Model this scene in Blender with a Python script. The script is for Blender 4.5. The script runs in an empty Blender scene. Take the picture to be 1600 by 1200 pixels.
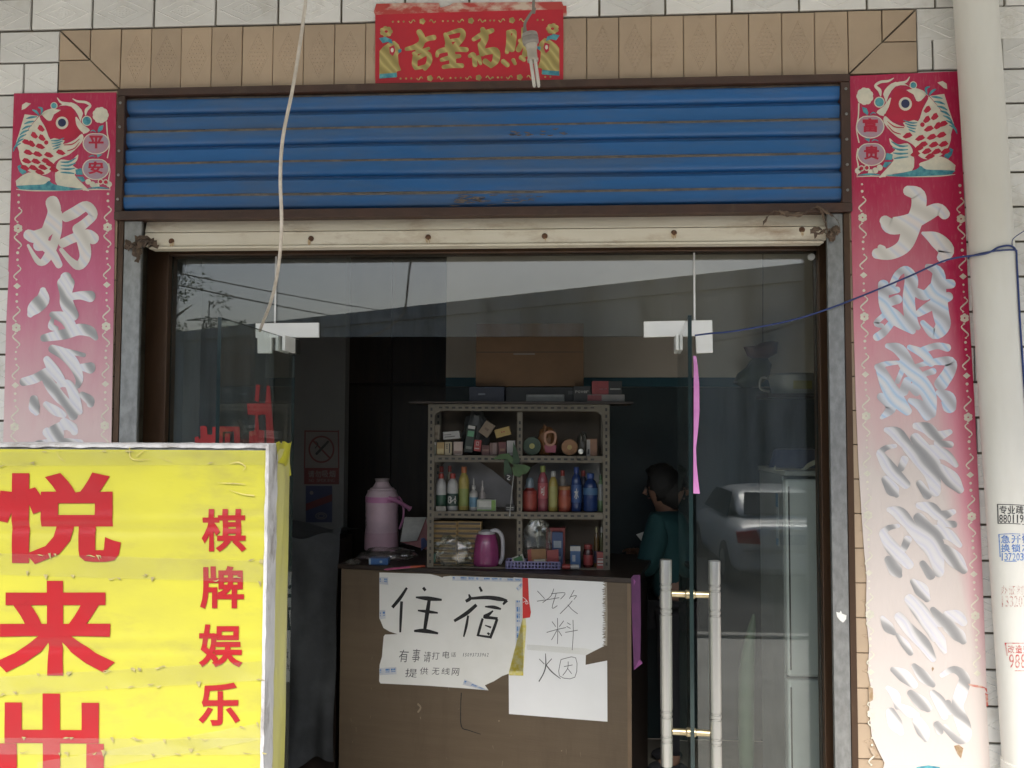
import bpy, bmesh, math, random
from mathutils import Vector, Matrix, noise
random.seed(7)
R = math.radians
scene = bpy.context.scene
COL = scene.collection

# ------------------------------------------------------------ camera
CAM = Vector((0.0, -3.208, 1.65))
YAW, PITCH, ROLL = 0.0594, 0.0507, 0.0036
FOC = 1340.0                                   # focal length in pixels of the 1600 px wide photograph
fw = Vector((-math.sin(YAW)*math.cos(PITCH), math.cos(YAW)*math.cos(PITCH), math.sin(PITCH)))
rt0 = Vector((math.cos(YAW), math.sin(YAW), 0))
up0 = rt0.cross(fw)
rt = math.cos(ROLL)*rt0 + math.sin(ROLL)*up0
up = -math.sin(ROLL)*rt0 + math.cos(ROLL)*up0
cam_data = bpy.data.cameras.new('camera')
cam_data.sensor_width = 36.0
cam_data.lens = FOC/1600*36
cam_data.clip_start = 0.05
cam_data.clip_end = 2000
cam = bpy.data.objects.new('camera', cam_data)
m3 = Matrix((rt, up, -fw)).transposed()
cam.matrix_world = Matrix.Translation(CAM) @ m3.to_4x4()
COL.objects.link(cam)
scene.camera = cam

# ------------------------------------------------------------ sky, sun, exposure
SUN_EL, SUN_AZ = R(47), R(176)                 # behind the camera, a little to the left
world = bpy.data.worlds.new('World')
scene.world = world
world.use_nodes = True
wn, wl = world.node_tree.nodes, world.node_tree.links
sky = wn.new('ShaderNodeTexSky')
sky.sky_type = 'NISHITA'
sky.sun_disc = False
sky.sun_elevation = SUN_EL
sky.sun_rotation = SUN_AZ
sky.air_density = 1.0
sky.dust_density = 3.0
sky.ozone_density = 1.2
bgn = wn['Background']
bgn.inputs['Strength'].default_value = 0.05
wl.new(sky.outputs['Color'], bgn.inputs['Color'])
sun_d = bpy.data.lights.new('sun', 'SUN')
sun_d.energy = 1.5
sun_d.angle = R(40)
sun_d.color = (1.0, 0.96, 0.9)
sun = bpy.data.objects.new('sun', sun_d)
sd = Vector((math.sin(SUN_AZ)*math.cos(SUN_EL), math.cos(SUN_AZ)*math.cos(SUN_EL), math.sin(SUN_EL)))
sun.rotation_euler = sd.to_track_quat('Z', 'Y').to_euler()
sun.location = sd*30
COL.objects.link(sun)
vs = scene.view_settings
vs.view_transform = 'Standard'
vs.look = 'None'
vs.gamma = 1.0
vs.use_curve_mapping = False
vs.exposure = 2.5
scene.render.engine = 'CYCLES'
cy = scene.cycles
cy.max_bounces = 14
cy.diffuse_bounces = 6
cy.glossy_bounces = 6
cy.transmission_bounces = 8
cy.transparent_max_bounces = 32
cy.caustics_reflective = False
cy.caustics_refractive = False
cy.sample_clamp_indirect = 6.0
try:
    cy.use_denoising = True
    cy.denoiser = 'OPENIMAGEDENOISE'
except Exception:
    pass

# ------------------------------------------------------------ pixel of the photograph -> point in the place
def ray(px, py):
    return fw + ((px-800)/FOC)*rt - ((py-600)/FOC)*up

def at(px, py, Y):
    """the point of depth plane y = Y that the photograph shows at (px, py)"""
    d = ray(px, py)
    return CAM + d*((Y-CAM.y)/d.y)

def at_z(px, py, Z):
    d = ray(px, py)
    return CAM + d*((Z-CAM.z)/d.z)

class Plane:
    """a flat surface: origin, right, up, and the normal towards the viewer"""
    def __init__(s, O, u, n):
        s.O, s.u, s.n = Vector(O), Vector(u).normalized(), Vector(n).normalized()
        s.v = s.n.cross(s.u)
        if s.v.z < 0: s.v = -s.v
    def px(s, x, y):
        d = ray(x, y)
        t = (s.O-CAM).dot(s.n)/d.dot(s.n)
        p = CAM+d*t-s.O
        return p.dot(s.u), p.dot(s.v)
    def scale(s, x, y):
        d = ray(x, y)
        return (s.O-CAM).dot(s.n)/d.dot(s.n)/FOC
    def pt(s, a, b, h=0.0):
        return s.O + a*s.u + b*s.v + h*s.n

# ------------------------------------------------------------ object helpers
def tag(o, label=None, cat=None, group=None, kind=None):
    if label: o['label'] = label
    if cat: o['category'] = cat
    if group: o['group'] = group
    if kind: o['kind'] = kind
    return o

def thing(name, label, cat, loc=(0, 0, 0), group=None, rz=0.0):
    o = bpy.data.objects.new(name, None)
    o.empty_display_size = 0.05
    COL.objects.link(o)
    o.location = loc
    o.rotation_euler = (0, 0, rz)
    return tag(o, label, cat, group)

def copy_tree(o, parent=None):
    c = o.copy()
    COL.objects.link(c)
    c.parent = parent
    for ch in [k for k in ALL if k.parent == o]:
        copy_tree(ch, c)
    ALL.append(c)
    return c
ALL = []

class MB:
    """collects shapes in place coordinates; build() links them as one mesh object"""
    def __init__(s):
        s.v, s.f, s.mi = [], [], []
    def add(s, verts, faces, mi=0):
        n = len(s.v)
        s.v += [tuple(p) for p in verts]
        s.f += [tuple(i+n for i in f) for f in faces]
        s.mi += [mi]*len(faces)
        return s
    def box(s, x0, x1, y0, y1, z0, z1, mi=0):
        V = [(x, y, z) for x in (x0, x1) for y in (y0, y1) for z in (z0, z1)]
        return s.add(V, [(0, 1, 3, 2), (4, 6, 7, 5), (0, 4, 5, 1), (2, 3, 7, 6), (0, 2, 6, 4), (1, 5, 7, 3)], mi)
    def obox(s, c, ux, uy, uz, sx, sy, sz, mi=0):
        """box of half sizes sx, sy, sz about c along unit axes"""
        c, ux, uy, uz = Vector(c), Vector(ux), Vector(uy), Vector(uz)
        V = [c+ux*(sx*a)+uy*(sy*b)+uz*(sz*d) for a in (-1, 1) for b in (-1, 1) for d in (-1, 1)]
        return s.add(V, [(0, 1, 3, 2), (4, 6, 7, 5), (0, 4, 5, 1), (2, 3, 7, 6), (0, 2, 6, 4), (1, 5, 7, 3)], mi)
    def prism(s, pts, off, mi=0):
        """polygon of 3-D points pushed along vector off (off points away from the viewer)"""
        off = Vector(off)
        n = len(pts)
        V = [Vector(p) for p in pts]+[Vector(p)+off for p in pts]
        F = [tuple(range(n)), tuple(range(2*n-1, n-1, -1))]
        F += [(i, i+n, (i+1) % n+n, (i+1) % n) for i in range(n)]
        return s.add(V, F, mi)
    def tube(s, path, r, seg=8, mi=0, cap=True):
        P = [Vector(p) for p in path]
        n = len(P)
        rr = r if isinstance(r, (list, tuple)) else [r]*n
        V, F = [], []
        ref = None
        for i, p in enumerate(P):
            t = (P[min(i+1, n-1)]-P[max(i-1, 0)]).normalized()
            if ref is None:
                ref = Vector((0, 0, 1)) if abs(t.z) < .9 else Vector((1, 0, 0))
            a = t.cross(ref)
            if a.length < 1e-6: a = t.orthogonal()
            a.normalize()
            b = a.cross(t).normalized()
            ref = b
            for k in range(seg):
                q = 2*math.pi*k/seg
                V.append(p+(a*math.cos(q)+b*math.sin(q))*rr[i])
        for i in range(n-1):
            for k in range(seg):
                F.append((i*seg+k, i*seg+(k+1) % seg, (i+1)*seg+(k+1) % seg, (i+1)*seg+k))
        if cap:
            F.append(tuple(range(seg-1, -1, -1)))
            F.append(tuple((n-1)*seg+k for k in range(seg)))
        return s.add(V, F, mi)
    def lathe(s, prof, c=(0, 0, 0), seg=20, mi=0, axis='Z'):
        """prof: (radius, height) list"""
        c = Vector(c)
        V, F = [], []
        n = len(prof)
        for r, h in prof:
            for k in range(seg):
                q = 2*math.pi*k/seg
                p = (r*math.cos(q), r*math.sin(q), h)
                if axis == 'Y': p = (p[0], p[2], p[1])
                if axis == 'X': p = (p[2], p[0], p[1])
                V.append(c+Vector(p))
        for i in range(n-1):
            for k in range(seg):
                F.append((i*seg+k, i*seg+(k+1) % seg, (i+1)*seg+(k+1) % seg, (i+1)*seg+k))
        F.append(tuple(range(seg-1, -1, -1)))
        F.append(tuple((n-1)*seg+k for k in range(seg)))
        return s.add(V, F, mi)
    def build(s, name, mats, parent=None, smooth=False, bevel=0.0, fix=True):
        me = bpy.data.meshes.new(name)
        off = Vector(parent.matrix_basis.translation) if parent is not None else Vector((0, 0, 0))
        p = parent
        while p is not None and p.parent is not None:
            p = p.parent
            off += Vector(p.matrix_basis.translation)
        me.from_pydata([tuple(Vector(v)-off) for v in s.v], [], s.f)
        if not isinstance(mats, (list, tuple)): mats = [mats]
        for m in mats: me.materials.append(m)
        me.polygons.foreach_set('material_index', s.mi)
        if fix:
            bm = bmesh.new(); bm.from_mesh(me)
            bmesh.ops.recalc_face_normals(bm, faces=bm.faces)
            bm.to_mesh(me); bm.free()
        if smooth:
            me.polygons.foreach_set('use_smooth', [True]*len(me.polygons))
            try: me.set_sharp_from_angle(angle=R(38))
            except Exception: pass
        me.update()
        o = bpy.data.objects.new(name, me)
        COL.objects.link(o)
        o.parent = parent
        if bevel > 0:
            b = o.modifiers.new('edge', 'BEVEL')
            b.width = bevel; b.segments = 2; b.limit_method = 'ANGLE'; b.angle_limit = R(40)
            b.harden_normals = False
        ALL.append(o)
        return o

def catmull(P, k=5):
    """smooth a list of tuples through its points"""
    n = len(P)
    if n < 3:
        out = []
        for i in range(n-1):
            for j in range(k):
                t = j/k
                out.append(tuple(a+(b-a)*t for a, b in zip(P[i], P[i+1])))
        out.append(tuple(P[-1]))
        return out
    out = []
    for i in range(n-1):
        p0, p1, p2, p3 = P[max(i-1, 0)], P[i], P[i+1], P[min(i+2, n-1)]
        for j in range(k):
            t = j/k
            out.append(tuple(0.5*((2*b)+(-a+c)*t+(2*a-5*b+4*c-d)*t*t+(-a+3*b-3*c+d)*t*t*t) for a, b, c, d in zip(p0, p1, p2, p3)))
    out.append(tuple(P[-1]))
    return out

_lift = [0]
def stroke(mb, pl, pts, h=0.0010, k=5, mi=0, rnd=True, zoom=(0, 0, 1), wmul=1.0):
    """a brush stroke lying on plane pl; pts = (x, y, width) in pixels of a zoomed crop whose origin and scale zoom gives"""
    ox, oy, sc = zoom
    P = []
    for p in catmull([tuple(map(float, q)) for q in pts], k):
        x, y, w = ox+p[0]/sc, oy+p[1]/sc, max(p[2], .3)/sc*wmul
        a, b = pl.px(x, y)
        P.append((a, b, w*pl.scale(x, y)*0.5))
    _lift[0] = (_lift[0]+1) % 11
    h = h+_lift[0]*0.00007
    n = len(P)
    L, Rr = [], []
    dirs = []
    for i in range(n):
        dx = P[min(i+1, n-1)][0]-P[max(i-1, 0)][0]
        dy = P[min(i+1, n-1)][1]-P[max(i-1, 0)][1]
        l = math.hypot(dx, dy) or 1e-9
        dirs.append((dx/l, dy/l))
    ring = []
    if rnd:
        a, b, w = P[0]; dx, dy = dirs[0]
        head = [(a-dx*w*.8*math.cos(q)-(-dy)*w*math.sin(q)*-1, b-dy*w*.8*math.cos(q)-dx*w*math.sin(q)*-1) for q in (-.9, -.45, 0, .45, .9)]
    V, F = [], []
    for i in range(n):
        a, b, w = P[i]; dx, dy = dirs[i]
        V.append(pl.pt(a-dy*w, b+dx*w, h)); V.append(pl.pt(a+dy*w, b-dx*w, h))
    for i in range(n-1):
        F.append((2*i, 2*i+1, 2*i+3, 2*i+2))
    if rnd:
        for end in (0, n-1):
            a, b, w = P[end]; dx, dy = dirs[end]
            sg = -1 if end == 0 else 1
            base = len(V)
            fan = []
            for q in (-60, -30, 0, 30, 60):
                c, s_ = math.cos(R(q)), math.sin(R(q))
                V.append(pl.pt(a+sg*dx*w*c*.9-dy*w*s_, b+sg*dy*w*c*.9+dx*w*s_, h)); fan.append(len(V)-1)
            e0, e1 = 2*end, 2*end+1
            F.append(tuple([e1]+fan+[e0]))
    mb.add(V, F, mi)

def flat_poly(mb, pl, pts, h=0.0008, mi=0, zoom=(0, 0, 1), thick=0.0):
    ox, oy, sc = zoom
    V = [pl.pt(*pl.px(ox+x/sc, oy+y/sc), h) for x, y in pts]
    if thick > 0:
        mb.prism(V, -pl.n*thick, mi)
    else:
        mb.add(V, [tuple(range(len(V)))], mi)

def disc(mb, pl, x, y, r, h=0.0009, mi=0, zoom=(0, 0, 1), n=18, ry=None):
    ry = r if ry is None else ry
    flat_poly(mb, pl, [(x+r*math.cos(2*math.pi*i/n), y+ry*math.sin(2*math.pi*i/n)) for i in range(n)], h, mi, zoom)

_gl = {}
def glyph(ch, bold=0.0):
    key = (ch, bold)
    if key in _gl: return _gl[key]
    cu = bpy.data.curves.new('glyph', 'FONT')
    cu.body = ch
    cu.size = 1.0
    cu.resolution_u = 3
    cu.fill_mode = 'FRONT'
    ob = bpy.data.objects.new('glyph', cu)
    COL.objects.link(ob)
    bpy.context.view_layer.update()
    me = bpy.data.meshes.new_from_object(ob.evaluated_get(bpy.context.evaluated_depsgraph_get()))
    vs_ = [(v.co.x, v.co.y) for v in me.vertices]
    fs_ = [tuple(p.vertices) for p in me.polygons]
    bpy.data.objects.remove(ob); bpy.data.curves.remove(cu); bpy.data.meshes.remove(me)
    if not vs_:
        vs_, fs_ = [(0, 0), (1, 0), (1, 1)], [(0, 1, 2)]
    if bold:
        # thicken: push the outline outwards by bold em
        cnt = {}
        for f in fs_:
            for i in range(len(f)):
                e = (f[i], f[(i+1) % len(f)]); k = tuple(sorted(e))
                cnt[k] = None if k in cnt else e
        key_ = lambda i: (round(vs_[i][0], 5), round(vs_[i][1], 5))
        pos = {}
        for e in cnt.values():
            if e is None: continue
            a, c = vs_[e[0]], vs_[e[1]]
            l = math.hypot(c[0]-a[0], c[1]-a[1])
            if l < 1e-6: continue
            nrm = ((c[1]-a[1])/l, -(c[0]-a[0])/l)
            for i in e: pos.setdefault(key_(i), []).append(nrm)
        vs_ = list(vs_); fs_ = list(fs_); made = {}
        def outv(i):
            k = key_(i)
            if k not in made:
                ns = pos[k]; sx, sy = sum(n[0] for n in ns), sum(n[1] for n in ns)
                l = math.hypot(sx, sy) or 1
                sx, sy = sx/l, sy/l
                c_ = max(.55, min(1, sum(n[0]*sx+n[1]*sy for n in ns)/len(ns)))
                vs_.append((vs_[i][0]+sx*bold/c_, vs_[i][1]+sy*bold/c_)); made[k] = len(vs_)-1
            return made[k]
        for e in list(cnt.values()):
            if e is None or key_(e[0]) not in pos or key_(e[1]) not in pos or key_(e[0]) == key_(e[1]): continue
            fs_.append((e[0], outv(e[0]), outv(e[1]), e[1]))
    xs = [v[0] for v in vs_]; ys = [v[1] for v in vs_]
    w, hh = max(xs)-min(xs) or 1, max(ys)-min(ys) or 1
    g = ([((x-min(xs))/w, (y-min(ys))/hh) for x, y in vs_], fs_, w/hh)
    _gl[key] = g
    return g

def letter(mb, pl, ch, x0, y0, x1, y1, h=0.0010, bold=0.0, mi=0, zoom=(0, 0, 1), shear=0.0, tilt=0.0):
    """print the character ch into the pixel box x0..x1, y0..y1"""
    if ch == ' ': return
    ox, oy, sc = zoom
    vs_, fs_, asp = glyph(ch, bold)
    if ch in '1Il': x0, x1 = x0+(x1-x0)*.32, x0+(x1-x0)*.68
    V = []
    for u, v in vs_:
        x = x0+(x1-x0)*u+shear*(v-.5)*(y1-y0)
        y = y1+(y0-y1)*v+tilt*(u-.5)*(x1-x0)
        V.append(pl.pt(*pl.px(ox+x/sc, oy+y/sc), h))
    mb.add(V, fs_, mi)

def text_row(mb, pl, s, x0, y0, x1, y1, h=0.001, bold=0.0, mi=0, zoom=(0, 0, 1), gap=0.15, **k):
    n = len(s)
    w = (x1-x0)/n
    for i, ch in enumerate(s):
        letter(mb, pl, ch, x0+i*w+w*gap/2, y0, x0+(i+1)*w-w*gap/2, y1, h, bold, mi, zoom, **k)
# ------------------------------------------------------------ materials
def mat(name, base, rough=.55, metal=0.0, base2=None, nscale=7.0, lo=.38, hi=.62, bump=0.0, bscale=60.0, dirt=None, dscale=3.0,
        dlo=.55, dhi=.7, damt=.8, spec=.5, rand=0.0, stretch=(1, 1, 1), dstretch=None, rvar=0.0, trans=0.0, alpha=1.0, coat=0.0, sheen=0.0):
    m = bpy.data.materials.new(name)
    m.use_nodes = True
    nt = m.node_tree
    N, L = nt.nodes, nt.links
    b = N['Principled BSDF']
    b.inputs['Roughness'].default_value = rough
    b.inputs['Metallic'].default_value = metal
    b.inputs['Specular IOR Level'].default_value = spec
    b.inputs['Transmission Weight'].default_value = trans
    b.inputs['Alpha'].default_value = alpha
    b.inputs['Coat Weight'].default_value = coat
    b.inputs['Sheen Weight'].default_value = sheen
    geo = N.new('ShaderNodeNewGeometry')
    def coords(st):
        mp = N.new('ShaderNodeMapping')
        mp.inputs['Scale'].default_value = st
        L.new(geo.outputs['Position'], mp.inputs['Vector'])
        return mp.outputs['Vector']
    def noise_(sc, st, det=6, ro=.6):
        n = N.new('ShaderNodeTexNoise')
        n.inputs['Scale'].default_value = sc
        n.inputs['Detail'].default_value = det
        n.inputs['Roughness'].default_value = ro
        L.new(coords(st), n.inputs['Vector'])
        return n.outputs['Fac']
    def ramp(src, a, c):
        r = N.new('ShaderNodeMapRange')
        r.inputs['From Min'].default_value = a
        r.inputs['From Max'].default_value = c
        L.new(src, r.inputs['Value'])
        return r.outputs['Result']
    def mix(fac, a, c, scale=1.0):
        x = N.new('ShaderNodeMix'); x.data_type = 'RGBA'
        if scale != 1.0:
            mm = N.new('ShaderNodeMath'); mm.operation = 'MULTIPLY'; mm.inputs[1].default_value = scale
            L.new(fac, mm.inputs[0]); fac = mm.outputs[0]
        L.new(fac, x.inputs['Factor'])
        for i, v in ((6, a), (7, c)):
            if isinstance(v, tuple): x.inputs[i].default_value = (*v[:3], 1)
            else: L.new(v, x.inputs[i])
        return x.outputs[2]
    if base2 is None:
        base2 = tuple(c*.82 for c in base)
    colr = mix(ramp(noise_(nscale, stretch), lo, hi), base, base2)
    if dirt:
        colr = mix(ramp(noise_(dscale, dstretch or stretch, 10, .68), dlo, dhi), colr, dirt, damt)
    if rand:
        oi = N.new('ShaderNodeObjectInfo')
        mr = N.new('ShaderNodeMapRange')
        mr.inputs['To Min'].default_value = 1-rand; mr.inputs['To Max'].default_value = 1+rand
        L.new(oi.outputs['Random'], mr.inputs['Value'])
        hs = N.new('ShaderNodeHueSaturation')
        L.new(mr.outputs['Result'], hs.inputs['Value'])
        L.new(colr, hs.inputs['Color'])
        colr = hs.outputs['Color']
    L.new(colr, b.inputs['Base Color'])
    if rvar:
        rr = N.new('ShaderNodeMapRange')
        rr.inputs['To Min'].default_value = max(rough-rvar, .03); rr.inputs['To Max'].default_value = min(rough+rvar, 1)
        L.new(noise_(nscale*2.3, stretch), rr.inputs['Value'])
        L.new(rr.outputs['Result'], b.inputs['Roughness'])
    if bump:
        bp = N.new('ShaderNodeBump')
        bp.inputs['Strength'].default_value = min(bump, 1)
        bp.inputs['Distance'].default_value = .004
        L.new(noise_(bscale, stretch, 5), bp.inputs['Height'])
        L.new(bp.outputs['Normal'], b.inputs['Normal'])
    return m

def glass_mat(name, tint=(.9, .93, .91), f0=.043, rough=0.0, haze=0.0):
    """a pane face: clear with the mirror share of Fresnel's law (per face)"""
    m = bpy.data.materials.new(name)
    m.use_nodes = True
    N, L = m.node_tree.nodes, m.node_tree.links
    N.clear()
    out = N.new('ShaderNodeOutputMaterial')
    tr = N.new('ShaderNodeBsdfTransparent'); tr.inputs['Color'].default_value = (*tint, 1)
    gl = N.new('ShaderNodeBsdfGlossy'); gl.inputs['Roughness'].default_value = rough; gl.inputs['Color'].default_value = (1, 1, 1, 1)
    geo = N.new('ShaderNodeNewGeometry')
    dp = N.new('ShaderNodeVectorMath'); dp.operation = 'DOT_PRODUCT'
    L.new(geo.outputs['Normal'], dp.inputs[0]); L.new(geo.outputs['Incoming'], dp.inputs[1])
    ab = N.new('ShaderNodeMath'); ab.operation = 'ABSOLUTE'; L.new(dp.outputs['Value'], ab.inputs[0])
    om = N.new('ShaderNodeMath'); om.operation = 'SUBTRACT'; om.inputs[0].default_value = 1; L.new(ab.outputs[0], om.inputs[1])
    pw = N.new('ShaderNodeMath'); pw.operation = 'POWER'; pw.inputs[1].default_value = 5; L.new(om.outputs[0], pw.inputs[0])
    mu = N.new('ShaderNodeMath'); mu.operation = 'MULTIPLY_ADD'; mu.inputs[1].default_value = 1-f0; mu.inputs[2].default_value = f0
    L.new(pw.outputs[0], mu.inputs[0])
    mx = N.new('ShaderNodeMixShader')
    L.new(mu.outputs[0], mx.inputs[0]); L.new(tr.outputs[0], mx.inputs[1]); L.new(gl.outputs[0], mx.inputs[2])
    last = mx.outputs[0]
    if haze:
        df = N.new('ShaderNodeBsdfDiffuse'); df.inputs['Color'].default_value = (.7, .7, .66, 1)
        ns = N.new('ShaderNodeTexNoise'); ns.inputs['Scale'].default_value = 9; ns.inputs['Detail'].default_value = 8
        L.new(geo.outputs['Position'], ns.inputs['Vector'])
        mr = N.new('ShaderNodeMapRange'); mr.inputs['From Min'].default_value = .4; mr.inputs['From Max'].default_value = .8
        mr.inputs['To Min'].default_value = haze*.4; mr.inputs['To Max'].default_value = haze
        L.new(ns.outputs['Fac'], mr.inputs['Value'])
        m2 = N.new('ShaderNodeMixShader')
        L.new(mr.outputs['Result'], m2.inputs[0]); L.new(last, m2.inputs[1]); L.new(df.outputs[0], m2.inputs[2])
        last = m2.outputs[0]
    L.new(last, out.inputs['Surface'])
    return m

def foil_mat(name, tones, metal=.3, scale=9.0):
    """diffraction foil: metal with diagonal bands of sheen painted into its colour, shallow rolled waves, and a faint rainbow of its own"""
    m = bpy.data.materials.new(name)
    m.use_nodes = True
    N, L = m.node_tree.nodes, m.node_tree.links
    b = N['Principled BSDF']
    b.inputs['Metallic'].default_value = metal
    b.inputs['Roughness'].default_value = .34
    geo = N.new('ShaderNodeNewGeometry')
    mp = N.new('ShaderNodeMapping')
    mp.inputs['Rotation'].default_value = (0, R(42), 0)
    L.new(geo.outputs['Position'], mp.inputs['Vector'])
    wv = N.new('ShaderNodeTexWave')
    wv.bands_direction = 'X'
    wv.inputs['Scale'].default_value = scale
    wv.inputs['Distortion'].default_value = 2.6
    wv.inputs['Detail'].default_value = 1.2
    wv.inputs['Detail Scale'].default_value = 1.6
    L.new(mp.outputs['Vector'], wv.inputs['Vector'])
    cr = N.new('ShaderNodeValToRGB')  # dark and bright bands of the foil's sheen, put into the base colour
    el = cr.color_ramp.elements
    while len(el) < len(tones): el.new(.5)
    for i, (p, c) in enumerate(tones):
        el[i].position = p; el[i].color = (*c, 1)
    L.new(wv.outputs['Fac'], cr.inputs['Fac'])
    ns = N.new('ShaderNodeTexNoise'); ns.inputs['Scale'].default_value = 60; ns.inputs['Detail'].default_value = 6
    L.new(geo.outputs['Position'], ns.inputs['Vector'])
    bp = N.new('ShaderNodeBump'); bp.inputs['Strength'].default_value = .07; bp.inputs['Distance'].default_value = .012
    L.new(wv.outputs['Fac'], bp.inputs['Height'])
    b2 = N.new('ShaderNodeBump'); b2.inputs['Strength'].default_value = .4; b2.inputs['Distance'].default_value = .002
    L.new(ns.outputs['Fac'], b2.inputs['Height']); L.new(bp.outputs['Normal'], b2.inputs['Normal'])
    L.new(b2.outputs['Normal'], b.inputs['Normal'])
    L.new(cr.outputs['Color'], b.inputs['Base Color'])
    return m

def faded_paper(name, top, mid, low, z0, z1, x0, x1, edge_keep):
    """red printed paper that years of light bleached from the bottom up (edge_keep: the side strip that stayed red)"""
    m = bpy.data.materials.new(name)
    m.use_nodes = True
    N, L = m.node_tree.nodes, m.node_tree.links
    b = N['Principled BSDF']; b.inputs['Roughness'].default_value = .42
    geo = N.new('ShaderNodeNewGeometry')
    sp = N.new('ShaderNodeSeparateXYZ'); L.new(geo.outputs['Position'], sp.inputs[0])
    ns = N.new('ShaderNodeTexNoise'); ns.inputs['Scale'].default_value = 5; ns.inputs['Detail'].default_value = 8
    mp = N.new('ShaderNodeMapping'); mp.inputs['Scale'].default_value = (3, 1, .6)
    L.new(geo.outputs['Position'], mp.inputs['Vector']); L.new(mp.outputs[0], ns.inputs['Vector'])
    mr = N.new('ShaderNodeMapRange'); mr.inputs['From Min'].default_value = z0; mr.inputs['From Max'].default_value = z1
    mr.inputs['To Min'].default_value = 1; mr.inputs['To Max'].default_value = 0; mr.clamp = False
    L.new(sp.outputs['Z'], mr.inputs['Value'])
    ma = N.new('ShaderNodeMath'); ma.operation = 'MULTIPLY_ADD'; ma.inputs[1].default_value = .22
    L.new(ns.outputs['Fac'], ma.inputs[0]); L.new(mr.outputs[0], ma.inputs[2])
    last = ma.outputs[0]
    if edge_keep:
        me = N.new('ShaderNodeMapRange'); me.inputs['From Min'].default_value = x0; me.inputs['From Max'].default_value = x1
        me.inputs['To Min'].default_value = 0; me.inputs['To Max'].default_value = -edge_keep
        me.interpolation_type = 'SMOOTHSTEP'
        L.new(sp.outputs['X'], me.inputs['Value'])
        ad = N.new('ShaderNodeMath'); ad.operation = 'ADD'
        L.new(last, ad.inputs[0]); L.new(me.outputs[0], ad.inputs[1]); last = ad.outputs[0]
    su = N.new('ShaderNodeMath'); su.operation = 'SUBTRACT'; su.inputs[1].default_value = .11
    L.new(last, su.inputs[0])
    cr = N.new('ShaderNodeValToRGB')
    el = cr.color_ramp.elements
    el[0].position = 0.10; el[0].color = (*top, 1)
    el[1].position = 1.0; el[1].color = (*low, 1)
    e = el.new(.55); e.color = (*mid, 1)
    L.new(su.outputs[0], cr.inputs['Fac'])
    n2 = N.new('ShaderNodeTexNoise'); n2.inputs['Scale'].default_value = 45; n2.inputs['Detail'].default_value = 5
    L.new(mp.outputs[0], n2.inputs['Vector'])
    mr2 = N.new('ShaderNodeMapRange'); mr2.inputs['From Min'].default_value = .55; mr2.inputs['From Max'].default_value = .8
    mr2.inputs['To Max'].default_value = .12
    L.new(n2.outputs['Fac'], mr2.inputs['Value'])
    mx = N.new('ShaderNodeMix'); mx.data_type = 'RGBA'
    L.new(mr2.outputs[0], mx.inputs['Factor']); L.new(cr.outputs[0], mx.inputs[6]); mx.inputs[7].default_value = (*low, 1)
    L.new(mx.outputs[2], b.inputs['Base Color'])
    n3 = N.new('ShaderNodeTexNoise'); n3.inputs['Scale'].default_value = 14; n3.inputs['Detail'].default_value = 6
    L.new(mp.outputs[0], n3.inputs['Vector'])
    bp = N.new('ShaderNodeBump'); bp.inputs['Strength'].default_value = .35; bp.inputs['Distance'].default_value = .006
    L.new(n3.outputs['Fac'], bp.inputs['Height']); L.new(bp.outputs[0], b.inputs['Normal'])
    return m

def fibre_mat(name, col, thru):
    """milky glass fibre roofing sheet: part of the daylight comes through it"""
    m = bpy.data.materials.new(name)
    m.use_nodes = True
    N, L = m.node_tree.nodes, m.node_tree.links
    N.clear()
    out = N.new('ShaderNodeOutputMaterial')
    d = N.new('ShaderNodeBsdfDiffuse'); d.inputs['Color'].default_value = (*col, 1)
    t = N.new('ShaderNodeBsdfTranslucent'); t.inputs['Color'].default_value = (*col, 1)
    x = N.new('ShaderNodeMixShader'); x.inputs[0].default_value = thru
    L.new(d.outputs[0], x.inputs[1]); L.new(t.outputs[0], x.inputs[2]); L.new(x.outputs[0], out.inputs['Surface'])
    return m

M = {}
M['white_tile'] = mat('white_tile', (.73, .725, .70), .22, base2=(.67, .66, .63), nscale=2.2, bump=.12, bscale=18, dirt=(.36, .32, .25), dscale=5, dlo=.54, dhi=.78, damt=.6, rand=.10, rvar=.1)
M['tan_tile'] = mat('tan_tile', (.45, .34, .235), .3, base2=(.39, .295, .205), nscale=3, bump=.15, bscale=25, dirt=(.26, .18, .11), dscale=7, dlo=.60, dhi=.78, damt=.55, rand=.08)
M['grout'] = mat('grout', (.19, .17, .13), .95, base2=(.12, .105, .08), nscale=14, bump=.5, bscale=90)
M['brown_paint'] = mat('brown_paint', (.060, .028, .018), .45, base2=(.042, .021, .014), nscale=9, bump=.15, bscale=50, dirt=(.14, .09, .06), dscale=9, dlo=.58, dhi=.75, damt=.5)
M['blue_paint'] = mat('blue_paint', (.016, .115, .33), .42, base2=(.014, .098, .27), nscale=2.5, bump=.2, bscale=16, dirt=(.085, .11, .145), dscale=3.2, dlo=.44, dhi=.72, damt=.75, stretch=(.35, 1, 1.6))
M['ledge_dirt'] = mat('ledge_dirt', (.20, .165, .13), .9, base2=(.11, .10, .095), nscale=20, bump=.4, bscale=90)
M['cream_paint'] = mat('cream_paint', (.70, .65, .54), .4, base2=(.64, .58, .46), nscale=5, dirt=(.26, .14, .06), dscale=6, dlo=.54, dhi=.74, damt=.75, bump=.12, stretch=(.5, 1, 1.5))
M['rust'] = mat('rust', (.13, .062, .03), .85, base2=(.07, .035, .02), nscale=40, bump=.5)
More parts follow.
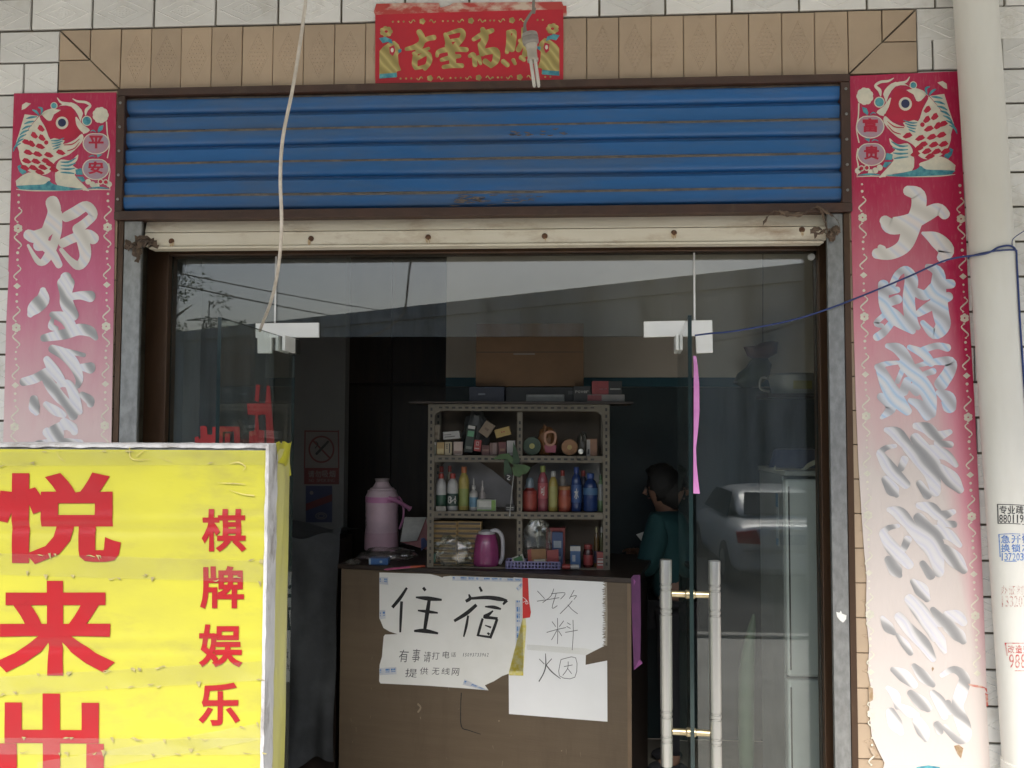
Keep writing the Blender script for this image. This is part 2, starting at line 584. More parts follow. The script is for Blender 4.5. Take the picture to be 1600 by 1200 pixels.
M['galvanised'] = mat('galvanised', (.30, .305, .30), .42, .7, base2=(.21, .213, .21), nscale=45, lo=.36, hi=.66, stretch=(1, 1, .55), bump=.2, bscale=35, dirt=(.20, .19, .18), dscale=7, dlo=.52, dhi=.7, damt=.6, rvar=.15)
M['bronze'] = mat('bronze', (.085, .045, .024), .38, .35, base2=(.06, .033, .018), nscale=8, dirt=(.16, .11, .07), dscale=10, dlo=.58, dhi=.75, damt=.5, stretch=(1, 1, .2), rvar=.1)
M['dark_metal'] = mat('dark_metal', (.03, .03, .028), .5, .3)
M['glass'] = glass_mat('glass', haze=.018)
M['glass_edge'] = mat('glass_edge', (.012, .026, .025), .15, base2=(.009, .018, .018))
M['steel'] = mat('steel', (.50, .50, .48), .30, .92, base2=(.40, .40, .385), nscale=5, stretch=(1, 1, .12), dirt=(.3, .27, .22), dscale=12, dlo=.6, dhi=.75, damt=.35, rvar=.08)
M['patch_steel'] = mat('patch_steel', (.84, .84, .82), .45, .3, base2=(.74, .74, .72), nscale=5, stretch=(.15, 1, 1), rvar=.08)
M['brass_steel'] = mat('brass_steel', (.55, .47, .30), .32, .9, base2=(.4, .33, .2), nscale=30)
M['pvc'] = mat('pvc', (.70, .69, .64), .38, base2=(.64, .62, .56), nscale=3, bump=.1, bscale=12, dirt=(.38, .34, .27), dscale=5, dlo=.60, dhi=.80, damt=.4, stretch=(1, 1, .3))
M['paper'] = mat('paper', (.74, .74, .71), .8, base2=(.69, .69, .65), nscale=4, bump=.5, bscale=13, dirt=(.50, .47, .40), dscale=4, dlo=.6, dhi=.8, damt=.4)
M['paper_clean'] = mat('paper_clean', (.80, .81, .82), .7, base2=(.77, .78, .79), nscale=3, bump=.15, bscale=8)
M['torn'] = mat('torn', (.36, .32, .26), .9, nscale=40)
M['ink'] = mat('ink', (.006, .006, .007), .6, base2=(.02, .02, .02), nscale=60)
M['pencil'] = mat('pencil', (.10, .10, .105), .7)
M['tape_blue'] = mat('tape_blue', (.05, .16, .42), .4, base2=(.25, .38, .58), nscale=90, lo=.4, hi=.6)
M['tape_clear'] = mat('tape_clear', (.58, .60, .63), .3, base2=(.5, .52, .56), nscale=30)
M['tape_yellow'] = mat('tape_yellow', (.66, .56, .08), .35, base2=(.68, .64, .35), nscale=40)
M['red_print'] = mat('red_print', (.60, .03, .03), .4, base2=(.52, .04, .035), nscale=20)
M['plywood'] = mat('plywood', (.115, .083, .052), .5, base2=(.104, .074, .046), nscale=5, stretch=(.5, .5, 5), bump=.2, bscale=30, dirt=(.06, .04, .025), dscale=2.2, dlo=.5, dhi=.75, damt=.6, dstretch=(2, 2, .35))
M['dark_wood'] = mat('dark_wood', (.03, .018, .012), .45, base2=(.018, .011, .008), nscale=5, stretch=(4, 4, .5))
M['yellow_film'] = mat('yellow_film', (.415, .395, .037), .36, base2=(.36, .34, .045), nscale=3, bump=.5, bscale=5, dirt=(.23, .205, .07), dscale=5, dlo=.52, dhi=.75, damt=.6, dstretch=(.6, 1, 1.6), stretch=(.7, 1, 1.4))
M['side_film'] = mat('side_film', (.50, .48, .13), .4, base2=(.44, .42, .17), nscale=5, bump=.6, bscale=9, dirt=(.24, .22, .13), dscale=6, dlo=.52, dhi=.72, damt=.7, stretch=(1, 1, .5))
M['white_cloth'] = mat('white_cloth', (.52, .52, .53), .7, base2=(.42, .42, .43), nscale=20, bump=.6, bscale=50, dirt=(.17, .15, .13), dscale=12, dlo=.52, dhi=.66, damt=.8, stretch=(1, 1, .5))
M['sign_red'] = mat('sign_red', (.29, .006, .010), .36, base2=(.26, .009, .013), nscale=6, bump=.35, bscale=6)
M['clear_tape'] = glass_mat('clear_tape', (.97, .97, .95), .05, .12, .05)
M['grime'] = mat('grime', (.22, .19, .09), .8, base2=(.34, .30, .12), nscale=50)
M['foil'] = foil_mat('foil', [(0, (.33, .325, .325)), (.18, (.42, .41, .41)), (.38, (.66, .64, .63)), (.62, (.74, .72, .74)), (.8, (.66, .65, .72)), (1, (.76, .74, .74))], scale=3.6)
M['foil_blue'] = foil_mat('foil_blue', [(0, (.44, .44, .47)), (.2, (.58, .60, .64)), (.5, (.66, .70, .78)), (.75, (.42, .58, .76)), (1, (.72, .72, .74))], .15, 3.4)
M['foil_pearl'] = foil_mat('foil_pearl', [(0, (.62, .59, .55)), (.3, (.70, .67, .63)), (.55, (.74, .72, .70)), (.8, (.64, .65, .72)), (1, (.76, .70, .68))], .1, 3)
M['gold'] = foil_mat('gold', [(0, (.30, .24, .08)), (.4, (.42, .34, .12)), (.7, (.54, .45, .17)), (1, (.34, .28, .10))], .25, 5)
M['cream_print'] = mat('cream_print', (.72, .68, .56), .35, base2=(.62, .60, .50), nscale=40, metal=.2)
M['teal_print'] = mat('teal_print', (.03, .19, .27), .4, base2=(.10, .36, .40), nscale=45)
M['navy_print'] = mat('navy_print', (.02, .03, .10), .4)
M['apple_print'] = mat('apple_print', (.48, .20, .24), .4, base2=(.32, .34, .42), nscale=16, lo=.3, hi=.7)
M['red_paper'] = mat('red_paper', (.52, .012, .028), .5, base2=(.44, .012, .028), nscale=5, bump=.25, bscale=14)
M['red_rem'] = mat('red_rem', (.46, .06, .05), .7, base2=(.62, .50, .40), nscale=9, lo=.44, hi=.6, stretch=(1, 1, 2))
M['scroll_red'] = mat('scroll_red', (.50, .012, .05), .4)
M['blue_wire'] = mat('blue_wire', (.012, .035, .16), .4)
M['white_wire'] = mat('white_wire', (.62, .57, .50), .5, base2=(.50, .45, .38), nscale=30)
M['grey_cord'] = mat('grey_cord', (.22, .20, .17), .7)
M['rag'] = mat('rag', (.15, .105, .075), .95, base2=(.085, .06, .045), nscale=40, bump=.6)
# ------------------------------------------------------------ the place: levels in metres
FP = Plane((0, 0, 0), (1, 0, 0), (0, -1, 0))          # face of the tiled wall
def X(px, py, Y=0.0): return at(px, py, Y).x
def Z(px, py, Y=0.0): return at(px, py, Y).z
OPL, OPR = -1.738, 1.064                               # door opening
ZJ = 3.217                                             # joint above the tan band
ZT = ZJ-0.25                                           # head of the opening
GZ0 = -.26                                             # forecourt and shop floor
GY = 0.156                                             # glass line
M['asphalt'] = mat('asphalt', (.075, .073, .07), .9, base2=(.055, .054, .052), nscale=3, bump=.4, bscale=120)
M['concrete'] = mat('concrete', (.50, .485, .45), .85, base2=(.44, .425, .39), nscale=1.5, bump=.3, bscale=40, dirt=(.20, .19, .16), dscale=1.2, dlo=.5, dhi=.72, damt=.5)
M['far_wall'] = mat('far_wall', (.70, .69, .65), .9, base2=(.62, .61, .57), nscale=.6, dirt=(.16, .15, .125), dscale=1.3, dlo=.44, dhi=.66, damt=.9, stretch=(1, 1, .14), bump=.2, bscale=6)
M['floor_tile'] = mat('floor_tile', (.22, .20, .17), .35, base2=(.18, .165, .14), nscale=3, dirt=(.10, .09, .075), dscale=2)
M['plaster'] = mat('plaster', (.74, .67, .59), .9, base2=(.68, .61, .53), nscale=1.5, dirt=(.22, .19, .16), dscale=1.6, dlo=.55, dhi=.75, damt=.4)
M['dado'] = mat('dado', (.012, .03, .034), .5, base2=(.010, .022, .025), nscale=4)
M['dado_line'] = mat('dado_line', (.012, .085, .12), .5)
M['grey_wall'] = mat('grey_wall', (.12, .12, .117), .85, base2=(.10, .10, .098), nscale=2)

def structure(name, mb, m, parent=None, **k):
    o = mb.build(name, m, parent, **k)
    if parent is None: o['kind'] = 'structure'
    return o

# ground: forecourt, kerb and the lower road, open land to the horizon
structure('ground', MB().box(-400, 400, -400, -20, -1.2, -.72), mat('earth', (.16, .15, .11), .95, base2=(.10, .11, .06), nscale=.3))
structure('road', MB().box(-60, 60, -20, -4.62, -1.2, -.70), M['asphalt'])
structure('kerb', MB().box(-60, 60, -4.62, -4.5, -1.2, GZ0+.03), M['concrete'], bevel=.015)
structure('forecourt', MB().box(-60, 60, -4.5, 0.0, -1.2, GZ0), M['concrete'])
structure('shop_floor', MB().box(-2.6, 2.9, 0.003, 4.6, -.6, GZ0+.004), M['floor_tile'])

# ---- the tiled wall
wall = thing('shop_wall', 'tiled shop front wall with white and tan relief tiles around the open doorway', 'wall', (0, 0, 0))
b = MB()
TB = .012                                              # tile thickness in front of the mortar bed
b.box(-6.0, OPL-.003, TB, .26, GZ0, 4.6)
b.box(OPR+.003, 6.0, TB, .26, GZ0, 4.6)
b.box(OPL-.003, OPR+.003, TB, .26, ZT+.003, 4.6)
b.build('mortar_bed', M['grout'], wall)

def tile_mesh(name, w, h, kind, m):
    """one glazed relief tile, lower left corner at the origin, face at y = 0"""
    v = MB()
    e = .0022
    V = [(0, TB, 0), (w, TB, 0), (w, TB, h), (0, TB, h), (e, 0, e), (w-e, 0, e), (w-e, 0, h-e), (e, 0, h-e), (0, e, 0), (w, e, 0), (w, e, h), (0, e, h)]
    Fq = [(4, 5, 6, 7)]+[(8+i, 8+(i+1) % 4, 4+(i+1) % 4, 4+i) for i in range(4)]+[(i, (i+1) % 4, 8+(i+1) % 4, 8+i) for i in range(4)]
    v.add(V, Fq)
    cx, cz = w/2, h/2
    def ridge(p, q, r=.0022, hgt=.0021):
        d = Vector((q[0]-p[0], q[1]-p[1])).normalized(); n = Vector((-d.y, d.x))*r
        a0, a1, b0, b1 = (p[0]+n.x, p[1]+n.y), (p[0]-n.x, p[1]-n.y), (q[0]+n.x, q[1]+n.y), (q[0]-n.x, q[1]-n.y)
        W = [(a0[0], .0002, a0[1]), (a1[0], .0002, a1[1]), (b0[0], .0002, b0[1]), (b1[0], .0002, b1[1]), (p[0], -hgt, p[1]), (q[0], -hgt, q[1])]
        v.add(W, [(0, 4, 5, 2), (1, 3, 5, 4)])
    def bump_(x, z, rx, rz, hgt=.002):
        v.add([(x-rx, .0002, z), (x, .0002, z-rz), (x+rx, .0002, z), (x, .0002, z+rz), (x, -hgt*1.5, z)], [(0, 1, 4), (1, 2, 4), (2, 3, 4), (3, 0, 4)])
    if kind == 'white':
        for s_, t_ in ((.46, .44), (.25, .22)):
            P = [(cx-w*s_, cz), (cx, cz-h*t_), (cx+w*s_, cz), (cx, cz+h*t_)]
            for i in range(4): ridge(P[i], P[(i+1) % 4])
        for i in range(-2, 3):
            for j in range(-2, 3):
                if abs(i)+abs(j) <= 2: bump_(cx+i*w*.055, cz+j*h*.065, w*.017, h*.024, .0012)
    else:
        lw, lh = (w*.36, h*.38) if kind == 'tan_up' else (w*.40, h*.36)
        P = [(cx-lw, cz), (cx, cz-lh), (cx+lw, cz), (cx, cz+lh)]
        for i in range(4): ridge(P[i], P[(i+1) % 4], .0012, .001)
        for j in range(-5, 6):
            k = 5-abs(j)
            for i in range(-k, k+1, 2):
                if kind == 'tan_up': bump_(cx+i*w*.058, cz+j*h*.062, w*.04, h*.018)
                else: bump_(cx+j*w*.062, cz+i*h*.058, w*.018, h*.04)
    me = bpy.data.meshes.new(name)
    me.from_pydata(v.v, [], v.f); me.materials.append(m)
    return me
GA = .0085
TW, TH = .2496-GA, .1288-GA
me_white = tile_mesh('white_tile', TW, TH, 'white', M['white_tile'])
PT = (OPR-OPL)/23
me_tan_up = tile_mesh('tan_tile', PT-.0025, .25-GA, 'tan_up', M['tan_tile'])
me_tan_side = tile_mesh('tan_tile', .256, .125-.003, 'tan_side', M['tan_tile'])
me_cut = {}
def place_tile(name, me, x, z, cut=None):
    """cut: width kept of a tile that meets an edge"""
    if cut is not None:
        key = (me.name, round(cut, 4))
        if key not in me_cut:
            m2 = me.copy()
            bm = bmesh.new(); bm.from_mesh(m2)
            bmesh.ops.bisect_plane(bm, geom=bm.verts[:]+bm.edges[:]+bm.faces[:], plane_co=(cut, 0, 0), plane_no=(1, 0, 0), clear_outer=True)
            bmesh.ops.holes_fill(bm, edges=[e for e in bm.edges if e.is_boundary and all(abs(v.co.x-cut) < 1e-5 for v in e.verts)])
            bm.to_mesh(m2); bm.free()
            me_cut[key] = m2
        me = me_cut[key]
    o = bpy.data.objects.new(name, me)
    COL.objects.link(o); o.parent = wall
    o.location = (x, random.uniform(-.0012, .0012), z)
    o.rotation_euler = (random.uniform(-.004, .004), random.uniform(-.0025, .0025), random.uniform(-.004, .004))
    ALL.append(o)
    return o
XN0 = -2.1086                                          # x of the joint n = 0 in the course above the tan band
# courses above the band
for k in range(2):
    for n in range(-3, 19):
        x = XN0+n*.2496+GA/2+(0 if k == 0 else .125)
        if -2.95 < x < 2.3: place_tile('white_tile', me_white, x, ZJ+k*.1288+GA/2)
# tan band over the door
TL, TR = OPL-.250, OPR+.250
for i in range(23):
    place_tile('tan_tile', me_tan_up, OPL+i*PT+.00125, ZT+GA*.35)
# mitred corners
def tri_tile(P):
    q = MB()
    q.prism([(x, 0, z) for x, z in P], (0, TB, 0))
    o = q.build('tan_tile', M['tan_tile'], wall, bevel=.002)
g2 = .0022
h8 = .125
for sx, x0 in ((1, TL), (-1, TR)):
    def Q(a, c): return (x0+sx*a, ZJ-GA/2-c*(.25-GA)/.25)
    tri_tile([Q(g2*2, 0), Q(h8-g2, 0), Q(h8-g2, h8-g2*3)])                      # above the cut, outer
    tri_tile([Q(h8+g2, 0), Q(.25-g2, 0), Q(.25-g2, .25-g2*3), Q(h8+g2, h8)])    # above the cut, inner
    tri_tile([Q(0, g2*2), Q(h8-g2*3, h8-g2), Q(0, h8-g2)])                      # below, upper
    tri_tile([Q(0, h8+g2), Q(h8, h8+g2), Q(.25-g2*3, .25-g2), Q(0, .25-g2)])
# tan courses down both jambs
for k in range(27):
    z = ZT-(k+1)*.125+.0015
    if z < GZ0: break
    place_tile('tan_tile', me_tan_side, TL-.0005, z)
    place_tile('tan_tile', me_tan_side, OPR-.0125, z)
# white courses of the piers
ZL0, ZR0 = ZJ-.0022, ZJ-.1079
for k in range(28):
    z = ZL0-(k+1)*.1288+GA/2
    if z < GZ0: break
    xr = TL-GA/2
    if k % 2:
        w1 = .2496*.58
        place_tile('white_tile', me_white, xr-(w1-GA), z, w1-GA); xr -= w1
    while xr-TW > -2.95:
        place_tile('white_tile', me_white, xr-TW, z); xr -= .2496
for k in range(-1, 28):
    z = ZR0-(k+1)*.1288+GA/2
    if z < GZ0: break
    first = .2496*1.23-.2496 if k % 2 == 0 else .2496*.73
    if k == -1: z -= .018; first = .2496*.85
    x = TR+GA/2
    place_tile('white_tile', me_white, x, z, first-GA)
    x += first
    while x < 2.35:
        place_tile('white_tile', me_white, x, z); x += .2496

# ---- roller shutter in the head of the opening
SHB = Z(760, 339)                                      # underside of the shutter box
sh = thing('roller_shutter', 'blue ribbed roller shutter box with brown frame and cream bottom rail above the door', 'shutter', (0, 0, ZT))
fwd = -.022
fr = MB()
fl, frr = OPL+.032, OPR-.036
z_top, z_bot = ZT-.004, SHB
zt2, zb2 = Z(190, 160)-.012, SHB+.032
fr.box(OPL+.001, OPR-.001, fwd, .05, ZT-.030, ZT-.001)
fr.box(OPL+.001, OPR-.001, fwd, .05, SHB, SHB+.034)
fr.box(OPL+.001, fl, fwd+.002, .05, SHB+.0345, ZT-.0305)
fr.box(frr, OPR-.001, fwd+.002, .05, SHB+.0345, ZT-.0305)
fr.build('frame', M['brown_paint'], sh, bevel=.003)
for px_, x_ in ((0, OPL+.016), (1, OPR-.018)):
    for i in range(5):
        rv = MB(); rv.lathe([(.004, -.003), (.0055, -.001), (.0055, .001)], (x_, fwd-.001, SHB+.08+i*.095), 8, 0, 'Y')
        rv.build('rivet', M['galvanised'], sh)
H0, H1 = ZT-.032, SHB+.036
NS = 3.5
pitch = (H0-H1)/NS
for i in range(4):
    frac = 1.0 if i < 3 else .5
    s_ = MB()
    # profile from the ledge downwards: (depth, drop, material of the strip below)
    prof = [(.001, 0.0, 1), (-.0065, .085, 0), (-.009, .14, 0), (-.006, .36, 0), (.002, .45, 0), (.014, .49, 0), (.014, .535, 0), (.002, .565, 0), (-.007, .64, 0), (-.006, .84, 0), (-.001, .95, 0), (.001, 1.0, 0)]
    prof = [(y, min(d, frac), m_) for y, d, m_ in prof if d <= frac+.06]
    ztop = H0-i*pitch
    V, Ff, mi = [], [], []
    nx = 60
    for (y, d, m_) in prof:
        for j in range(nx+1):
            x = fl+(frr-fl)*j/nx
            V.append((x, y+.0025*math.sin(x*3.1+i)+.004*noise.noise(Vector((x*2.6, i*.9+d, 2)))+.0015*noise.noise(Vector((x*9, i*2.1, 5))), ztop-d*pitch+.0015*math.sin(x*2.2+i*1.7)))
    for r_ in range(len(prof)-1):
        for j in range(nx):
            s0 = len(s_.f)
            a = r_*(nx+1)+j
            Ff.append((a, a+1, a+nx+2, a+nx+1)); mi.append(prof[r_][2])
    s_.v, s_.f, s_.mi = V, Ff, mi
    o = s_.build('slat', [M['blue_paint'], M['ledge_dirt']], sh, smooth=True)
# scratches and old glue in the lowest slat
sc_ = MB()
PS = Plane((0, -.0125, 0), (1, 0, 0), (0, -1, 0))
for i in range(46):
    x = random.choice([random.gauss(725, 12), random.uniform(720, 840)]); y = random.gauss(314 if random.random() < .7 else 307, 2.5)
    stroke(sc_, PS, [(x, y, 1.2), (x+random.uniform(2, 9), y+random.uniform(-1.5, 1), random.uniform(.8, 2.2)), (x+random.uniform(9, 14), y+random.uniform(-2, 1), .7)], .0012, 2)
for i in range(14):
    x = random.uniform(780, 880); y = random.gauss(208, 3)
    stroke(sc_, PS, [(x, y, 1), (x+4, y+1, 2.2), (x+9, y+random.uniform(-1, 2), .8)], .0012, 2)
sc_.build('scratches', mat('scuff', (.07, .065, .07), .8, base2=(.16, .13, .11), nscale=80), sh)['kind'] = 'stuff'
# bottom rail of the curtain
RZ0, RZ1, RZ2 = Z(760, 380, .01), Z(760, 358, .01), SHB-.001
rail = MB()
rl, rr_ = X(224, 360), X(1292, 350)
rail.box(rl, rr_, .012, .045, RZ0, RZ1-.0015)
V = [(rl, .012, RZ1+.001), (rr_, .012, RZ1+.001), (rr_, .030, RZ2+.02), (rl, .030, RZ2+.02)]
rail.prism(V, (0, .03, 0))
rail.box(rl+.02, rr_-.01, .006, .06, RZ0-.011, RZ0-.002)
rail.build('bottom_rail', M['cream_paint'], sh, bevel=.002)
for i, (bx, by) in enumerate(((268, 377), (486, 373), (669, 371), (851, 369), (1053, 364), (1253, 359))):
    q = MB()
    p = at(bx, by, .012)
    q.lathe([(.0105, .002), (.0115, -.001), (.0085, -.005), (.004, -.0065)], (p.x, p.y, p.z), 10, 0, 'Y')
    q.build('bolt', M['rust'], sh, smooth=True)
q = MB()
RP = Plane((0, .0085, 0), (1, 0, 0), (0, -1, 0))
rnd = random.Random(41)
for bx, by in ((268, 377), (486, 373), (669, 371), (851, 369), (1053, 364), (1253, 359)):
    for k in range(3 if bx != 851 else 1):
        x = bx+rnd.uniform(-3.5, 3.5); stroke(q, RP, [(x, by+2, rnd.uniform(1.5, 4)), (x+rnd.uniform(-1, 1), by+7, rnd.uniform(1, 2.5)), (x, by+rnd.uniform(8, 11), .5)], .0, 3)
q.build('rust_stains', mat('rust_stain', (.44, .30, .16), .8, base2=(.52, .42, .28), nscale=60), sh)['kind'] = 'stuff'
# galvanised guide rails
for side in (0, 1):
    g = MB()
    if side == 0: x0, x1 = X(189.5, 560), X(217, 560)
    else: x0, x1 = X(1295, 560), X(1320, 560)
    g.box(x0, x1, -.004, .0, GZ0+.005, SHB-.002)
    g.box(x0, x0+.004, .0005, .016, GZ0+.005, SHB-.002)
    g.box(x1-.004, x1, .0005, .016, GZ0+.005, SHB-.002)
    g.build('guide_rail', M['galvanised'], sh, bevel=.002)
    q = MB()
    if side == 0: q.box(X(181.5, 560), X(189, 560), -.007, .05, GZ0+.005, SHB-.003)
    else: q.box(X(1320.5, 560), X(1330, 560), -.007, .05, GZ0+.005, SHB-.003)
    q.build('edge_strip', M['bronze'], sh)
# frayed rags knotted on the rail ends
def ribbon(mb, pts, w0, seed):
    rnd = random.Random(seed)
    P = catmull(pts, 6)
    V, F = [], []
    for i, p in enumerate(P):
        tw = rnd.uniform(-.6, .6)+i*.15
        w = w0*(1.2+1.1*rnd.random())
        V += [Vector(p)+Vector((math.sin(tw)*.5, math.sin(tw)*.4, math.cos(tw)))*w, Vector(p)-Vector((math.sin(tw)*.5, math.sin(tw)*.4, math.cos(tw)))*w,
              Vector(p)+Vector((0, -w*.4, 0))]
    for i in range(len(P)-1):
        F += [(3*i, 3*i+2, 3*i+5, 3*i+3), (3*i+2, 3*i+1, 3*i+4, 3*i+5), (3*i+1, 3*i, 3*i+3, 3*i+4)]
    mb.add(V, F)
def P3(px, py, y=-.03): return tuple(at(px, py, y))
def knot(mb, px, py, r, seed, y=-.02):
    c = at(px, py, y)
    V, F = [], []
    for j in range(9):
        ph = math.pi*j/8
        for i in range(14):
            th = 2*math.pi*i/14
            p = Vector((math.sin(ph)*math.cos(th), math.sin(ph)*math.sin(th), math.cos(ph)))
            k = 1+.5*noise.noise(p*2.2+Vector((seed, 0, 0)))+.35*noise.noise(p*6+Vector((0, seed, 0)))
            V.append(c+Vector((p.x*r*k, p.y*r*.8*k, p.z*r*1.15*k)))
    for j in range(8):
        for i in range(14): F.append((j*14+i, j*14+(i+1) % 14, (j+1)*14+(i+1) % 14, (j+1)*14+i))
    mb.add(V, F)
rg = MB()
knot(rg, 213, 386, .015, 1); knot(rg, 217, 393, .014, 4); knot(rg, 211, 396, .011, 7)
ribbon(rg, [P3(214, 380), P3(228, 378, -.02), P3(242, 383, -.005)], .016, 1)
ribbon(rg, [P3(216, 374), P3(226, 372, -.02), P3(234, 375, -.01)], .010, 2)
ribbon(rg, [P3(196, 381, -.008), P3(204, 385, -.015), P3(212, 386)], .013, 4)
ribbon(rg, [P3(214, 392), P3(216, 402), P3(213, 409)], .009, 5)
tag(rg.build('rag', M['rag'], smooth=True), 'brown rag knotted round the left end of the cream shutter rail', 'rag', 'rags on the shutter rail')
rg = MB()
ribbon(rg, [P3(1192, 350), P3(1204, 334), P3(1214, 330), P3(1226, 334), P3(1250, 335), P3(1268, 327), P3(1278, 324), P3(1284, 332), P3(1290, 350), P3(1294, 364)], .0055, 5)
ribbon(rg, [P3(1280, 325), P3(1296, 334), P3(1308, 344), P3(1312, 358), P3(1306, 366)], .004, 6)
ribbon(rg, [P3(1266, 362), P3(1278, 358), P3(1290, 364), P3(1300, 372), P3(1304, 366)], .007, 7)
knot(rg, 1299, 368, .017, 11); knot(rg, 1306, 360, .016, 15)
ribbon(rg, [P3(1272, 368), P3(1286, 362), P3(1296, 358), P3(1302, 374)], .006, 8)
tag(rg.build('rag', M['rag']), 'long torn rag strip tied to the right end of the cream shutter rail', 'rag', 'rags on the shutter rail')

# ---- bronze frame and glass front
GLb, GRb = X(262, 700, GY), X(1279, 700, GY)
gf = thing('glass_shop_front', 'bronze framed glass shop front with side panes and a pane over the doors', 'glass front', (0, GY, 0))
fb = MB()
fb.box(X(225, 700, .14), GLb, .125, GY+.05, GZ0+.005, SHB-.05)
fb.box(GRb, X(1297, 700, .14), .125, GY+.05, GZ0+.005, SHB-.05)
ZH = Z(760, 397, GY)
fb.box(GLb+.0005, GRb-.0005, .127, GY+.05, ZH, SHB-.052)
fb.build('frame', M['bronze'], gf, bevel=.003)
def pane(name, x0, x1, z0, z1, parent, y=GY, t=.010):
    m_ = MB()
    x0 += .0012; x1 -= .0012
    V = [(x0, y, z0), (x1, y, z0), (x1, y, z1), (x0, y, z1), (x0, y+t, z0), (x1, y+t, z0), (x1, y+t, z1), (x0, y+t, z1)]
    m_.add(V, [(0, 1, 2, 3), (7, 6, 5, 4)], 0)
    m_.add(V, [(0, 4, 5, 1), (1, 5, 6, 2), (2, 6, 7, 3), (3, 7, 4, 0)], 1)
    return m_.build(name, [M['glass'], M['glass_edge']], parent, fix=False)
XS1, XS2 = X(428, 600, GY), X(1086, 600, GY)
ZTR = Z(760, 526, GY)                                  # underside of the pane over the doors
pane('side_pane', GLb, XS1, GZ0+.03, ZH, gf)
pane('side_pane', XS2, GRb, GZ0+.03, ZH, gf)
pane('transom_pane', XS1, XS2, ZTR, ZH, gf)
def plate(mb, px, y):
    mb.prism([Vector(at(x_, y_, y)) for x_, y_ in px], (0, .012, 0))
pf = MB(); plate(pf, [(399, 505), (498, 504), (498, 527), (425, 527.5), (425, 552), (402, 552), (402, 528), (399, 528)], GY-.016)
pf.build('patch_fitting', M['patch_steel'], gf, bevel=.002)
pf = MB(); plate(pf, [(1006, 502), (1113, 500), (1114, 551), (1088, 552), (1087, 525), (1006, 527)], GY-.016)
pf.build('patch_fitting', M['patch_steel'], gf, bevel=.002)
# red cut-out lettering stuck inside the left side pane
ST = Plane((0, GY-.0015, 0), (1, 0, 0), (0, -1, 0))
M['pane_red'] = mat('pane_red', (.34, .012, .014), .45)
lt = MB()
zz = (250, 380, 3.53)
for i, poly in enumerate(([(192, 1068), (212, 1066), (220, 1084), (248, 1010), (258, 1012), (262, 1055), (288, 1056), (290, 1012), (310, 1014), (304, 1120), (192, 1120)],
             [(222, 1010), (248, 1006), (262, 1084), (262, 1120), (226, 1120)],
             [(330, 1010), (438, 1012), (445, 1130), (410, 1130), (408, 1038), (346, 1040), (346, 1130), (326, 1130)],
             [(358, 1050), (388, 1048), (384, 1130), (358, 1130)])):
    flat_poly(lt, ST, poly, .0004+i*.0001, 0, zz)
lt.build('lettering', M['pane_red'], gf)
lt = MB()
for i, poly in enumerate(([(530, 778), (552, 782), (545, 880), (522, 866)], [(590, 784), (606, 788), (634, 1130), (590, 1130), (580, 880)], [(480, 884), (584, 882), (586, 944), (540, 948), (548, 1030), (576, 1034), (576, 1130), (490, 1130), (492, 1040), (522, 1032), (526, 950), (484, 944)])):
    flat_poly(lt, ST, poly, .0004+i*.0001, 0, zz)
lt.build('lettering', M['pane_red'], gf)

# ---- the two glass door leaves, both swung out towards the street
def door(label, hx, fx, hy, fy, z1, z0, handle_px):
    d = thing('glass_door', label, 'door', (hx, hy, z0), 'glass doors swung outwards')
    u = Vector((fx-hx, fy-hy, 0)); L_ = u.length; u.normalize()
    n = Vector((-u.y, u.x, 0))
    t = .006
    m_ = MB()
    c = [Vector((hx, hy, 0))-n*t, Vector((fx, fy, 0))-n*t, Vector((fx, fy, 0))+n*t, Vector((hx, hy, 0))+n*t]
    V = [p+Vector((0, 0, z)) for z in (z0, z1) for p in c]
    m_.add(V, [(0, 1, 5, 4), (6, 2, 3, 7)], 0)
    m_.add(V, [(1, 2, 6, 5), (3, 0, 4, 7), (4, 5, 6, 7), (3, 2, 1, 0)], 1)
    m_.build('pane', [M['glass'], M['glass_edge']], d, fix=False)
    # top and bottom pivot shoes
    for za, zb in ((z1-.055, z1+.004), (z0-.004, z0+.06)):
        for sgn in (-1, 1):
            q = MB()
            q.obox(Vector((hx, hy, (za+zb)/2))+u*.075+n*(sgn*(t+.007)), u, n, (0, 0, 1), .085, .006, (zb-za)/2)
            q.build('pivot_shoe', M['patch_steel'], d, bevel=.002)
    if handle_px:
        ua, zc, hl = handle_px
        base = Vector((hx, hy, 0))+u*(L_-ua)
        for sgn in (-1, 1):
            c0 = base+n*(sgn*.074)
            q = MB()
            prof = [(.013, zc+hl), (.018, zc+hl), (.0185, zc+hl-.004)]
            for zg in (zc+hl-.075, zc+hl-.091, zc+hl-.150, zc+hl-.166, zc-hl+.166, zc-hl+.150, zc-hl+.091, zc-hl+.075):
                prof += [(.0185, zg+.004), (.0165, zg+.002), (.0165, zg-.002), (.0185, zg-.004)]
            prof += [(.0185, zc-hl+.004), (.018, zc-hl), (.013, zc-hl)]
            q.lathe(prof, (c0.x, c0.y, 0), 24)
            h_ = q.build('handle', M['steel'], d, smooth=True)
            for zs in (zc+hl-.105, zc-hl+.105):
                q = MB()
                q.tube([base+n*(sgn*t)+Vector((0, 0, zs)), base+n*(sgn*.012)+Vector((0, 0, zs)), base+n*(sgn*.016)+Vector((0, 0, zs)), base+n*(sgn*.056)+Vector((0, 0, zs))], [.014, .014, .010, .010], 14)
                q.build('standoff', M['brass_steel'], h_, smooth=True)
    return d
ZD1 = Z(760, 531, GY)
ph = at(1062, 700, GY); pe = at(1079, 700, GY-.72)
pR = door('right glass door leaf seen edge-on with two steel bar handles', ph.x, pe.x, GY+.004, GY-.72, ZD1, GZ0+.022, (.075, .925, .315))
ph = at(456, 700, GY); pe = at(342, 560, GY-.72)
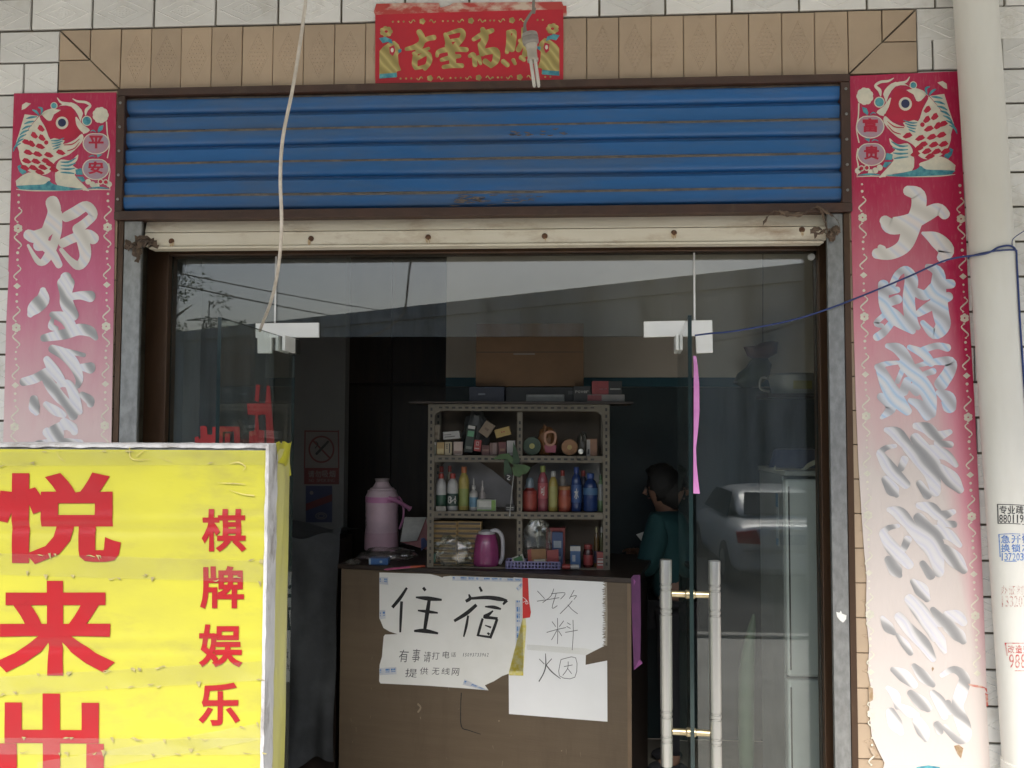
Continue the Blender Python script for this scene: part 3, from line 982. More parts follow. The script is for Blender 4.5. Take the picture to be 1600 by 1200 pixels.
pL = door('left glass door leaf swung out behind the yellow sign', ph.x, pe.x, GY+.004, GY-.72, ZD1, GZ0+.022, (.075, .925, .315))
# dark closer block on the left pivot
q = MB(); p = at(452, 541, GY-.02)
q.box(p.x-.028, p.x+.034, GY-.036, GY+.02, p.z-.032, p.z+.028)
q.box(p.x-.012, p.x+.006, GY-.044, GY-.037, p.z-.01, p.z+.02)
q.build('pivot_block', M['dark_metal'], pL, bevel=.003)

# ---- awning over the forecourt
aw = thing('awning', 'sloping corrugated sheet awning over the forecourt on steel posts', 'awning', (0, -1.3, 0))
M['awning'] = fibre_mat('awning', (.76, .77, .75), .28)
AX0, AX1 = -5.2, 5.0
AY0, AY1, AZ0, AZ1 = -2.45, -.004, at(760, 411, 2*GY+2.45).z, 3.66
q = MB()
V, F = [], []
nx = 168
for i in range(nx+1):
    x = AX0+(AX1-AX0)*i/nx
    zo = .014 if (i//2) % 2 else 0
    for t_ in (0, 1): V.append((x, AY0+(AY1-AY0)*t_, AZ0+(AZ1-AZ0)*t_+zo+.03))
for i in range(nx): F.append((2*i, 2*i+1, 2*i+3, 2*i+2))
n0 = len(V)
q.add(V+[(x, y, z+.002) for x, y, z in V], F+[tuple(n0+j for j in reversed(f)) for f in F])
q.build('sheet', M['awning'], aw)
for t_ in (0.02, .5, .97):
    q = MB(); yy = AY0+(AY1-AY0)*t_; zz_ = AZ0+(AZ1-AZ0)*t_
    q.box(AX0, AX1, yy-.02, yy+.02, zz_-.012, zz_+.028)
    q.build('purlin', M['dark_metal'], aw)
for x in (AX0+.05, AX1-.05):
    q = MB(); q.box(x-.025, x+.025, AY0+.02, AY0+.07, GZ0+.001, AZ0-.012); q.build('post', M['galvanised'], aw)
# ------------------------------------------------------------ the room behind the glass
BW = 2.2                                               # back wall, with a dark passage left of the shelves
DX0, DX1 = X(520, 700, BW), X(697, 560, BW)
structure('back_wall', MB().box(DX1, 2.9, BW, BW+.12, GZ0, 3.05).box(-2.6, DX0, BW, BW+.12, GZ0, 3.05), M['plaster'])
structure('passage_wall', MB().box(-2.6, 2.9, 3.6, 3.7, GZ0, 3.2), M['plaster'])
structure('ceiling', MB().box(-2.6, 2.9, .26, 3.6, 3.05, 3.2), M['plaster'])
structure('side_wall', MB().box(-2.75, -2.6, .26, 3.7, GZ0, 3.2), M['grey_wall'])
structure('side_wall', MB().box(2.9, 3.05, .26, 3.7, GZ0, 3.2), M['plaster'])
DZ = Z(1010, 590, BW)
structure('dado_paint', MB().box(DX1, 2.9, BW-.004, BW-.0005, GZ0+.01, DZ-.06), M['dado'])
structure('dado_border', MB().box(DX1, 2.9, BW-.006, BW-.0005, DZ-.058, DZ), M['dado_line'])
# pale pilaster on the left, partition with the no smoking sign
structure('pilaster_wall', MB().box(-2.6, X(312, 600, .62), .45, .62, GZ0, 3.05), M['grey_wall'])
PY = 1.9
xa, xb = X(300, 700, PY), X(538, 700, PY)
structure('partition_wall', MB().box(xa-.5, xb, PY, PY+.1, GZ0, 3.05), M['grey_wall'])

# dark wooden wardrobe between the partition and the shelves
wx0, wx1 = DX0-.15, DX1-.02
wd = thing('wardrobe', 'tall dark wooden cupboard in the dim passage left of the shelf unit', 'cupboard', ((wx0+wx1)/2, 2.7, 0))
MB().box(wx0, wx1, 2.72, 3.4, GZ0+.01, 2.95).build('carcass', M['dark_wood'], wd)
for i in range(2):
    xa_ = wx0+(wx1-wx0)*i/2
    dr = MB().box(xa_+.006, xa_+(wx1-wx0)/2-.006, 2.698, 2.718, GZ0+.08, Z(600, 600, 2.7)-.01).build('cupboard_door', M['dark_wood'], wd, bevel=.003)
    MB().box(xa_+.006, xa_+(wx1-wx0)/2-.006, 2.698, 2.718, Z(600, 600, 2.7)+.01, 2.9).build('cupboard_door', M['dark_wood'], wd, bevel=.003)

# no smoking sign and poster on the partition
PW = Plane((0, PY, 0), (1, 0, 0), (0, -1, 0))
ns = thing('no_smoking_sign', 'no smoking sign with crossed cigarette in a circle on the grey partition', 'sign', at(502, 715, PY))
M['sign_board'] = mat('sign_board', (.10, .088, .082), .5)
M['sign_dkred'] = mat('sign_dkred', (.075, .010, .010), .5)
q = MB(); flat_poly(q, PW, [(476, 672), (530, 673), (530, 757), (475, 757)], .003, thick=.0028); q.build('board', M['sign_board'], ns)
q = MB()
flat_poly(q, PW, [(475.5, 731), (530, 731), (530, 756.5), (475.5, 756.5)], .0036)
for pts in ([(477, 673.5, 2), (529, 674, 2)], [(477, 673, 2), (476, 731, 2)], [(529, 673, 2), (529.5, 731, 2)]): stroke(q, PW, pts, .0036, 2)
stroke(q, PW, [(502.5+19*math.cos(a), 702+20*math.sin(a), 2.6) for a in [i*math.pi/12 for i in range(25)]], .0036, 2, rnd=False)
stroke(q, PW, [(489, 688, 2.6), (516, 716, 2.6)], .0038, 2)
q.build('ring', M['sign_dkred'], ns)
q = MB()
stroke(q, PW, [(495, 709, 4), (513, 690, 3.5)], .0044, 2)
stroke(q, PW, [(493, 700, 1.5), (497, 694, 1.5), (494, 690, 1.5)], .0044, 4)
q.build('cigarette', M['ink'], ns)['kind'] = 'stuff'
q = MB(); text_row(q, PW, '请勿吸烟', 481, 735, 525, 746, .0045, .02, gap=.1); text_row(q, PW, 'NO SMOKING', 483, 748, 523, 753, .0045, 0, gap=.05)
q.build('lettering', M['sign_board'], ns)
po = thing('poster', 'small dark poster with a red stripe hung under the no smoking sign', 'poster', at(498, 788, PY))
q = MB(); flat_poly(q, PW, [(478, 759), (519, 759), (519, 816), (478, 816)], .0022, thick=.002); q.build('sheet', mat('poster_navy', (.02, .025, .06), .4), po)
q = MB(); flat_poly(q, PW, [(478, 787), (519, 772), (519, 783), (478, 798)], .0028); q.build('stripe', M['sign_dkred'], po)
q = MB()
for r_ in (7, 4): stroke(q, PW, [(502+r_*1.2*math.cos(a), 806+r_*.7*math.sin(a), 1.6) for a in [i*math.pi/8 for i in range(17)]], .003, 2)
disc(q, PW, 487, 770, 3, .003)
q.build('print', M['sign_board'], po)['kind'] = 'stuff'

# stack of goods under a grey cloth, left of the counter
ct = thing('cloth_covered_stack', 'stack of goods under a grey cloth left of the counter', 'covered goods', (-1.55, 1.5, 0))
gx0, gx1, gz = X(380, 900, 1.5), X(529, 900, 1.5), Z(480, 833, 1.5)
V, F = [], []
nu, nv = 30, 26
for j in range(nv+1):
    for i in range(nu+1):
        u = i/nu; v = j/nv
        x = gx0+(gx1-gx0)*u
        sag = .03*math.sin(u*7+1)+.02*math.sin(u*17)
        if v < .3: y = 2.0-(.5*v/.3); z = gz+.03*math.sin(u*5+v*9)
        else:
            k = (v-.3)/.7
            y = 1.5-.03*math.sin(u*19+k*3)*k-.05*k+.02*math.sin(u*8-k*11); z = gz-k*(gz-GZ0-.1)
            z += sag*(.4+k*.3)
        V.append((x, y, z))
for j in range(nv):
    for i in range(nu): F.append((j*(nu+1)+i, j*(nu+1)+i+1, (j+1)*(nu+1)+i+1, (j+1)*(nu+1)+i))
q = MB().add(V, F); o = q.build('cloth', mat('grey_cloth', (.075, .08, .085), .9, base2=(.05, .053, .057), nscale=5, bump=.5, bscale=14), ct, smooth=True)
MB().box(gx0+.02, gx1-.02, 1.56, 1.88, GZ0+.006, gz-.05).build('goods', M['dark_wood'], ct)

# ---- the counter (turned a little, its right end nearer the door)
CT = .93
cR = at_z(985, 903, CT); cL = at_z(536, 881, CT)
cu = (cR-cL); cu.z = 0; CLEN = cu.length; cu.normalize()
cn = Vector((cu.y, -cu.x, 0))                           # towards the street
CP = Plane(cL, cu, cn)                                 # its front face
co = thing('counter', 'brown plywood shop counter with handwritten paper notices on its front', 'counter', (cL+cR)/2+Vector((0, 0, -CT)))
def cpt(a, d, z): p = cL+cu*a-cn*d; return Vector((p.x, p.y, z))
def cbox(mb, a0, a1, d0, d1, z0, z1, mi=0):
    mb.obox(cpt((a0+a1)/2, (d0+d1)/2, (z0+z1)/2), cu, cn, (0, 0, 1), (a1-a0)/2, (d1-d0)/2, (z1-z0)/2, mi)
DEP = .78
q = MB(); cbox(q, -.01, CLEN, 0, .016, GZ0+.006, CT-.026); q.build('front_panel', M['plywood'], co, bevel=.002)
q = MB(); cbox(q, -.03, CLEN+.035, -.006, DEP, CT-.025, CT); q.build('countertop', M['dark_wood'], co, bevel=.004)
q = MB(); cbox(q, CLEN-.018, CLEN, .0165, DEP-.05, GZ0+.006, CT-.026); q.build('side_panel', M['dark_wood'], co)
q = MB(); cbox(q, -.01, .008, .0165, DEP-.05, GZ0+.006, CT-.026); q.build('side_panel', M['dark_wood'], co)
q = MB(); cbox(q, CLEN-.015, CLEN+.004, -.003, -.0005, GZ0+.006, CT-.026); q.build('edge_strip', mat('edge_band', (.17, .115, .07), .5), co)
q = MB(); zc_ = (530, 800, 2.963)
stroke(q, CP, [(566, 838, 5), (563, 900, 4), (566, 992, 5), (600, 1010, 4), (655, 1028, 3)], .001, 4, zoom=zc_)
q.build('crack', M['ink'], co)
q = MB()
stroke(q, CP, [(366, 890, 10), (378, 905, 8), (366, 925, 9)], .001, 3, zoom=zc_); stroke(q, CP, [(376, 950, 4), (378, 958, 3)], .001, 3, zoom=zc_)
disc(q, CP, 740, 967, 4, .001, 0, zc_, 8); disc(q, CP, 1000+30, 1105, 3, .001, 0, zc_, 8)
for i in range(26):
    x = random.uniform(30, 1340); y = random.uniform(560, 1180)
    stroke(q, CP, [(x, y, 1.6), (x+random.uniform(-4, 4), y+random.uniform(4, 26), 1)], .0008, 2, zoom=zc_)
q.build('scuffs', mat('scuff_pale', (.24, .19, .13), .7), co)['kind'] = 'stuff'

# hand-lettered sheets taped on the counter front
p1 = thing('notice_sheet', 'torn white sheet with large black hand-brushed lettering taped on the counter', 'notice', CP.pt(*CP.px(705, 985)), 'handwritten notices on the counter')
zp = (590, 890, 6.317)
out1 = [(20, 28), (120, 30), (300, 36), (440, 40), (520, 44), (600, 62), (640, 78), (655, 68), (720, 62), (760, 66), (900, 70), (1100, 74), (1300, 80), (1432, 84), (1430, 300), (1424, 600), (1420, 1000), (1395, 1005), (1310, 1020), (1230, 1050), (1150, 1100), (1060, 1140), (1096, 1190), (860, 1170), (500, 1145), (200, 1130), (30, 1122), (18, 1100), (22, 940), (45, 860), (62, 660), (75, 640), (200, 636), (120, 610), (60, 575), (30, 500), (20, 480)]
q = MB(); flat_poly(q, CP, out1, .0030, 0, zp, .0009); q.build('sheet', M['paper'], p1)
H1 = .0034
q = MB()
zhu = [[(292, 178, 20), (225, 280, 30), (148, 372, 28)], [(240, 312, 26), (232, 470, 26), (226, 618, 18)], [(452, 176, 26), (476, 206, 24)],
       [(380, 272, 14), (500, 284, 38), (636, 297, 18)], [(512, 300, 30), (492, 430, 38), (468, 592, 30)], [(400, 402, 14), (500, 414, 28), (598, 426, 14)], [(362, 604, 18), (470, 604, 38), (600, 628, 18)],
       [(1008, 168, 18), (1030, 216, 24)], [(902, 242, 12), (914, 284, 30), (872, 312, 26)], [(918, 284, 22), (1080, 274, 32), (1200, 288, 38), (1282, 302, 14)], [(1276, 300, 34), (1240, 344, 16)],
       [(978, 346, 28), (880, 430, 34), (758, 506, 24)], [(896, 452, 18), (878, 556, 24), (852, 662, 14)], [(1062, 364, 12), (1150, 370, 30), (1220, 388, 16)], [(1142, 404, 12), (1100, 440, 28), (1056, 464, 30), (1120, 474, 26), (1188, 482, 24)],
       [(1040, 480, 20), (1016, 560, 24), (990, 656, 22)], [(1182, 486, 24), (1150, 580, 26), (1112, 676, 24)], [(996, 648, 16), (1060, 658, 20), (1124, 666, 20)], [(1062, 548, 10), (1122, 570, 18)], [(1086, 622, 18), (1106, 640, 22)]]
for s_ in zhu: stroke(q, CP, s_, H1, 5, zoom=zp, rnd=False, wmul=1.12)
q.build('lettering', M['ink'], p1)
q = MB()
def hand(pl, s, boxes, zoom, h, mb, jit=1.0, shear=.12):
    for ch, bx in zip(s, boxes): letter(mb, pl, ch, bx[0], bx[1], bx[2], bx[3], h, -.008, 0, zoom, shear=shear, tilt=.05)
hand(CP, '有事请打电话', [(215, 790, 305, 912), (345, 782, 420, 912), (458, 806, 526, 912), (540, 812, 612, 886), (645, 804, 712, 872), (726, 814, 776, 860)], zp, H1, q)
hand(CP, '提供无线网', [(276, 976, 392, 1062), (420, 964, 500, 1034), (540, 968, 612, 1036), (634, 968, 716, 1034), (736, 970, 806, 1044)], zp, H1, q)
x = 842
for ch in '15093733962':
    letter(q, CP, ch, x, 822, x+15, 856, H1, -.01, 0, zp, shear=.2); x += 24
q.build('handwriting', M['pencil'], p1)['kind'] = 'stuff'
# printed blue packing tape round the edge
def tape(px, k, parent):
    q = MB(); flat_poly(q, CP, px, H1+.0006, 0, zp); o = q.build('tape', M['tape_clear'], parent)
    q = MB()
    xs = [p[0] for p in px]; ys = [p[1] for p in px]
    a, c, d, e = [Vector(p) for p in px]
    n = k
    for i in range(n):
        for r0, r1 in ((.18, .44), (.55, .66)):
            t0, t1 = (i+.06)/n, (i+.34 if i % 3 == 0 else i+.82)/n
            def L_(t, r): return tuple((a.lerp(c, t)).lerp(e.lerp(d, t), r))
            flat_poly(q, CP, [L_(t0, r0), L_(t1, r0), L_(t1, r1), L_(t0, r1)], H1+.0009, 0, zp)
    q.build('print', M['tape_blue'], o)['kind'] = 'stuff'
tape([(740, 62), (1432, 84), (1432, 122), (740, 108)], 9, p1)
tape([(20, 70), (106, 74), (108, 150), (22, 140)], 2, p1)
tape([(20, 970), (188, 960), (190, 1030), (22, 1040)], 3, p1)
tape([(860, 1080), (1090, 1186), (1030, 1182), (842, 1134)], 3, p1)
tape([(1362, 300), (1366, 1004), (1432, 1000), (1428, 300)], 11, p1)
tape([(24, 400), (80, 396), (82, 480), (26, 490)], 2, p1)
tape([(1366, 180), (1424, 120), (1440, 160), (1392, 214)], 2, p1)
q = MB(); flat_poly(q, CP, [(1300, 1004), (1440, 1000), (1470, 560), (1462, 480), (1434, 480), (1432, 1000), (1440, 1044), (1300, 1040)], H1+.0013, 0, zp); q.build('yellow_tape', M['tape_yellow'], p1)
q = MB(); flat_poly(q, CP, [(1432, 78), (1486, 84), (1496, 300), (1516, 420), (1506, 470), (1434, 480)], H1+.0016, 0, zp); q.build('red_tape', M['red_print'], p1)
q = MB()
stroke(q, CP, [(1436, 270, 5), (1470, 300, 5), (1440, 320, 5)], H1+.0024, 4, zoom=zp); stroke(q, CP, [(1470, 300, 5), (1490, 330, 5), (1464, 334, 5), (1476, 300, 5)], H1+.0024, 4, zoom=zp)
q.build('tape_print', M['paper_clean'], p1)

p2 = thing('notice_sheet', 'plain white sheet with thin pencilled characters taped right of the lettered sheet', 'notice', CP.pt(*CP.px(872, 1015)), 'handwritten notices on the counter')
zq = (790, 890, 4.8)
out2 = [(60, 54), (400, 66), (756, 76)]
rnd = random.Random(3)
y = 84
while y < 566:
    out2 += [(736-rnd.uniform(0, 18), y), (736+rnd.uniform(4, 20), y+6)]; y += 13
out2 += [(740, 572), (660, 612), (602, 642), (600, 714), (700, 694), (762, 682), (764, 1140), (26, 1082), (24, 790)]
q = MB(); flat_poly(q, CP, out2, .0016, 0, zq, .0009); q.build('sheet', M['paper_clean'], p2)
q = MB()
stroke(q, CP, [(748, 80, 22), (752, 320, 24), (752, 570, 20)], .0006, 3, zoom=zq, rnd=False); q.build('torn_edge', M['torn'], p2)
q = MB(); flat_poly(q, CP, [(160, 560), (600, 590), (668, 606), (610, 640), (160, 600)], .0024, 0, zq); q.build('clear_strip', M['clear_tape'], p2)
q = MB()
yl = [[(240, 160), (292, 216)], [(238, 236), (330, 222), (402, 210)], [(362, 144), (340, 198), (280, 246)], [(344, 180), (446, 174), (414, 220)], [(380, 180), (350, 286), (388, 270)], [(514, 154), (480, 216)], [(490, 202), (532, 194), (514, 222)], [(500, 234), (470, 270), (410, 330)], [(468, 264), (500, 300), (540, 330)],
      [(390, 364), (392, 470), (390, 556)], [(350, 390), (376, 426)], [(436, 384), (404, 426)], [(310, 470), (380, 450), (452, 434)], [(386, 454), (346, 526)], [(398, 458), (422, 496)], [(464, 398), (486, 412)], [(460, 426), (486, 440)], [(450, 470), (540, 454)], [(506, 378), (508, 480), (500, 602)],
      [(416, 674), (404, 796), (520, 806), (526, 660), (416, 674)], [(440, 726), (502, 714)], [(470, 690), (466, 740), (430, 792)], [(464, 738), (496, 780)]]
for s_ in yl: stroke(q, CP, [(x_, y_, 4.6) for x_, y_ in s_], .0022, 3 if len(s_) > 4 else 4, zoom=zq)
for s_ in ([(300, 630, 5), (302, 720, 9), (284, 780, 8), (252, 836, 8)], [(254, 670, 5), (290, 706, 6)], [(346, 668, 5), (304, 716, 6)], [(304, 714, 8), (350, 768, 9), (412, 816, 5)]): stroke(q, CP, s_, .0022, 4, zoom=zq)
q.build('handwriting', M['pencil'], p2)['kind'] = 'stuff'

# purple ribbon of paper stuck on the right end of the counter
q = MB()
zr = (790, 890, 4.8)
CP2 = Plane(CP.pt(CLEN+.03, 0, .012), cu, cn)
flat_poly(q, CP2, [(942, 60), (960, 40), (1010, 40), (1014, 400), (1010, 676), (1028, 700), (962, 756), (956, 600), (946, 300)], 0, 0, zr, .001)
o = tag(q.build('purple_streamer', mat('purple', (.12, .018, .115), .4, base2=(.09, .013, .09), nscale=9)), 'purple paper strip hanging at the right end of the counter', 'paper strip')
q = MB(); flat_poly(q, CP2, [(960, 66), (976, 90), (962, 118)], .0016, 0, zr); flat_poly(q, CP2, [(1002, 676), (1028, 700), (964, 752)], .0016, 0, zr)
q.build('fold', mat('purple_light', (.30, .07, .27), .4), o)['kind'] = 'stuff'

# ---- slotted angle shelf unit standing on the counter
sA = at_z(667, 887, CT); sB = at_z(953, 891, CT)
sA.y = min(sA.y, sB.y+.12)
SPY = lambda px: sA.y+(sB.y-sA.y)*(px-667)/286.0
sA = Vector((*at(667, 880, SPY(667)).xy, CT)); sB = Vector((*at(953, 885, SPY(953)).xy, CT))
su = (sB-sA); SW = su.length; su.normalize(); sn = Vector((su.y, -su.x, 0))
SP = Plane(sA, su, sn)                                 # front plane of the shelves
sz = lambda px, py: CT+SP.px(px, py)[1]
SD = .24
M['angle'] = mat('angle', (.15, .132, .10), .55, .3, base2=(.115, .10, .078), nscale=12, dirt=(.10, .07, .05), dscale=14, dlo=.55, dhi=.7)
su_ = thing('shelf_unit', 'slotted angle steel shelf unit full of small goods behind the counter', 'shelf', (sA+sB)/2)
def spt(a, z, d=0.0): return sA+su*a+Vector((0, 0, z-CT))-sn*d
def sbox(mb, a0, a1, z0, z1, d0, d1, mi=0):
    mb.obox(spt((a0+a1)/2, (z0+z1)/2, (d0+d1)/2), su, sn, (0, 0, 1), (a1-a0)/2, (d1-d0)/2, (z1-z0)/2, mi)
ZS = [CT+.004, sz(810, 800), sz(810, 712), sz(810, 632)]
AW = .034
def angle_bar(a0, a1, z0, z1, vertical, d0):
    q = MB(); sbox(q, a0, a1, z0, z1, d0, d0+.003); 
    if vertical: sbox(q, a0, a0+.003, z0, z1, d0+.003, d0+AW)
    else: sbox(q, a0, a1, z1-.003, z1, d0+.003, d0+AW)
    o = q.build('post' if vertical else 'rail', M['angle'], su_)
    q = MB()                                            # the slots
    if vertical:
        z = z0+.03; a = (a0+a1)/2
        while z < z1-.02: sbox(q, a-.005, a+.005, z-.008, z+.008, d0-.0012, d0-.0004); z += .034
    else:
        a = a0+.03; z = (z0+z1)/2
        while a < a1-.02: sbox(q, a-.009, a+.009, z-.005, z+.005, d0-.0012, d0-.0004); a += .034
    q.build('slot', M['ink'], o)['kind'] = 'stuff'
for d0 in (0, SD):
    angle_bar(0, AW, CT+.001, ZS[3], True, d0)
    angle_bar(SW-AW, SW, CT+.001, ZS[3], True, d0)
amid = SP.px(812, 720)[0]
angle_bar(amid-AW*.4, amid+AW*.4, CT+.001, ZS[3]-.04, True, 0.001)
for i, z in enumerate(ZS):
    if i: angle_bar(AW+.001, SW-AW-.001, z-.034, z, False, -.001)
    q = MB(); sbox(q, .004, SW-.004, z-.006, z-.001 if i else z+.002, .006, SD+.03)
    q.build('shelf_board', M['angle'], su_)
q = MB(); sbox(q, 0, SW, CT+.01, ZS[3], SD+.035, SD+.045); q.build('back_panel', mat('board_back', (.13, .10, .075), .8, base2=(.10, .08, .06), nscale=4), su_)
# gusset plates in the corners
q = MB()
for (pxs) in ([(677, 638), (700, 638), (690, 640), (680, 648), (677, 662)], [(942, 638), (918, 638), (930, 640), (940, 650), (942, 664)]):
    V = [SP.pt(*SP.px(x_, y_), .0025) for x_, y_ in pxs]; q.prism(V, sn*-.002)
q.build('gusset', M['angle'], su_)
# pale plastic sheets lining the middle shelf
M['pale_sheet'] = mat('pale_sheet', (.27, .26, .26), .5, base2=(.22, .21, .21), nscale=3)
zsf = (640, 600, 4)
for poly in ([(150, 770), (160, 560), (220, 490), (330, 480), (440, 490), (520, 540), (640, 640), (650, 770)], [(700, 770), (720, 640), (760, 520), (820, 480), (1180, 490), (1215, 520), (1215, 770)]):
    q = MB(); pl_ = Plane(SP.pt(0, 0, -(SD+.02)), su, sn); flat_poly(q, pl_, poly, 0, 0, zsf, .002); q.build('liner_sheet', M['pale_sheet'], su_)
# ------------------------------------------------------------ paper couplets, banner, lamp, wires, pipe
SPY0 = -.0052
SC = Plane((0, SPY0, 0), (1, 0, 0), (0, -1, 0))
def zpx(y, x): return Z(x, y, SPY0)
M['scroll_left'] = faded_paper('scroll_left', (.43, .010, .068), (.58, .14, .26), (.66, .50, .50), zpx(668, 90), zpx(170, 100), 0, 1, 0)
M['scroll_right'] = faded_paper('scroll_right', (.43, .010, .068), (.61, .24, .30), (.60, .535, .50), zpx(735, 1430), zpx(240, 1410), X(1450, 600, SPY0), X(1540, 600, SPY0), .75)
def curl(mb, pts, zoom, w=5, h=.0009):
    stroke(mb, SC, [(x, y, w) for x, y in pts], h, 4, zoom=zoom)
def swirl(mb, x, y, s, flip=1, w=1.5, turn=1):
    """an S shaped scroll ornament s pixels tall"""
    P = []
    for i in range(13):
        t = i/12
        P.append((x+flip*s*.32*math.sin(t*2*math.pi)*(.5+.5*abs(1-2*t)), y+turn*s*(t-.5), w*(.6+.8*math.sin(math.pi*t))))
    stroke(mb, SC, P, .0009, 2)
    disc(mb, SC, P[0][0]+flip*1.5, P[0][1], w*.9, .001, n=8); disc(mb, SC, P[-1][0]-flip*1.5, P[-1][1], w*.9, .001, n=8)
def flower(mb, x, y, r):
    for k in range(6):
        a = k*math.pi/3+.5
        disc(mb, SC, x+r*.6*math.cos(a), y+r*.6*math.sin(a), r*.45, .0009+.00008*k, n=8)
def border(mb, xf, y0, y1, seed):
    rnd = random.Random(seed)
    y = y0; k = 0
    while y < y1:
        x = xf(y)
        m = k % 9
        if m in (0, 1, 5, 6): disc(mb, SC, x, y, rnd.uniform(1.6, 2.6), n=8); y += 11
        elif m in (2, 7): swirl(mb, x, y+9, 22, 1, 1.7); y += 27
        elif m == 3: flower(mb, x, y+3, 7); y += 14
        elif m == 4: swirl(mb, x, y+9, 22, -1, 1.7); y += 27
        else: flat_poly(mb, SC, [(x-6, y+3), (x, y-2), (x+6, y+3), (x, y+8)], .0009); y += 16
        k += 1

ZC_L = (10, 140, 7.5)
def carp(parent, xf):
    """leaping carp print; xf maps crop pixels of the left picture to photo pixels (mirrored on the other sheet)"""
    Zm = (0, 0, 1)
    sc = abs(xf(1, 0)[0]-xf(0, 0)[0])
    def poly(mb, pts, h): flat_poly(mb, SC, [xf(*p) for p in pts], h)
    def st(mb, pts, h=.0014, k=4): stroke(mb, SC, [(*xf(p[0], p[1]), p[2]*sc) for p in pts], h, k)
    def el(mb, x, y, r, h, ry=None, n=18):
        ry = r if ry is None else ry
        flat_poly(mb, SC, [xf(x+r*math.cos(2*math.pi*i/n), y+ry*math.sin(2*math.pi*i/n)) for i in range(n)], h)
    pic = bpy.data.objects.new('carp_picture', None); COL.objects.link(pic); pic.parent = parent
    pic.location = (0, 0, 0); ALL.append(pic)
    c = MB()
    body = catmull([(390, 310), (250, 480), (180, 640), (150, 760), (190, 880), (270, 960), (420, 1000), (520, 960), (560, 860), (640, 800), (740, 760), (860, 650), (905, 570), (880, 520), (800, 590), (660, 640), (520, 590), (460, 450), (400, 350)], 3)
    poly(c, body, .0008)
    poly(c, [(215, 290), (380, 310), (250, 470), (200, 600), (160, 760), (115, 620), (160, 480)], .00085)
    poly(c, catmull([(390, 310), (450, 250), (540, 220), (640, 190), (760, 200), (840, 300), (880, 420), (900, 520), (980, 480), (940, 440), (870, 380), (900, 280), (850, 200), (760, 150), (640, 180), (560, 230), (470, 260)], 2), .0009)
    poly(c, catmull([(420, 300), (480, 360), (530, 360), (560, 290), (640, 240), (520, 230)], 2), .00095)
    st(c, [(600, 100, 10), (640, 150, 25), (720, 170, 40), (800, 180, 30)]); st(c, [(780, 110, 10), (840, 140, 25), (930, 150, 30), (985, 190, 30), (940, 240, 40), (930, 300, 14)])
    st(c, [(820, 330, 20), (850, 400, 60), (900, 470, 60), (940, 500, 20)])
    poly(c, catmull([(590, 880), (640, 820), (760, 830), (840, 760), (830, 830), (780, 890), (880, 960), (800, 1000), (940, 1150), (960, 1190), (800, 1150), (600, 1120), (570, 1000)], 3), .00088)
    poly(c, catmull([(480, 600), (560, 570), (690, 540), (700, 570), (650, 660), (620, 700), (540, 740), (490, 720), (470, 640)], 3), .0013)
    for k in range(9):
        a = k*2*math.pi/9; el(c, 1105+55*math.cos(a), 300+55*math.sin(a), 42, .0009+.00006*k, n=10)
    el(c, 1105, 300, 50, .0016)
    poly(c, [(180, 240), (185, 180), (230, 150), (290, 165), (250, 200), (220, 225)], .0009)
    for pts in ([(1175, 380, 16), (1185, 520, 14), (1210, 650, 12), (1185, 800, 14)], [(1200, 870, 12), (1215, 960, 12), (1200, 1060, 14), (1215, 1160, 10)], [(900, 1180, 8), (1050, 1170, 12), (1220, 1175, 8)]): st(c, pts, .0009)
    for x, y in ((1105, 1080), (1165, 1085), (1010, 1110), (960, 1080), (1205, 1110), (1060, 1130)): el(c, x, y, 34, .00092, n=12)
    poly(c, catmull([(110, 1070), (200, 1000), (300, 970), (420, 1010), (520, 1050), (440, 1110), (250, 1140), (120, 1130)], 3), .00095)
    st(c, [(120, 1170, 8), (300, 1185, 14), (600, 1185, 12), (900, 1170, 8)], .001)
    el(c, 655, 392, 74, .0016); el(c, 945, 368, 60, .0012); el(c, 560, 190, 42, .0012)
    c.build('outline', M['cream_print'], pic)
    r_ = MB()
    # the head and the scale cells show the red of the sheet
    poly(r_, catmull([(520, 560), (470, 450), (440, 350), (480, 380), (560, 360), (590, 290), (680, 230), (770, 220), (800, 290), (840, 420), (880, 500), (820, 560), (700, 600)], 3), .00145)
    cells = [(410, 460), (330, 540), (420, 570), (300, 640), (400, 670), (240, 620), (260, 740), (370, 760), (500, 770), (640, 740), (240, 840), (350, 845), (470, 840), (320, 920), (430, 915), (220, 920), (395, 970), (560, 940), (520, 880)]
    for i, (x, y) in enumerate(cells):
        w_, h_ = (58, 38) if i > 3 else (44, 46)
        poly(r_, [(x-w_, y-4), (x-w_*.5, y-h_), (x+w_*.2, y-h_*.8), (x+w_, y+h_*.3), (x+w_*.4, y+h_*.8), (x-w_*.4, y+h_*.5)], .00145+.00003*(i % 4))
    for x, y in ((1105, 1080), (1165, 1085)): el(r_, x, y, 22, .0015, n=10)
    for pts in ([(680, 650, 10), (780, 640, 14), (860, 580, 6)], [(720, 720, 10), (800, 690, 12), (860, 620, 6)]): st(r_, pts, .0017)
    el(r_, 470, 622, 26, .0019, n=10)
    r_.build('scales', M['scroll_red'], pic)['kind'] = 'stuff'
    t = MB()
    for k in range(7):
        y = 320+k*52; x = 360-k*32
        st(t, [(x, y, 10), (x-60, y+6+k*5, 26), (x-120+k*6, y+20+k*12, 10)], .0013, 3)
    el(t, 945, 368, 48, .0018); el(t, 560, 190, 32, .0018)
    st(t, [(310, 240, 14), (350, 260, 30), (385, 300, 14)], .0015); st(t, [(380, 210, 14), (420, 230, 30), (410, 290, 12)], .0015)
    for k in range(4): st(t, [(530+k*8, 600+k*34, 8), (600, 600+k*28, 18), (680-k*18, 570+k*34, 8)], .0019, 3)
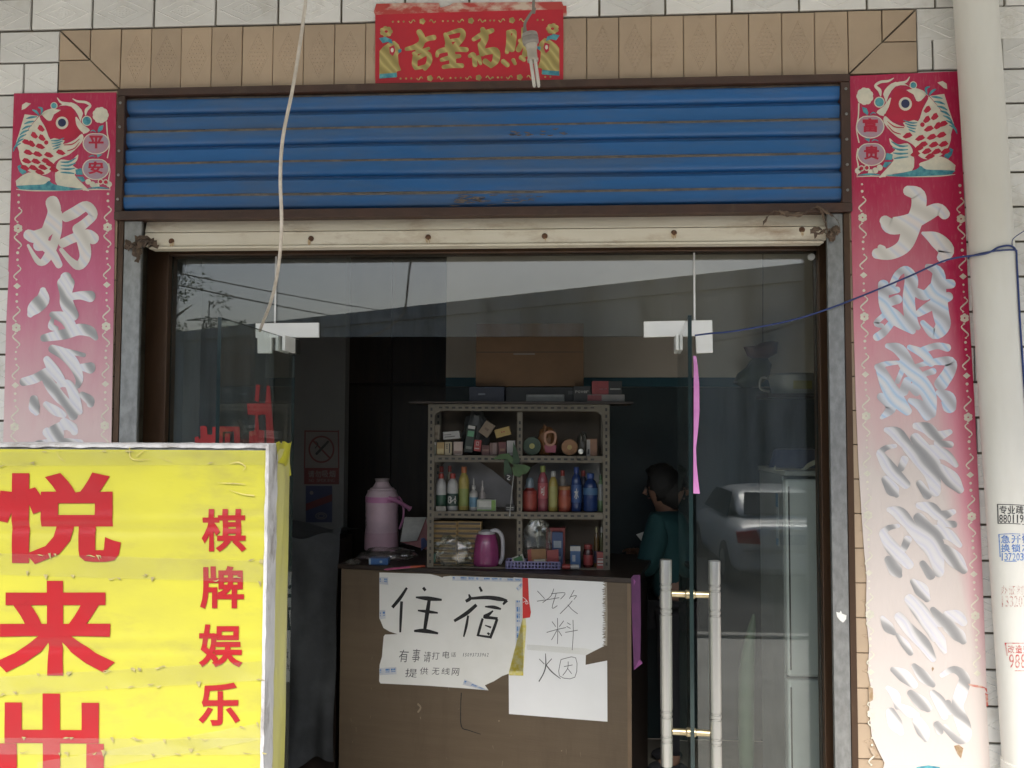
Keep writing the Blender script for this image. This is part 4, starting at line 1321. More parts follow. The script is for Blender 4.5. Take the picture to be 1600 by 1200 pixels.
    for k in range(4): st(t, [(640, 850+k*40, 10), (730, 850+k*42, 24), (820-k*8, 800+k*62, 10)], .0014, 3)
    poly(t, catmull([(110, 1130), (260, 1120), (440, 1110), (500, 1070), (560, 1110), (760, 1150), (900, 1165), (700, 1185), (400, 1180), (160, 1170)], 3), .0015)
    poly(t, [(130, 900), (165, 880), (200, 920), (240, 970), (190, 1000), (150, 960)], .0013)
    poly(t, [(1070, 480), (1090, 430), (1140, 415), (1130, 470), (1080, 510)], .0013)
    poly(t, [(810, 940), (880, 920), (900, 1000), (820, 1000)], .0013); poly(t, [(820, 1020), (900, 1020), (930, 1070), (890, 1085)], .0013)
    poly(t, [(1060, 760), (1130, 760), (1070, 800)], .0013); st(t, [(970, 790, 8), (1010, 775, 14), (1040, 790, 8)], .0015)
    st(t, [(990, 490, 8), (1020, 480, 16), (1050, 500, 8)], .0015)
    st(t, [(960, 1160, 8), (1080, 1150, 22), (1200, 1160, 8)], .0014)
    t.build('fins', M['teal_print'], pic)['kind'] = 'stuff'
    e = MB(); el(e, 655, 390, 48, .0022); e.build('eye', M['navy_print'], pic)
    return pic

def apples(parent, xf, chars):
    sc = abs(xf(1, 0)[0]-xf(0, 0)[0])
    for ch, (x, y) in zip(chars, ((1055, 630), (1050, 930))):
        c = MB()
        pts = [(x+R_*math.cos(a), y+R_*.82*math.sin(a)) for a, R_ in [(i*2*math.pi/24, 160*(1-.12*math.exp(-((i-18)/1.5)**2))) for i in range(24)]]
        flat_poly(c, SC, [xf(*p) for p in pts], .0017)
        o = c.build('apple_outline', M['cream_print'], parent)
        c = MB(); flat_poly(c, SC, [xf(x+(p[0]-x)*.92, y+(p[1]-y)*.92) for p in pts], .0020); c.build('apple', M['apple_print'], o)
        c = MB()
        p0, p1 = xf(x-88, y-88), xf(x+88, y+62)
        letter(c, SC, ch, min(p0[0], p1[0]), min(p0[1], p1[1]), max(p0[0], p1[0]), max(p0[1], p1[1]), .0024, .035)
        c.build('character', M['scroll_red'], o)

def sheet_mesh(mb, outline, pl, h, thick=.0011):
    flat_poly(mb, pl, outline, h, thick=thick)

scl = thing('couplet_scroll', 'faded red couplet sheet with silver characters left of the door', 'couplet', (X(100, 400, 0), 0, 1.6), 'new year couplets beside the door')
q = MB()
outL = [(22, 146), (100, 145.5), (182, 144.5), (181, 220), (180, 300), (178.5, 420), (177, 520), (175.5, 600), (174, 690), (171, 1000), (169.5, 1180), (80, 1184), (-14, 1186), (-11, 1000), (2, 760), (5, 690), (7, 620), (10, 500), (14, 425), (13, 424), (17, 300), (20, 200)]
sheet_mesh(q, outL, SC, .0005); q.build('sheet', M['scroll_left'], scl)
carp(scl, lambda x, y: (10+x/7.5, 140+y/7.5))
pic = [o for o in ALL if o.parent == scl and o.name.startswith('carp')][0]
apples(pic, lambda x, y: (10+x/7.5, 140+y/7.5), '平安')
q = MB()
border(q, lambda y: 29.5-(y-300)*.018, 305, 690, 11); border(q, lambda y: 169-(y-300)*.014, 303, 690, 12)
q.build('border_pattern', M['cream_print'], scl)['kind'] = 'stuff'
def char(parent, strokes, zoom, m, wmul=1.0, name='character'):
    q = MB()
    for s_ in strokes: stroke(q, SC, s_, .0012, 5, zoom=zoom, wmul=wmul)
    return q.build(name, m, parent)
zh = (10, 300, 6)
char(scl, [[(430, 95, 130), (450, 190, 130), (390, 330, 100), (345, 470, 100), (430, 570, 90), (495, 685, 70)], [(490, 200, 70), (480, 380, 80), (400, 590, 90), (310, 660, 60), (205, 500, 26)],
           [(205, 400, 100), (270, 420, 120), (370, 380, 110), (480, 300, 70)], [(300, 500, 110), (400, 500, 90)], [(560, 235, 100), (640, 195, 110), (750, 135, 100), (815, 210, 90), (750, 285, 90), (665, 350, 100)],
           [(670, 350, 100), (725, 480, 120), (740, 610, 110), (680, 690, 90), (600, 640, 60), (515, 540, 40)], [(530, 480, 90), (640, 430, 90), (760, 400, 100), (820, 440, 110)]], zh, M['foil_pearl'])
char(scl, [[(345, 920, 60), (340, 1010, 140), (260, 1095, 130), (225, 1150, 60)], [(560, 800, 110), (560, 850, 170), (560, 960, 120), (570, 1050, 130), (630, 1160, 110)], [(620, 980, 70), (700, 970, 80), (790, 980, 110)],
           [(430, 1150, 60), (540, 1180, 110), (600, 1250, 110), (610, 1310, 100)], [(350, 1370, 70), (450, 1350, 90), (560, 1330, 100), (680, 1290, 110), (790, 1310, 100), (840, 1370, 50)], [(430, 1200, 40), (420, 1260, 60), (470, 1280, 50)]], zh, M['foil'])
ze = (0, 500, 6)
char(scl, [[(490, 270, 80), (600, 320, 110), (690, 410, 110), (745, 540, 80), (730, 620, 50)], [(540, 280, 60), (660, 300, 50), (790, 330, 40)], [(220, 580, 80), (330, 550, 90), (440, 490, 90)], [(440, 370, 70), (510, 480, 110), (570, 560, 90)],
           [(760, 440, 60), (850, 450, 110)], [(420, 520, 80), (480, 620, 110), (560, 720, 110), (640, 800, 90), (690, 900, 90)], [(560, 600, 60), (640, 600, 80), (690, 690, 100), (720, 800, 100), (745, 860, 70)],
           [(320, 740, 80), (325, 820, 110), (345, 870, 60)], [(430, 790, 60), (520, 850, 90), (600, 890, 60)], [(770, 700, 60), (840, 750, 90), (850, 790, 70)], [(500, 640, 50), (600, 590, 60)]], ze, M['foil'])
char(scl, [[(440, 1050, 90), (500, 1090, 110), (560, 1130, 90)], [(600, 960, 90), (680, 1010, 90), (700, 1050, 70)], [(480, 1040, 80), (600, 990, 90), (700, 1000, 60)], [(560, 1060, 90), (540, 1300, 100), (545, 1500, 80)], [(280, 1300, 60), (560, 1270, 80), (830, 1280, 60)], [(350, 1160, 60), (560, 1140, 70), (760, 1150, 60)]], ze, M['foil'])

scr = thing('couplet_scroll', 'tall red couplet sheet bleached pale at its foot right of the door', 'couplet', (X(1420, 500, 0), 0, 1.6), 'new year couplets beside the door')
q = MB()
outR = [(1326, 119), (1400, 115.5), (1497, 111.5), (1503, 240), (1508, 340), (1514, 480), (1522, 620), (1529, 760), (1535, 900), (1541, 1060), (1542, 1080), (1541, 1100), (1545, 1160), (1547, 1215), (1548, 1290), (1450, 1296), (1378, 1290), (1374, 1225), (1382, 1192), (1372, 1172), (1362, 1150), (1358, 1110), (1361, 1075), (1356, 1050), (1358, 1010), (1353, 960), (1354, 900), (1350, 860), (1346, 800), (1341, 720), (1337, 620), (1333, 480), (1330, 340), (1327, 220)]
sheet_mesh(q, outR, SC, .0005); q.build('sheet', M['scroll_right'], scr)
xfR = lambda x, y: (1500.5-(x-30)/7.5*1.045-(y/7.5-20)*-.028, 122+(y-110)/7.5*1.075-(x-600)/7.5*-.02)
carp(scr, xfR)
pic = [o for o in ALL if o.parent == scr and o.name.startswith('carp')][0]
apples(pic, xfR, '富贵')
q = MB()
border(q, lambda y: 1347+(y-300)*.018, 288, 1180, 21); border(q, lambda y: 1500+(y-300)*.036, 290, 1060, 22)
q.build('border_pattern', M['cream_print'], scr)['kind'] = 'stuff'
zd = (1330, 280, 4.8)
char(scr, [[(425, 88, 80), (500, 120, 110), (500, 230, 110), (445, 380, 130), (395, 500, 110), (290, 560, 90), (190, 558, 80)], [(250, 310, 80), (300, 350, 130), (420, 330, 130), (560, 265, 110), (650, 225, 90), (700, 265, 80)], [(215, 510, 40), (240, 520, 40)], [(535, 405, 24), (630, 450, 110), (710, 530, 120), (680, 590, 80)]], zd, M['foil_pearl'])
char(scr, [[(240, 790, 80), (250, 950, 80), (330, 1040, 110), (460, 1140, 50)], [(305, 800, 50), (345, 715, 50), (410, 680, 60), (450, 760, 100), (430, 900, 90), (450, 1050, 90), (500, 1115, 40)], [(280, 840, 60), (345, 830, 50)], [(270, 930, 60), (350, 900, 70)],
           [(245, 1020, 40), (185, 1080, 40), (230, 1100, 34)], [(300, 1080, 50), (240, 1150, 60), (190, 1185, 60)], [(570, 655, 40), (650, 700, 90), (650, 850, 120), (670, 1000, 120), (685, 1100, 110), (620, 1160, 80), (535, 1075, 40)], [(490, 850, 70), (560, 870, 80), (640, 800, 80), (750, 785, 70)], [(730, 880, 70), (650, 920, 80), (560, 970, 70), (500, 1010, 50)]], zd, M['foil_blue'])
zy = (1330, 530, 4.8)
char(scr, [[(270, 50, 40), (360, 80, 90), (440, 190, 70)], [(195, 210, 50), (260, 185, 40), (350, 175, 30)], [(215, 215, 70), (270, 340, 110), (330, 440, 120), (420, 540, 70)], [(220, 430, 60), (300, 510, 80), (225, 590, 26)], [(435, 60, 40), (540, 110, 70), (600, 180, 60)], [(540, 80, 50), (640, 50, 50), (720, 65, 60)], [(400, 190, 40), (345, 320, 36)], [(400, 180, 100), (500, 290, 110), (580, 420, 110), (600, 560, 70)],
           [(490, 200, 30), (620, 170, 50), (740, 170, 80), (735, 240, 90), (670, 340, 100)], [(420, 310, 60), (390, 395, 70)], [(550, 260, 40), (615, 240, 50)], [(440, 460, 40), (520, 500, 80), (570, 580, 70)], [(650, 400, 40), (720, 440, 110), (735, 510, 100)], [(460, 360, 70), (490, 400, 60)]], zy, M['foil_blue'])
gun = [[(260, 680, 40), (340, 710, 100), (420, 800, 80)], [(215, 850, 50), (260, 815, 40), (330, 800, 30)], [(215, 860, 60), (290, 970, 100), (410, 1090, 70)], [(255, 1050, 60), (310, 1130, 100), (340, 1170, 40)], [(480, 650, 50), (570, 670, 90), (640, 725, 80), (740, 695, 40)], [(640, 780, 50), (745, 790, 50)],
       [(420, 810, 80), (520, 900, 120), (600, 1010, 110), (630, 1150, 70)], [(480, 740, 80), (570, 860, 110), (630, 930, 80)], [(600, 840, 100), (710, 870, 80), (785, 945, 40)], [(660, 970, 80), (750, 1050, 120), (815, 1130, 60)], [(400, 900, 60), (370, 970, 50)], [(510, 1080, 50), (570, 1170, 70)], [(640, 1060, 60), (645, 1140, 50)]]
char(scr, gun, zy, M['foil'])
char(scr, gun, (1334, 653, 4.75), M['foil'])
z6 = (1340, 780, 5.455)
char(scr, [[(470, 700, 50), (540, 770, 120), (590, 850, 60)], [(440, 850, 90), (530, 950, 130), (620, 1090, 110), (660, 1180, 80)], [(640, 940, 50), (720, 1030, 90), (800, 1090, 90)], [(760, 990, 80), (850, 1000, 110), (900, 1050, 70)], [(210, 1010, 40), (260, 1090, 90), (310, 1140, 40)], [(350, 1000, 80), (440, 1110, 100), (560, 1230, 110), (640, 1360, 60)], [(330, 1150, 24), (400, 1230, 70), (450, 1310, 50)], [(640, 1100, 60), (700, 1200, 90), (740, 1300, 40)], [(770, 1090, 90), (860, 1160, 110), (900, 1210, 60)], [(560, 1010, 60), (700, 1060, 60)]], z6, M['foil'])
z7 = (1340, 980, 5.455)
char(scr, [[(300, 360, 50), (390, 410, 110), (480, 490, 70)], [(480, 330, 50), (560, 420, 100), (640, 490, 50)], [(255, 515, 40), (320, 580, 80), (340, 680, 50)], [(280, 720, 80), (320, 820, 120), (370, 900, 50)], [(370, 680, 60), (440, 720, 90), (500, 750, 60)], [(510, 800, 90), (560, 890, 110), (580, 960, 40)], [(450, 560, 60), (540, 640, 110), (600, 690, 70)],
           [(640, 560, 60), (700, 640, 100), (740, 760, 60)], [(680, 830, 70), (700, 890, 60)], [(715, 410, 40), (820, 360, 60), (910, 430, 90), (880, 560, 110), (850, 680, 100), (900, 830, 120), (920, 930, 90), (850, 960, 60), (740, 850, 50)], [(770, 640, 50), (780, 720, 60)]], z7, M['foil'])
# torn scraps and old paste showing where the foot of the sheet is peeling
q = MB()
for pts in ([(940, 480), (1000, 490), (1060, 500), (1100, 520), (1104, 560), (1080, 520), (1010, 512), (950, 496)], [(1085, 560), (1108, 570), (1112, 670), (1096, 676)]): flat_poly(q, SC, pts, .0016, 0, z7)
q.build('torn_scrap', M['red_rem'], scr)['kind'] = 'stuff'
q = MB()
for pts in ([(820, 1010), (860, 1000), (900, 1030), (880, 1120), (850, 1080)], [(100, 1020), (140, 1030), (180, 1090), (150, 1110), (110, 1060)], [(90, 500), (130, 520), (130, 620), (96, 640)]): flat_poly(q, SC, pts, .0016, 0, z7)
flat_poly(q, SC, [(630, 350), (640, 335), (650, 352), (636, 376)], .0018, 0, z7)
q.build('torn_scrap', mat('old_paste', (.30, .20, .11), .9, base2=(.45, .36, .27), nscale=30), scr)['kind'] = 'stuff'
q = MB(); flat_poly(q, SC, [(500, 1190), (600, 1176), (700, 1190), (700, 1300), (500, 1300)], .0016, 0, z7); q.build('blue_print', M['teal_print'], scr)

# ---- red banner over the door
bn = thing('banner', 'red banner with four gold characters pasted over the door', 'banner', (X(733, 77), 0, Z(733, 77)))
zb = (580, 0, 5)
q = MB(); flat_poly(q, SC, [(40, 30), (300, 22), (530, 24), (540, 60), (615, 40), (640, 22), (1000, 18), (1490, 14), (1500, 44), (1525, 44), (1528, 122), (1490, 132), (40, 140), (20, 90)], .0002, 0, zb, .0008); q.build('old_scrap', M['red_rem'], bn)
q = MB(); flat_poly(q, SC, [(32, 116), (500, 100), (1000, 86), (1500, 74), (1502, 300), (1500, 648), (1200, 658), (760, 664), (400, 682), (32, 682)], .0012, 0, zb, .0009); q.build('sheet', M['red_paper'], bn)
HB = .0018
def bchar(strokes):
    q = MB()
    for s_ in strokes: stroke(q, SC, s_, HB, 5, zoom=zb, wmul=.64)
    q.build('character', M['gold'], bn)
bchar([[(375, 250, 70), (400, 310, 80), (370, 390, 80)], [(275, 385, 46), (350, 365, 70), (430, 310, 60), (490, 295, 70)], [(330, 420, 40), (400, 400, 50), (450, 380, 40)], [(345, 430, 60), (340, 500, 70), (350, 535, 50)], [(360, 460, 50), (440, 420, 60), (455, 480, 70), (420, 540, 50)], [(360, 535, 40), (425, 520, 50)]])
bchar([[(580, 270, 50), (600, 330, 70), (590, 360, 50)], [(600, 265, 40), (700, 240, 60), (715, 290, 70), (660, 360, 70)], [(620, 320, 40), (680, 310, 40)], [(515, 440, 40), (530, 405, 60), (620, 385, 70), (745, 390, 60)], [(610, 350, 80), (630, 430, 90), (640, 510, 80)], [(550, 470, 50), (620, 450, 60), (690, 440, 50)], [(565, 525, 50), (640, 515, 60), (710, 515, 60)]])
bchar([[(870, 230, 60), (890, 290, 90), (870, 350, 80)], [(800, 310, 50), (870, 270, 70), (945, 240, 60)], [(860, 350, 90), (870, 420, 80)], [(770, 440, 50), (800, 430, 60), (812, 510, 60)], [(840, 450, 60), (855, 500, 40)], [(880, 410, 80), (970, 400, 90), (975, 470, 90), (935, 520, 50)], [(890, 480, 70), (930, 510, 60)]])
bchar([[(1070, 250, 50), (1080, 330, 80), (1060, 410, 50)], [(1080, 250, 50), (1120, 250, 50), (1110, 330, 70), (1100, 390, 70)], [(1185, 225, 40), (1190, 310, 70), (1150, 390, 70)], [(1160, 320, 50), (1210, 330, 60), (1200, 430, 70)], [(1030, 480, 60), (1065, 510, 60)], [(1110, 470, 50), (1125, 500, 40)], [(1170, 450, 60), (1195, 470, 50)], [(1240, 450, 60), (1270, 480, 50)]])
q = MB()
def bsw(x, y, fl):
    stroke(q, SC, [(x+fl*(t*44-22), y+12*math.sin(t*6.3), 8) for t in [i/8 for i in range(9)]], HB, 2, zoom=zb)
for y, xs0 in ((165, 170), (610, 230)):
    sl = -.012
    for x in (xs0, xs0+44, xs0+84, xs0+390, xs0+430, xs0+470, xs0+720, xs0+760, xs0+790, xs0+1130, xs0+1170): disc(q, SC, x, y+sl*(x-700), 8, HB, 0, zb, 8)
    for x, f_ in ((xs0+150, 1), (xs0+310, -1), (xs0+530, 1), (xs0+690, -1), (xs0+850, 1), (xs0+1010, -1)): bsw(x, y+sl*(x-700), f_)
    for x in (xs0+230, xs0+610, xs0+930):
        for k in range(5): disc(q, SC, x+13*math.cos(k*1.257), y+sl*(x-700)+13*math.sin(k*1.257), 12, HB+.00006*k, 0, zb, 8)
q.build('border_pattern', M['gold'], bn)['kind'] = 'stuff'
for fl, cx in ((1, 0), (-1, 1)):
    fx = (lambda x: x) if fl == 1 else (lambda x: 1535-x)
    def bp(mb, pts, h): flat_poly(mb, SC, [(fx(x), y-(22 if fl == -1 else 0)) for x, y in pts], h, 0, zb)
    q = MB(); bp(q, [(66, 400), (90, 370), (130, 340), (180, 320), (215, 350), (235, 400), (210, 430), (215, 500), (235, 550), (200, 560), (205, 600), (64, 615)], HB)
    for k in range(7): bp(q, [(118+32*math.cos(k*.9)+20*math.cos(j*.785), 248+26*math.sin(k*.9)+18*math.sin(j*.785)) for j in range(8)], HB+.00006*k)
    o = q.build('carp_picture', M['gold'], bn)
    q = MB(); bp(q, [(62, 300), (110, 290), (160, 310), (170, 345), (130, 330), (90, 340)], HB+.0006); bp(q, [(210, 390), (238, 384), (236, 410), (214, 416)], HB+.0006); bp(q, [(66, 580), (200, 570), (200, 606), (66, 616)], HB+.0006); q.build('fins', M['teal_print'], o)['kind'] = 'stuff'
    q = MB(); bp(q, [(142, 370), (180, 355), (190, 400), (170, 440), (146, 420)], HB+.0007); q.build('head', M['scroll_red'], o)
    q = MB(); bp(q, [(165+12*math.cos(j*.785), 394+18*math.sin(j*.785)) for j in range(8)], HB+.001); q.build('eye', M['cream_print'], o)

# ---- bare energy-saving lamp on its cord, in front of the banner
LY = -.80
lp = thing('hanging_lamp', 'bare energy saving bulb hanging on a grey cord before the red banner', 'lamp', at(832, 70, LY))
def lpx(x, y): return at(580+x/5, y/5, LY)
def ztop(y): return AZ0+(AZ1-AZ0)*(y-AY0)/(AY1-AY0)
top = lpx(1270, -20)
q = MB()
q.tube(catmull([(top.x+.03, LY, ztop(LY)+.02), tuple(top), tuple(lpx(1276, 60)), tuple(lpx(1236, 120)), tuple(lpx(1200, 190)), tuple(lpx(1212, 262))], 6), .0042, 8)
q.tube(catmull([tuple(lpx(1206, 200)), tuple(lpx(1190, 240)), tuple(lpx(1188, 275))], 4), .0022, 6)
q.build('cord', M['grey_cord'], lp, smooth=True)
px5 = 1/5/FOC*(LY-CAM.y)
axis = (lpx(1300, 660)-lpx(1238, 270)).normalized()
def along(mb, c0, c1, prof, seg=18):
    a = (c1-c0); L_ = a.length; a.normalize()
    qn = a.to_track_quat('Z', 'Y')
    tmp = MB().lathe(prof(L_), (0, 0, 0), seg)
    mb.add([c0+qn @ Vector(v) for v in tmp.v], tmp.f)
q = MB(); along(q, lpx(1236, 262), lpx(1250, 350), lambda L_: [(.006, 0), (62*px5, L_*.05), (66*px5, L_*.35), (60*px5, L_*.4), (66*px5, L_*.5), (64*px5, L_*.85), (50*px5, L_)]); q.build('socket', mat('bakelite', (.30, .28, .25), .45, base2=(.22, .2, .18)), lp, smooth=True)
q = MB(); along(q, lpx(1250, 345), lpx(1264, 480), lambda L_: [(48*px5, 0), (46*px5, L_*.25), (40*px5, L_*.3), (40*px5, L_*.8), (46*px5, L_*.86), (44*px5, L_)]); q.build('ballast', mat('ballast', (.52, .49, .42), .5, base2=(.40, .36, .3)), lp, smooth=True)
for dx in (-17, 17):
    q = MB()
    for dy_ in (-.010, .010):
        c0, c1 = lpx(1264+dx, 478), lpx(1292+dx, 672)
        c0 = c0+Vector((0, dy_, 0)); c1 = c1+Vector((0, dy_, 0))
        along(q, c0, c1, lambda L_: [(13*px5, 0), (14*px5, L_*.1), (14*px5, L_*.92), (8*px5, L_)], 12)
    q.build('tube', mat('lamp_tube', (.62, .60, .54), .25), lp, smooth=True)

# ---- hanging white cable, blue wire
wp = [(478, 0, -.85), (470, 60, -.85), (457, 140, -.85), (442, 215, -.85), (438, 280, -.84), (440, 345, -.80), (437, 400, -.70), (430, 445, -.56), (421, 478, -.40), (411, 503, -.26), (406, 517, -.19)]
P = [tuple(at(*p)) for p in wp]
t0 = at(486, -40, -.85)
P = [(t0.x+.03, -.85, ztop(-.85)+.02), tuple(t0)]+P
q = MB().tube(catmull(P, 6), [.0052]*((len(P)-1)*6+1), 8)
tag(q.build('hanging_cable', M['white_wire'], smooth=True), 'loose dirty white cable hanging down to the left door leaf', 'cable')
PYC, PR_ = -.10, .072
_pa, _pb = at(1524, 0, PYC), at(1602, 1180, PYC)          # the pipe leans a little to the right towards its foot
def pxc(z): return _pa.x+(_pb.x-_pa.x)*(z-_pa.z)/(_pb.z-_pa.z)
bw = [(1086, 524, .05), (1110, 521, .02), (1150, 517, -.02), (1230, 502, -.03), (1290, 484, -.03), (1350, 461, -.03), (1420, 432, -.04), (1480, 406, -.08)]
P = [tuple(at(*p)) for p in bw]
def around(a, z): return (pxc(z)+(PR_+.004)*math.sin(a), PYC-(PR_+.004)*math.cos(a), z)
zt = Z(1545, 386, PYC-PR_)
P += [around(-.75, zt-.02), around(-.2, zt-.002), around(.35, zt+.004), around(.8, zt-.01), around(.82, zt-.06), around(.72, zt-.3), around(.75, zt-.6), around(.82, zt-.9), around(.80, zt-1.2), around(.78, zt-1.8), around(.8, GZ0+.02)]
q = MB().tube(catmull(P, 6), .0034, 8)
ring = [around(a, zt-.012+.006*math.sin(a)) for a in [i*math.pi/10 for i in range(21)]]
q.tube(ring, .003, 6); q.tube(catmull([around(.5, zt), around(.6, zt+.03), (pxc(zt)+.06, PYC-.11, zt+.05)], 4), .0015, 6)
tag(q.build('blue_wire', M['blue_wire'], smooth=True), 'blue wire strung from the door to the white downpipe and tied there', 'wire')

# ---- white downpipe with stencilled adverts
class Cyl:
    def px(s, x, y):
        d = ray(x, y); o = CAM
        cx = pxc(1.2)
        for _ in range(4):
            A = d.x**2+d.y**2; ox, oy = o.x-cx, o.y-PYC
            B = 2*(ox*d.x+oy*d.y); C_ = ox*ox+oy*oy-PR_**2
            disc_ = B*B-4*A*C_
            t = (-B-math.sqrt(max(disc_, 0)))/(2*A)
            p = o+d*t
            cx = pxc(p.z)
        u = (p.x-cx)/PR_
        if disc_ <= 0: u = .999
        return u*PR_, p.z
    def scale(s, x, y): return (PYC-PR_-CAM.y)/FOC
    def pt(s, a, b, h=0.0):
        an = math.asin(max(-1, min(1, a/PR_)))
        return Vector((pxc(b)+(PR_+h)*math.sin(an), PYC-(PR_+h)*math.cos(an), b))
CY = Cyl()
dp = thing('downpipe', 'white plastic rain downpipe with stamped adverts right of the door', 'pipe', (pxc(0), PYC, GZ0))
q = MB().tube([(pxc(z), PYC, z) for z in (GZ0, 1.0, 2.0, 3.0, 4.4)], PR_, 48); q.build('tube', M['pvc'], dp, smooth=True)
for zc_ in (3.42, .42):
    q = MB(); q.lathe([(PR_+.001, zc_), (PR_+.006, zc_+.002), (PR_+.006, zc_+.09), (PR_+.001, zc_+.092)], (pxc(zc_+.045), PYC, 0), 48); q.build('collar', M['pvc'], dp, smooth=True)
def stamp(m, fn):
    q = MB(); fn(q); q.build('stamped_advert', m, dp)
M['stamp_black'] = mat('stamp_black', (.02, .02, .02), .6, base2=(.10, .10, .10), nscale=70)
M['stamp_blue'] = mat('stamp_blue', (.02, .10, .40), .6, base2=(.20, .32, .55), nscale=80)
M['stamp_red'] = mat('stamp_red', (.50, .05, .05), .6, base2=(.60, .40, .36), nscale=110, lo=.42, hi=.56)
M['stamp_pale'] = mat('stamp_pale', (.45, .20, .17), .6, base2=(.66, .60, .55), nscale=160, lo=.42, hi=.54)
def s1(q):
    text_row(q, CY, '专业疏通', 1561, 790, 1612, 803, .0006, .02, gap=.08); text_row(q, CY, '88011988', 1561, 804, 1612, 817, .0006, .01, gap=.12)
    stroke(q, CY, [(1559, 788, 1.1), (1580, 788.5, 1.1), (1608, 790, 1.1)], .0006, 3); stroke(q, CY, [(1559, 788, 1.1), (1560, 818, 1.1)], .0006, 3); stroke(q, CY, [(1560, 818, 1.1), (1582, 818, 1.1), (1608, 820, 1.1)], .0006, 3)
def s2(q):
    text_row(q, CY, '急开锁', 1563, 836, 1612, 849, .0006, .02, gap=.12); text_row(q, CY, '换锁芯', 1563, 850, 1612, 863, .0006, .02, gap=.12); text_row(q, CY, '13720300', 1563, 864, 1612, 876, .0006, .01, gap=.14)
    stroke(q, CY, [(1561, 835, 1), (1580, 834, 1), (1608, 835, 1)], .0006, 3); stroke(q, CY, [(1561, 835, 1), (1563, 870, 1)], .0006, 3); stroke(q, CY, [(1570, 877, 1.1), (1588, 877, 1.1)], .0006, 3)
def s3(q): text_row(q, CY, '办证刻章', 1563, 915, 1612, 929, .0006, .0, gap=.16); text_row(q, CY, '1332070', 1563, 931, 1612, 948, .0006, 0, gap=.2)
def s4(q):
    text_row(q, CY, '改造安装', 1574, 1008, 1622, 1021, .0006, .02, gap=.12); text_row(q, CY, '98870', 1576, 1022, 1622, 1044, .0006, .0, gap=.2)
    stroke(q, CY, [(1571, 1005, 1.3), (1590, 1005, 1.2), (1614, 1005, 1.2)], .0006, 3); stroke(q, CY, [(1571, 1005, 1.2), (1574, 1024, 1.2)], .0006, 3); stroke(q, CY, [(1586, 1048, 1), (1612, 1048, 1)], .0006, 3)
stamp(M['stamp_black'], s1); stamp(M['stamp_blue'], s2); stamp(M['stamp_pale'], s3); stamp(M['stamp_red'], s4)

# white scrap stuck on the right guide rail, pink strip on the right door leaf
GP = Plane((0, -.0045, 0), (1, 0, 0), (0, -1, 0))
q = MB(); flat_poly(q, GP, [(730, 462), (745, 466), (752, 456), (757, 470), (778, 478), (776, 496), (762, 512), (748, 502), (734, 484)], .0012, 0, (1060, 800, 2.963), .0008)
tag(q.build('paper_scrap', M['paper']), 'small torn white paper scrap on the right steel guide rail', 'paper scrap')
q = MB()
PPY = GY-.728
V = []
pp = [(1083, 556, 1088), (1084, 570, 1090), (1084, 600, 1092.5), (1084, 640, 1093), (1084, 670, 1091), (1083.5, 700, 1087.5), (1083.5, 725, 1088.5), (1083.5, 750, 1091), (1083.5, 771, 1093.5)]
for i, (xl, y, xr) in enumerate(pp): V += [at(xl, y, PPY), at(xr, y+.5, PPY-.004*math.sin(i*1.3))]
V += [v+Vector((0, .001, 0)) for v in V]
n = len(pp)
q.add(V, [(2*i, 2*i+1, 2*i+3, 2*i+2) for i in range(n-1)]+[(2*n+2*i, 2*n+2*i+2, 2*n+2*i+3, 2*n+2*i+1) for i in range(n-1)])
tag(q.build('pink_streamer', mat('pink_film', (.56, .22, .48), .35, base2=(.48, .17, .41), nscale=9)), 'long pink paper strip stuck on the edge of the right door leaf', 'paper strip')
# bright sealant in the upright glass joints
for xx in (XS1, XS2):
    q = MB(); q.box(xx-.0035, xx+.0035, GY-.002, GY+.0, ZTR+.05, ZH-.002); q.build('sealant_joint', M['patch_steel'], gf)
q = MB(); p = at(1267, 402, GY); q.lathe([(.002, -.014), (.013, -.012), (.014, -.004), (.006, 0)], (p.x, p.y, p.z), 14, 0, 'Y'); q.build('stop_button', M['patch_steel'], gf, smooth=True)

# ---- the yellow light box sign standing in front
SY = -1.008
class FilmPlane(Plane):
    def pt(s, a, b, h=0.0):
        return Vector((a, SY-.001+wr(a, b)-h, b))
SGN = FilmPlane((0, SY, 0), (1, 0, 0), (0, -1, 0))
def refine(mb, maxlen=.018):
    """cut long edges so that a print follows the wrinkled film"""
    bm = bmesh.new()
    vs_ = [bm.verts.new(v) for v in mb.v]
    for f in mb.f:
        try: bm.faces.new([vs_[i] for i in f])
        except ValueError: pass
    bmesh.ops.triangulate(bm, faces=bm.faces)
    for _ in range(6):
        es = [e for e in bm.edges if e.calc_length() > maxlen]
        if not es: break
        bmesh.ops.subdivide_edges(bm, edges=es, cuts=1)
        bmesh.ops.triangulate(bm, faces=bm.faces)
    bm.verts.index_update()
    mb.v = [tuple(SGN.pt(v.co.x, v.co.z, mb_h)) for v in bm.verts for mb_h in (mb.h,)]
    mb.f = [tuple(v.index for v in f.verts) for f in bm.faces]
    mb.mi = [0]*len(mb.f)
    bm.free()
sg = thing('light_box_sign', 'yellow light box sign with big red characters and white taped edges', 'sign', (X(200, 900, SY), SY, GZ0))
sx1 = X(418, 760, SY); sx0 = sx1-.94; szt = Z(300, 696, SY); sdep = .175
MB().box(sx0+.006, sx1-.006, SY+.006, SY+sdep-.006, GZ0+.06, szt-.006).build('case', M['white_cloth'], sg)
def film(name, nx, nz, fn, m):
    V = [fn(i/nx, j/nz) for j in range(nz+1) for i in range(nx+1)]
    F = [(j*(nx+1)+i, j*(nx+1)+i+1, (j+1)*(nx+1)+i+1, (j+1)*(nx+1)+i) for j in range(nz) for i in range(nx)]
    return MB().add(V, F).build(name, m, sg, smooth=True)
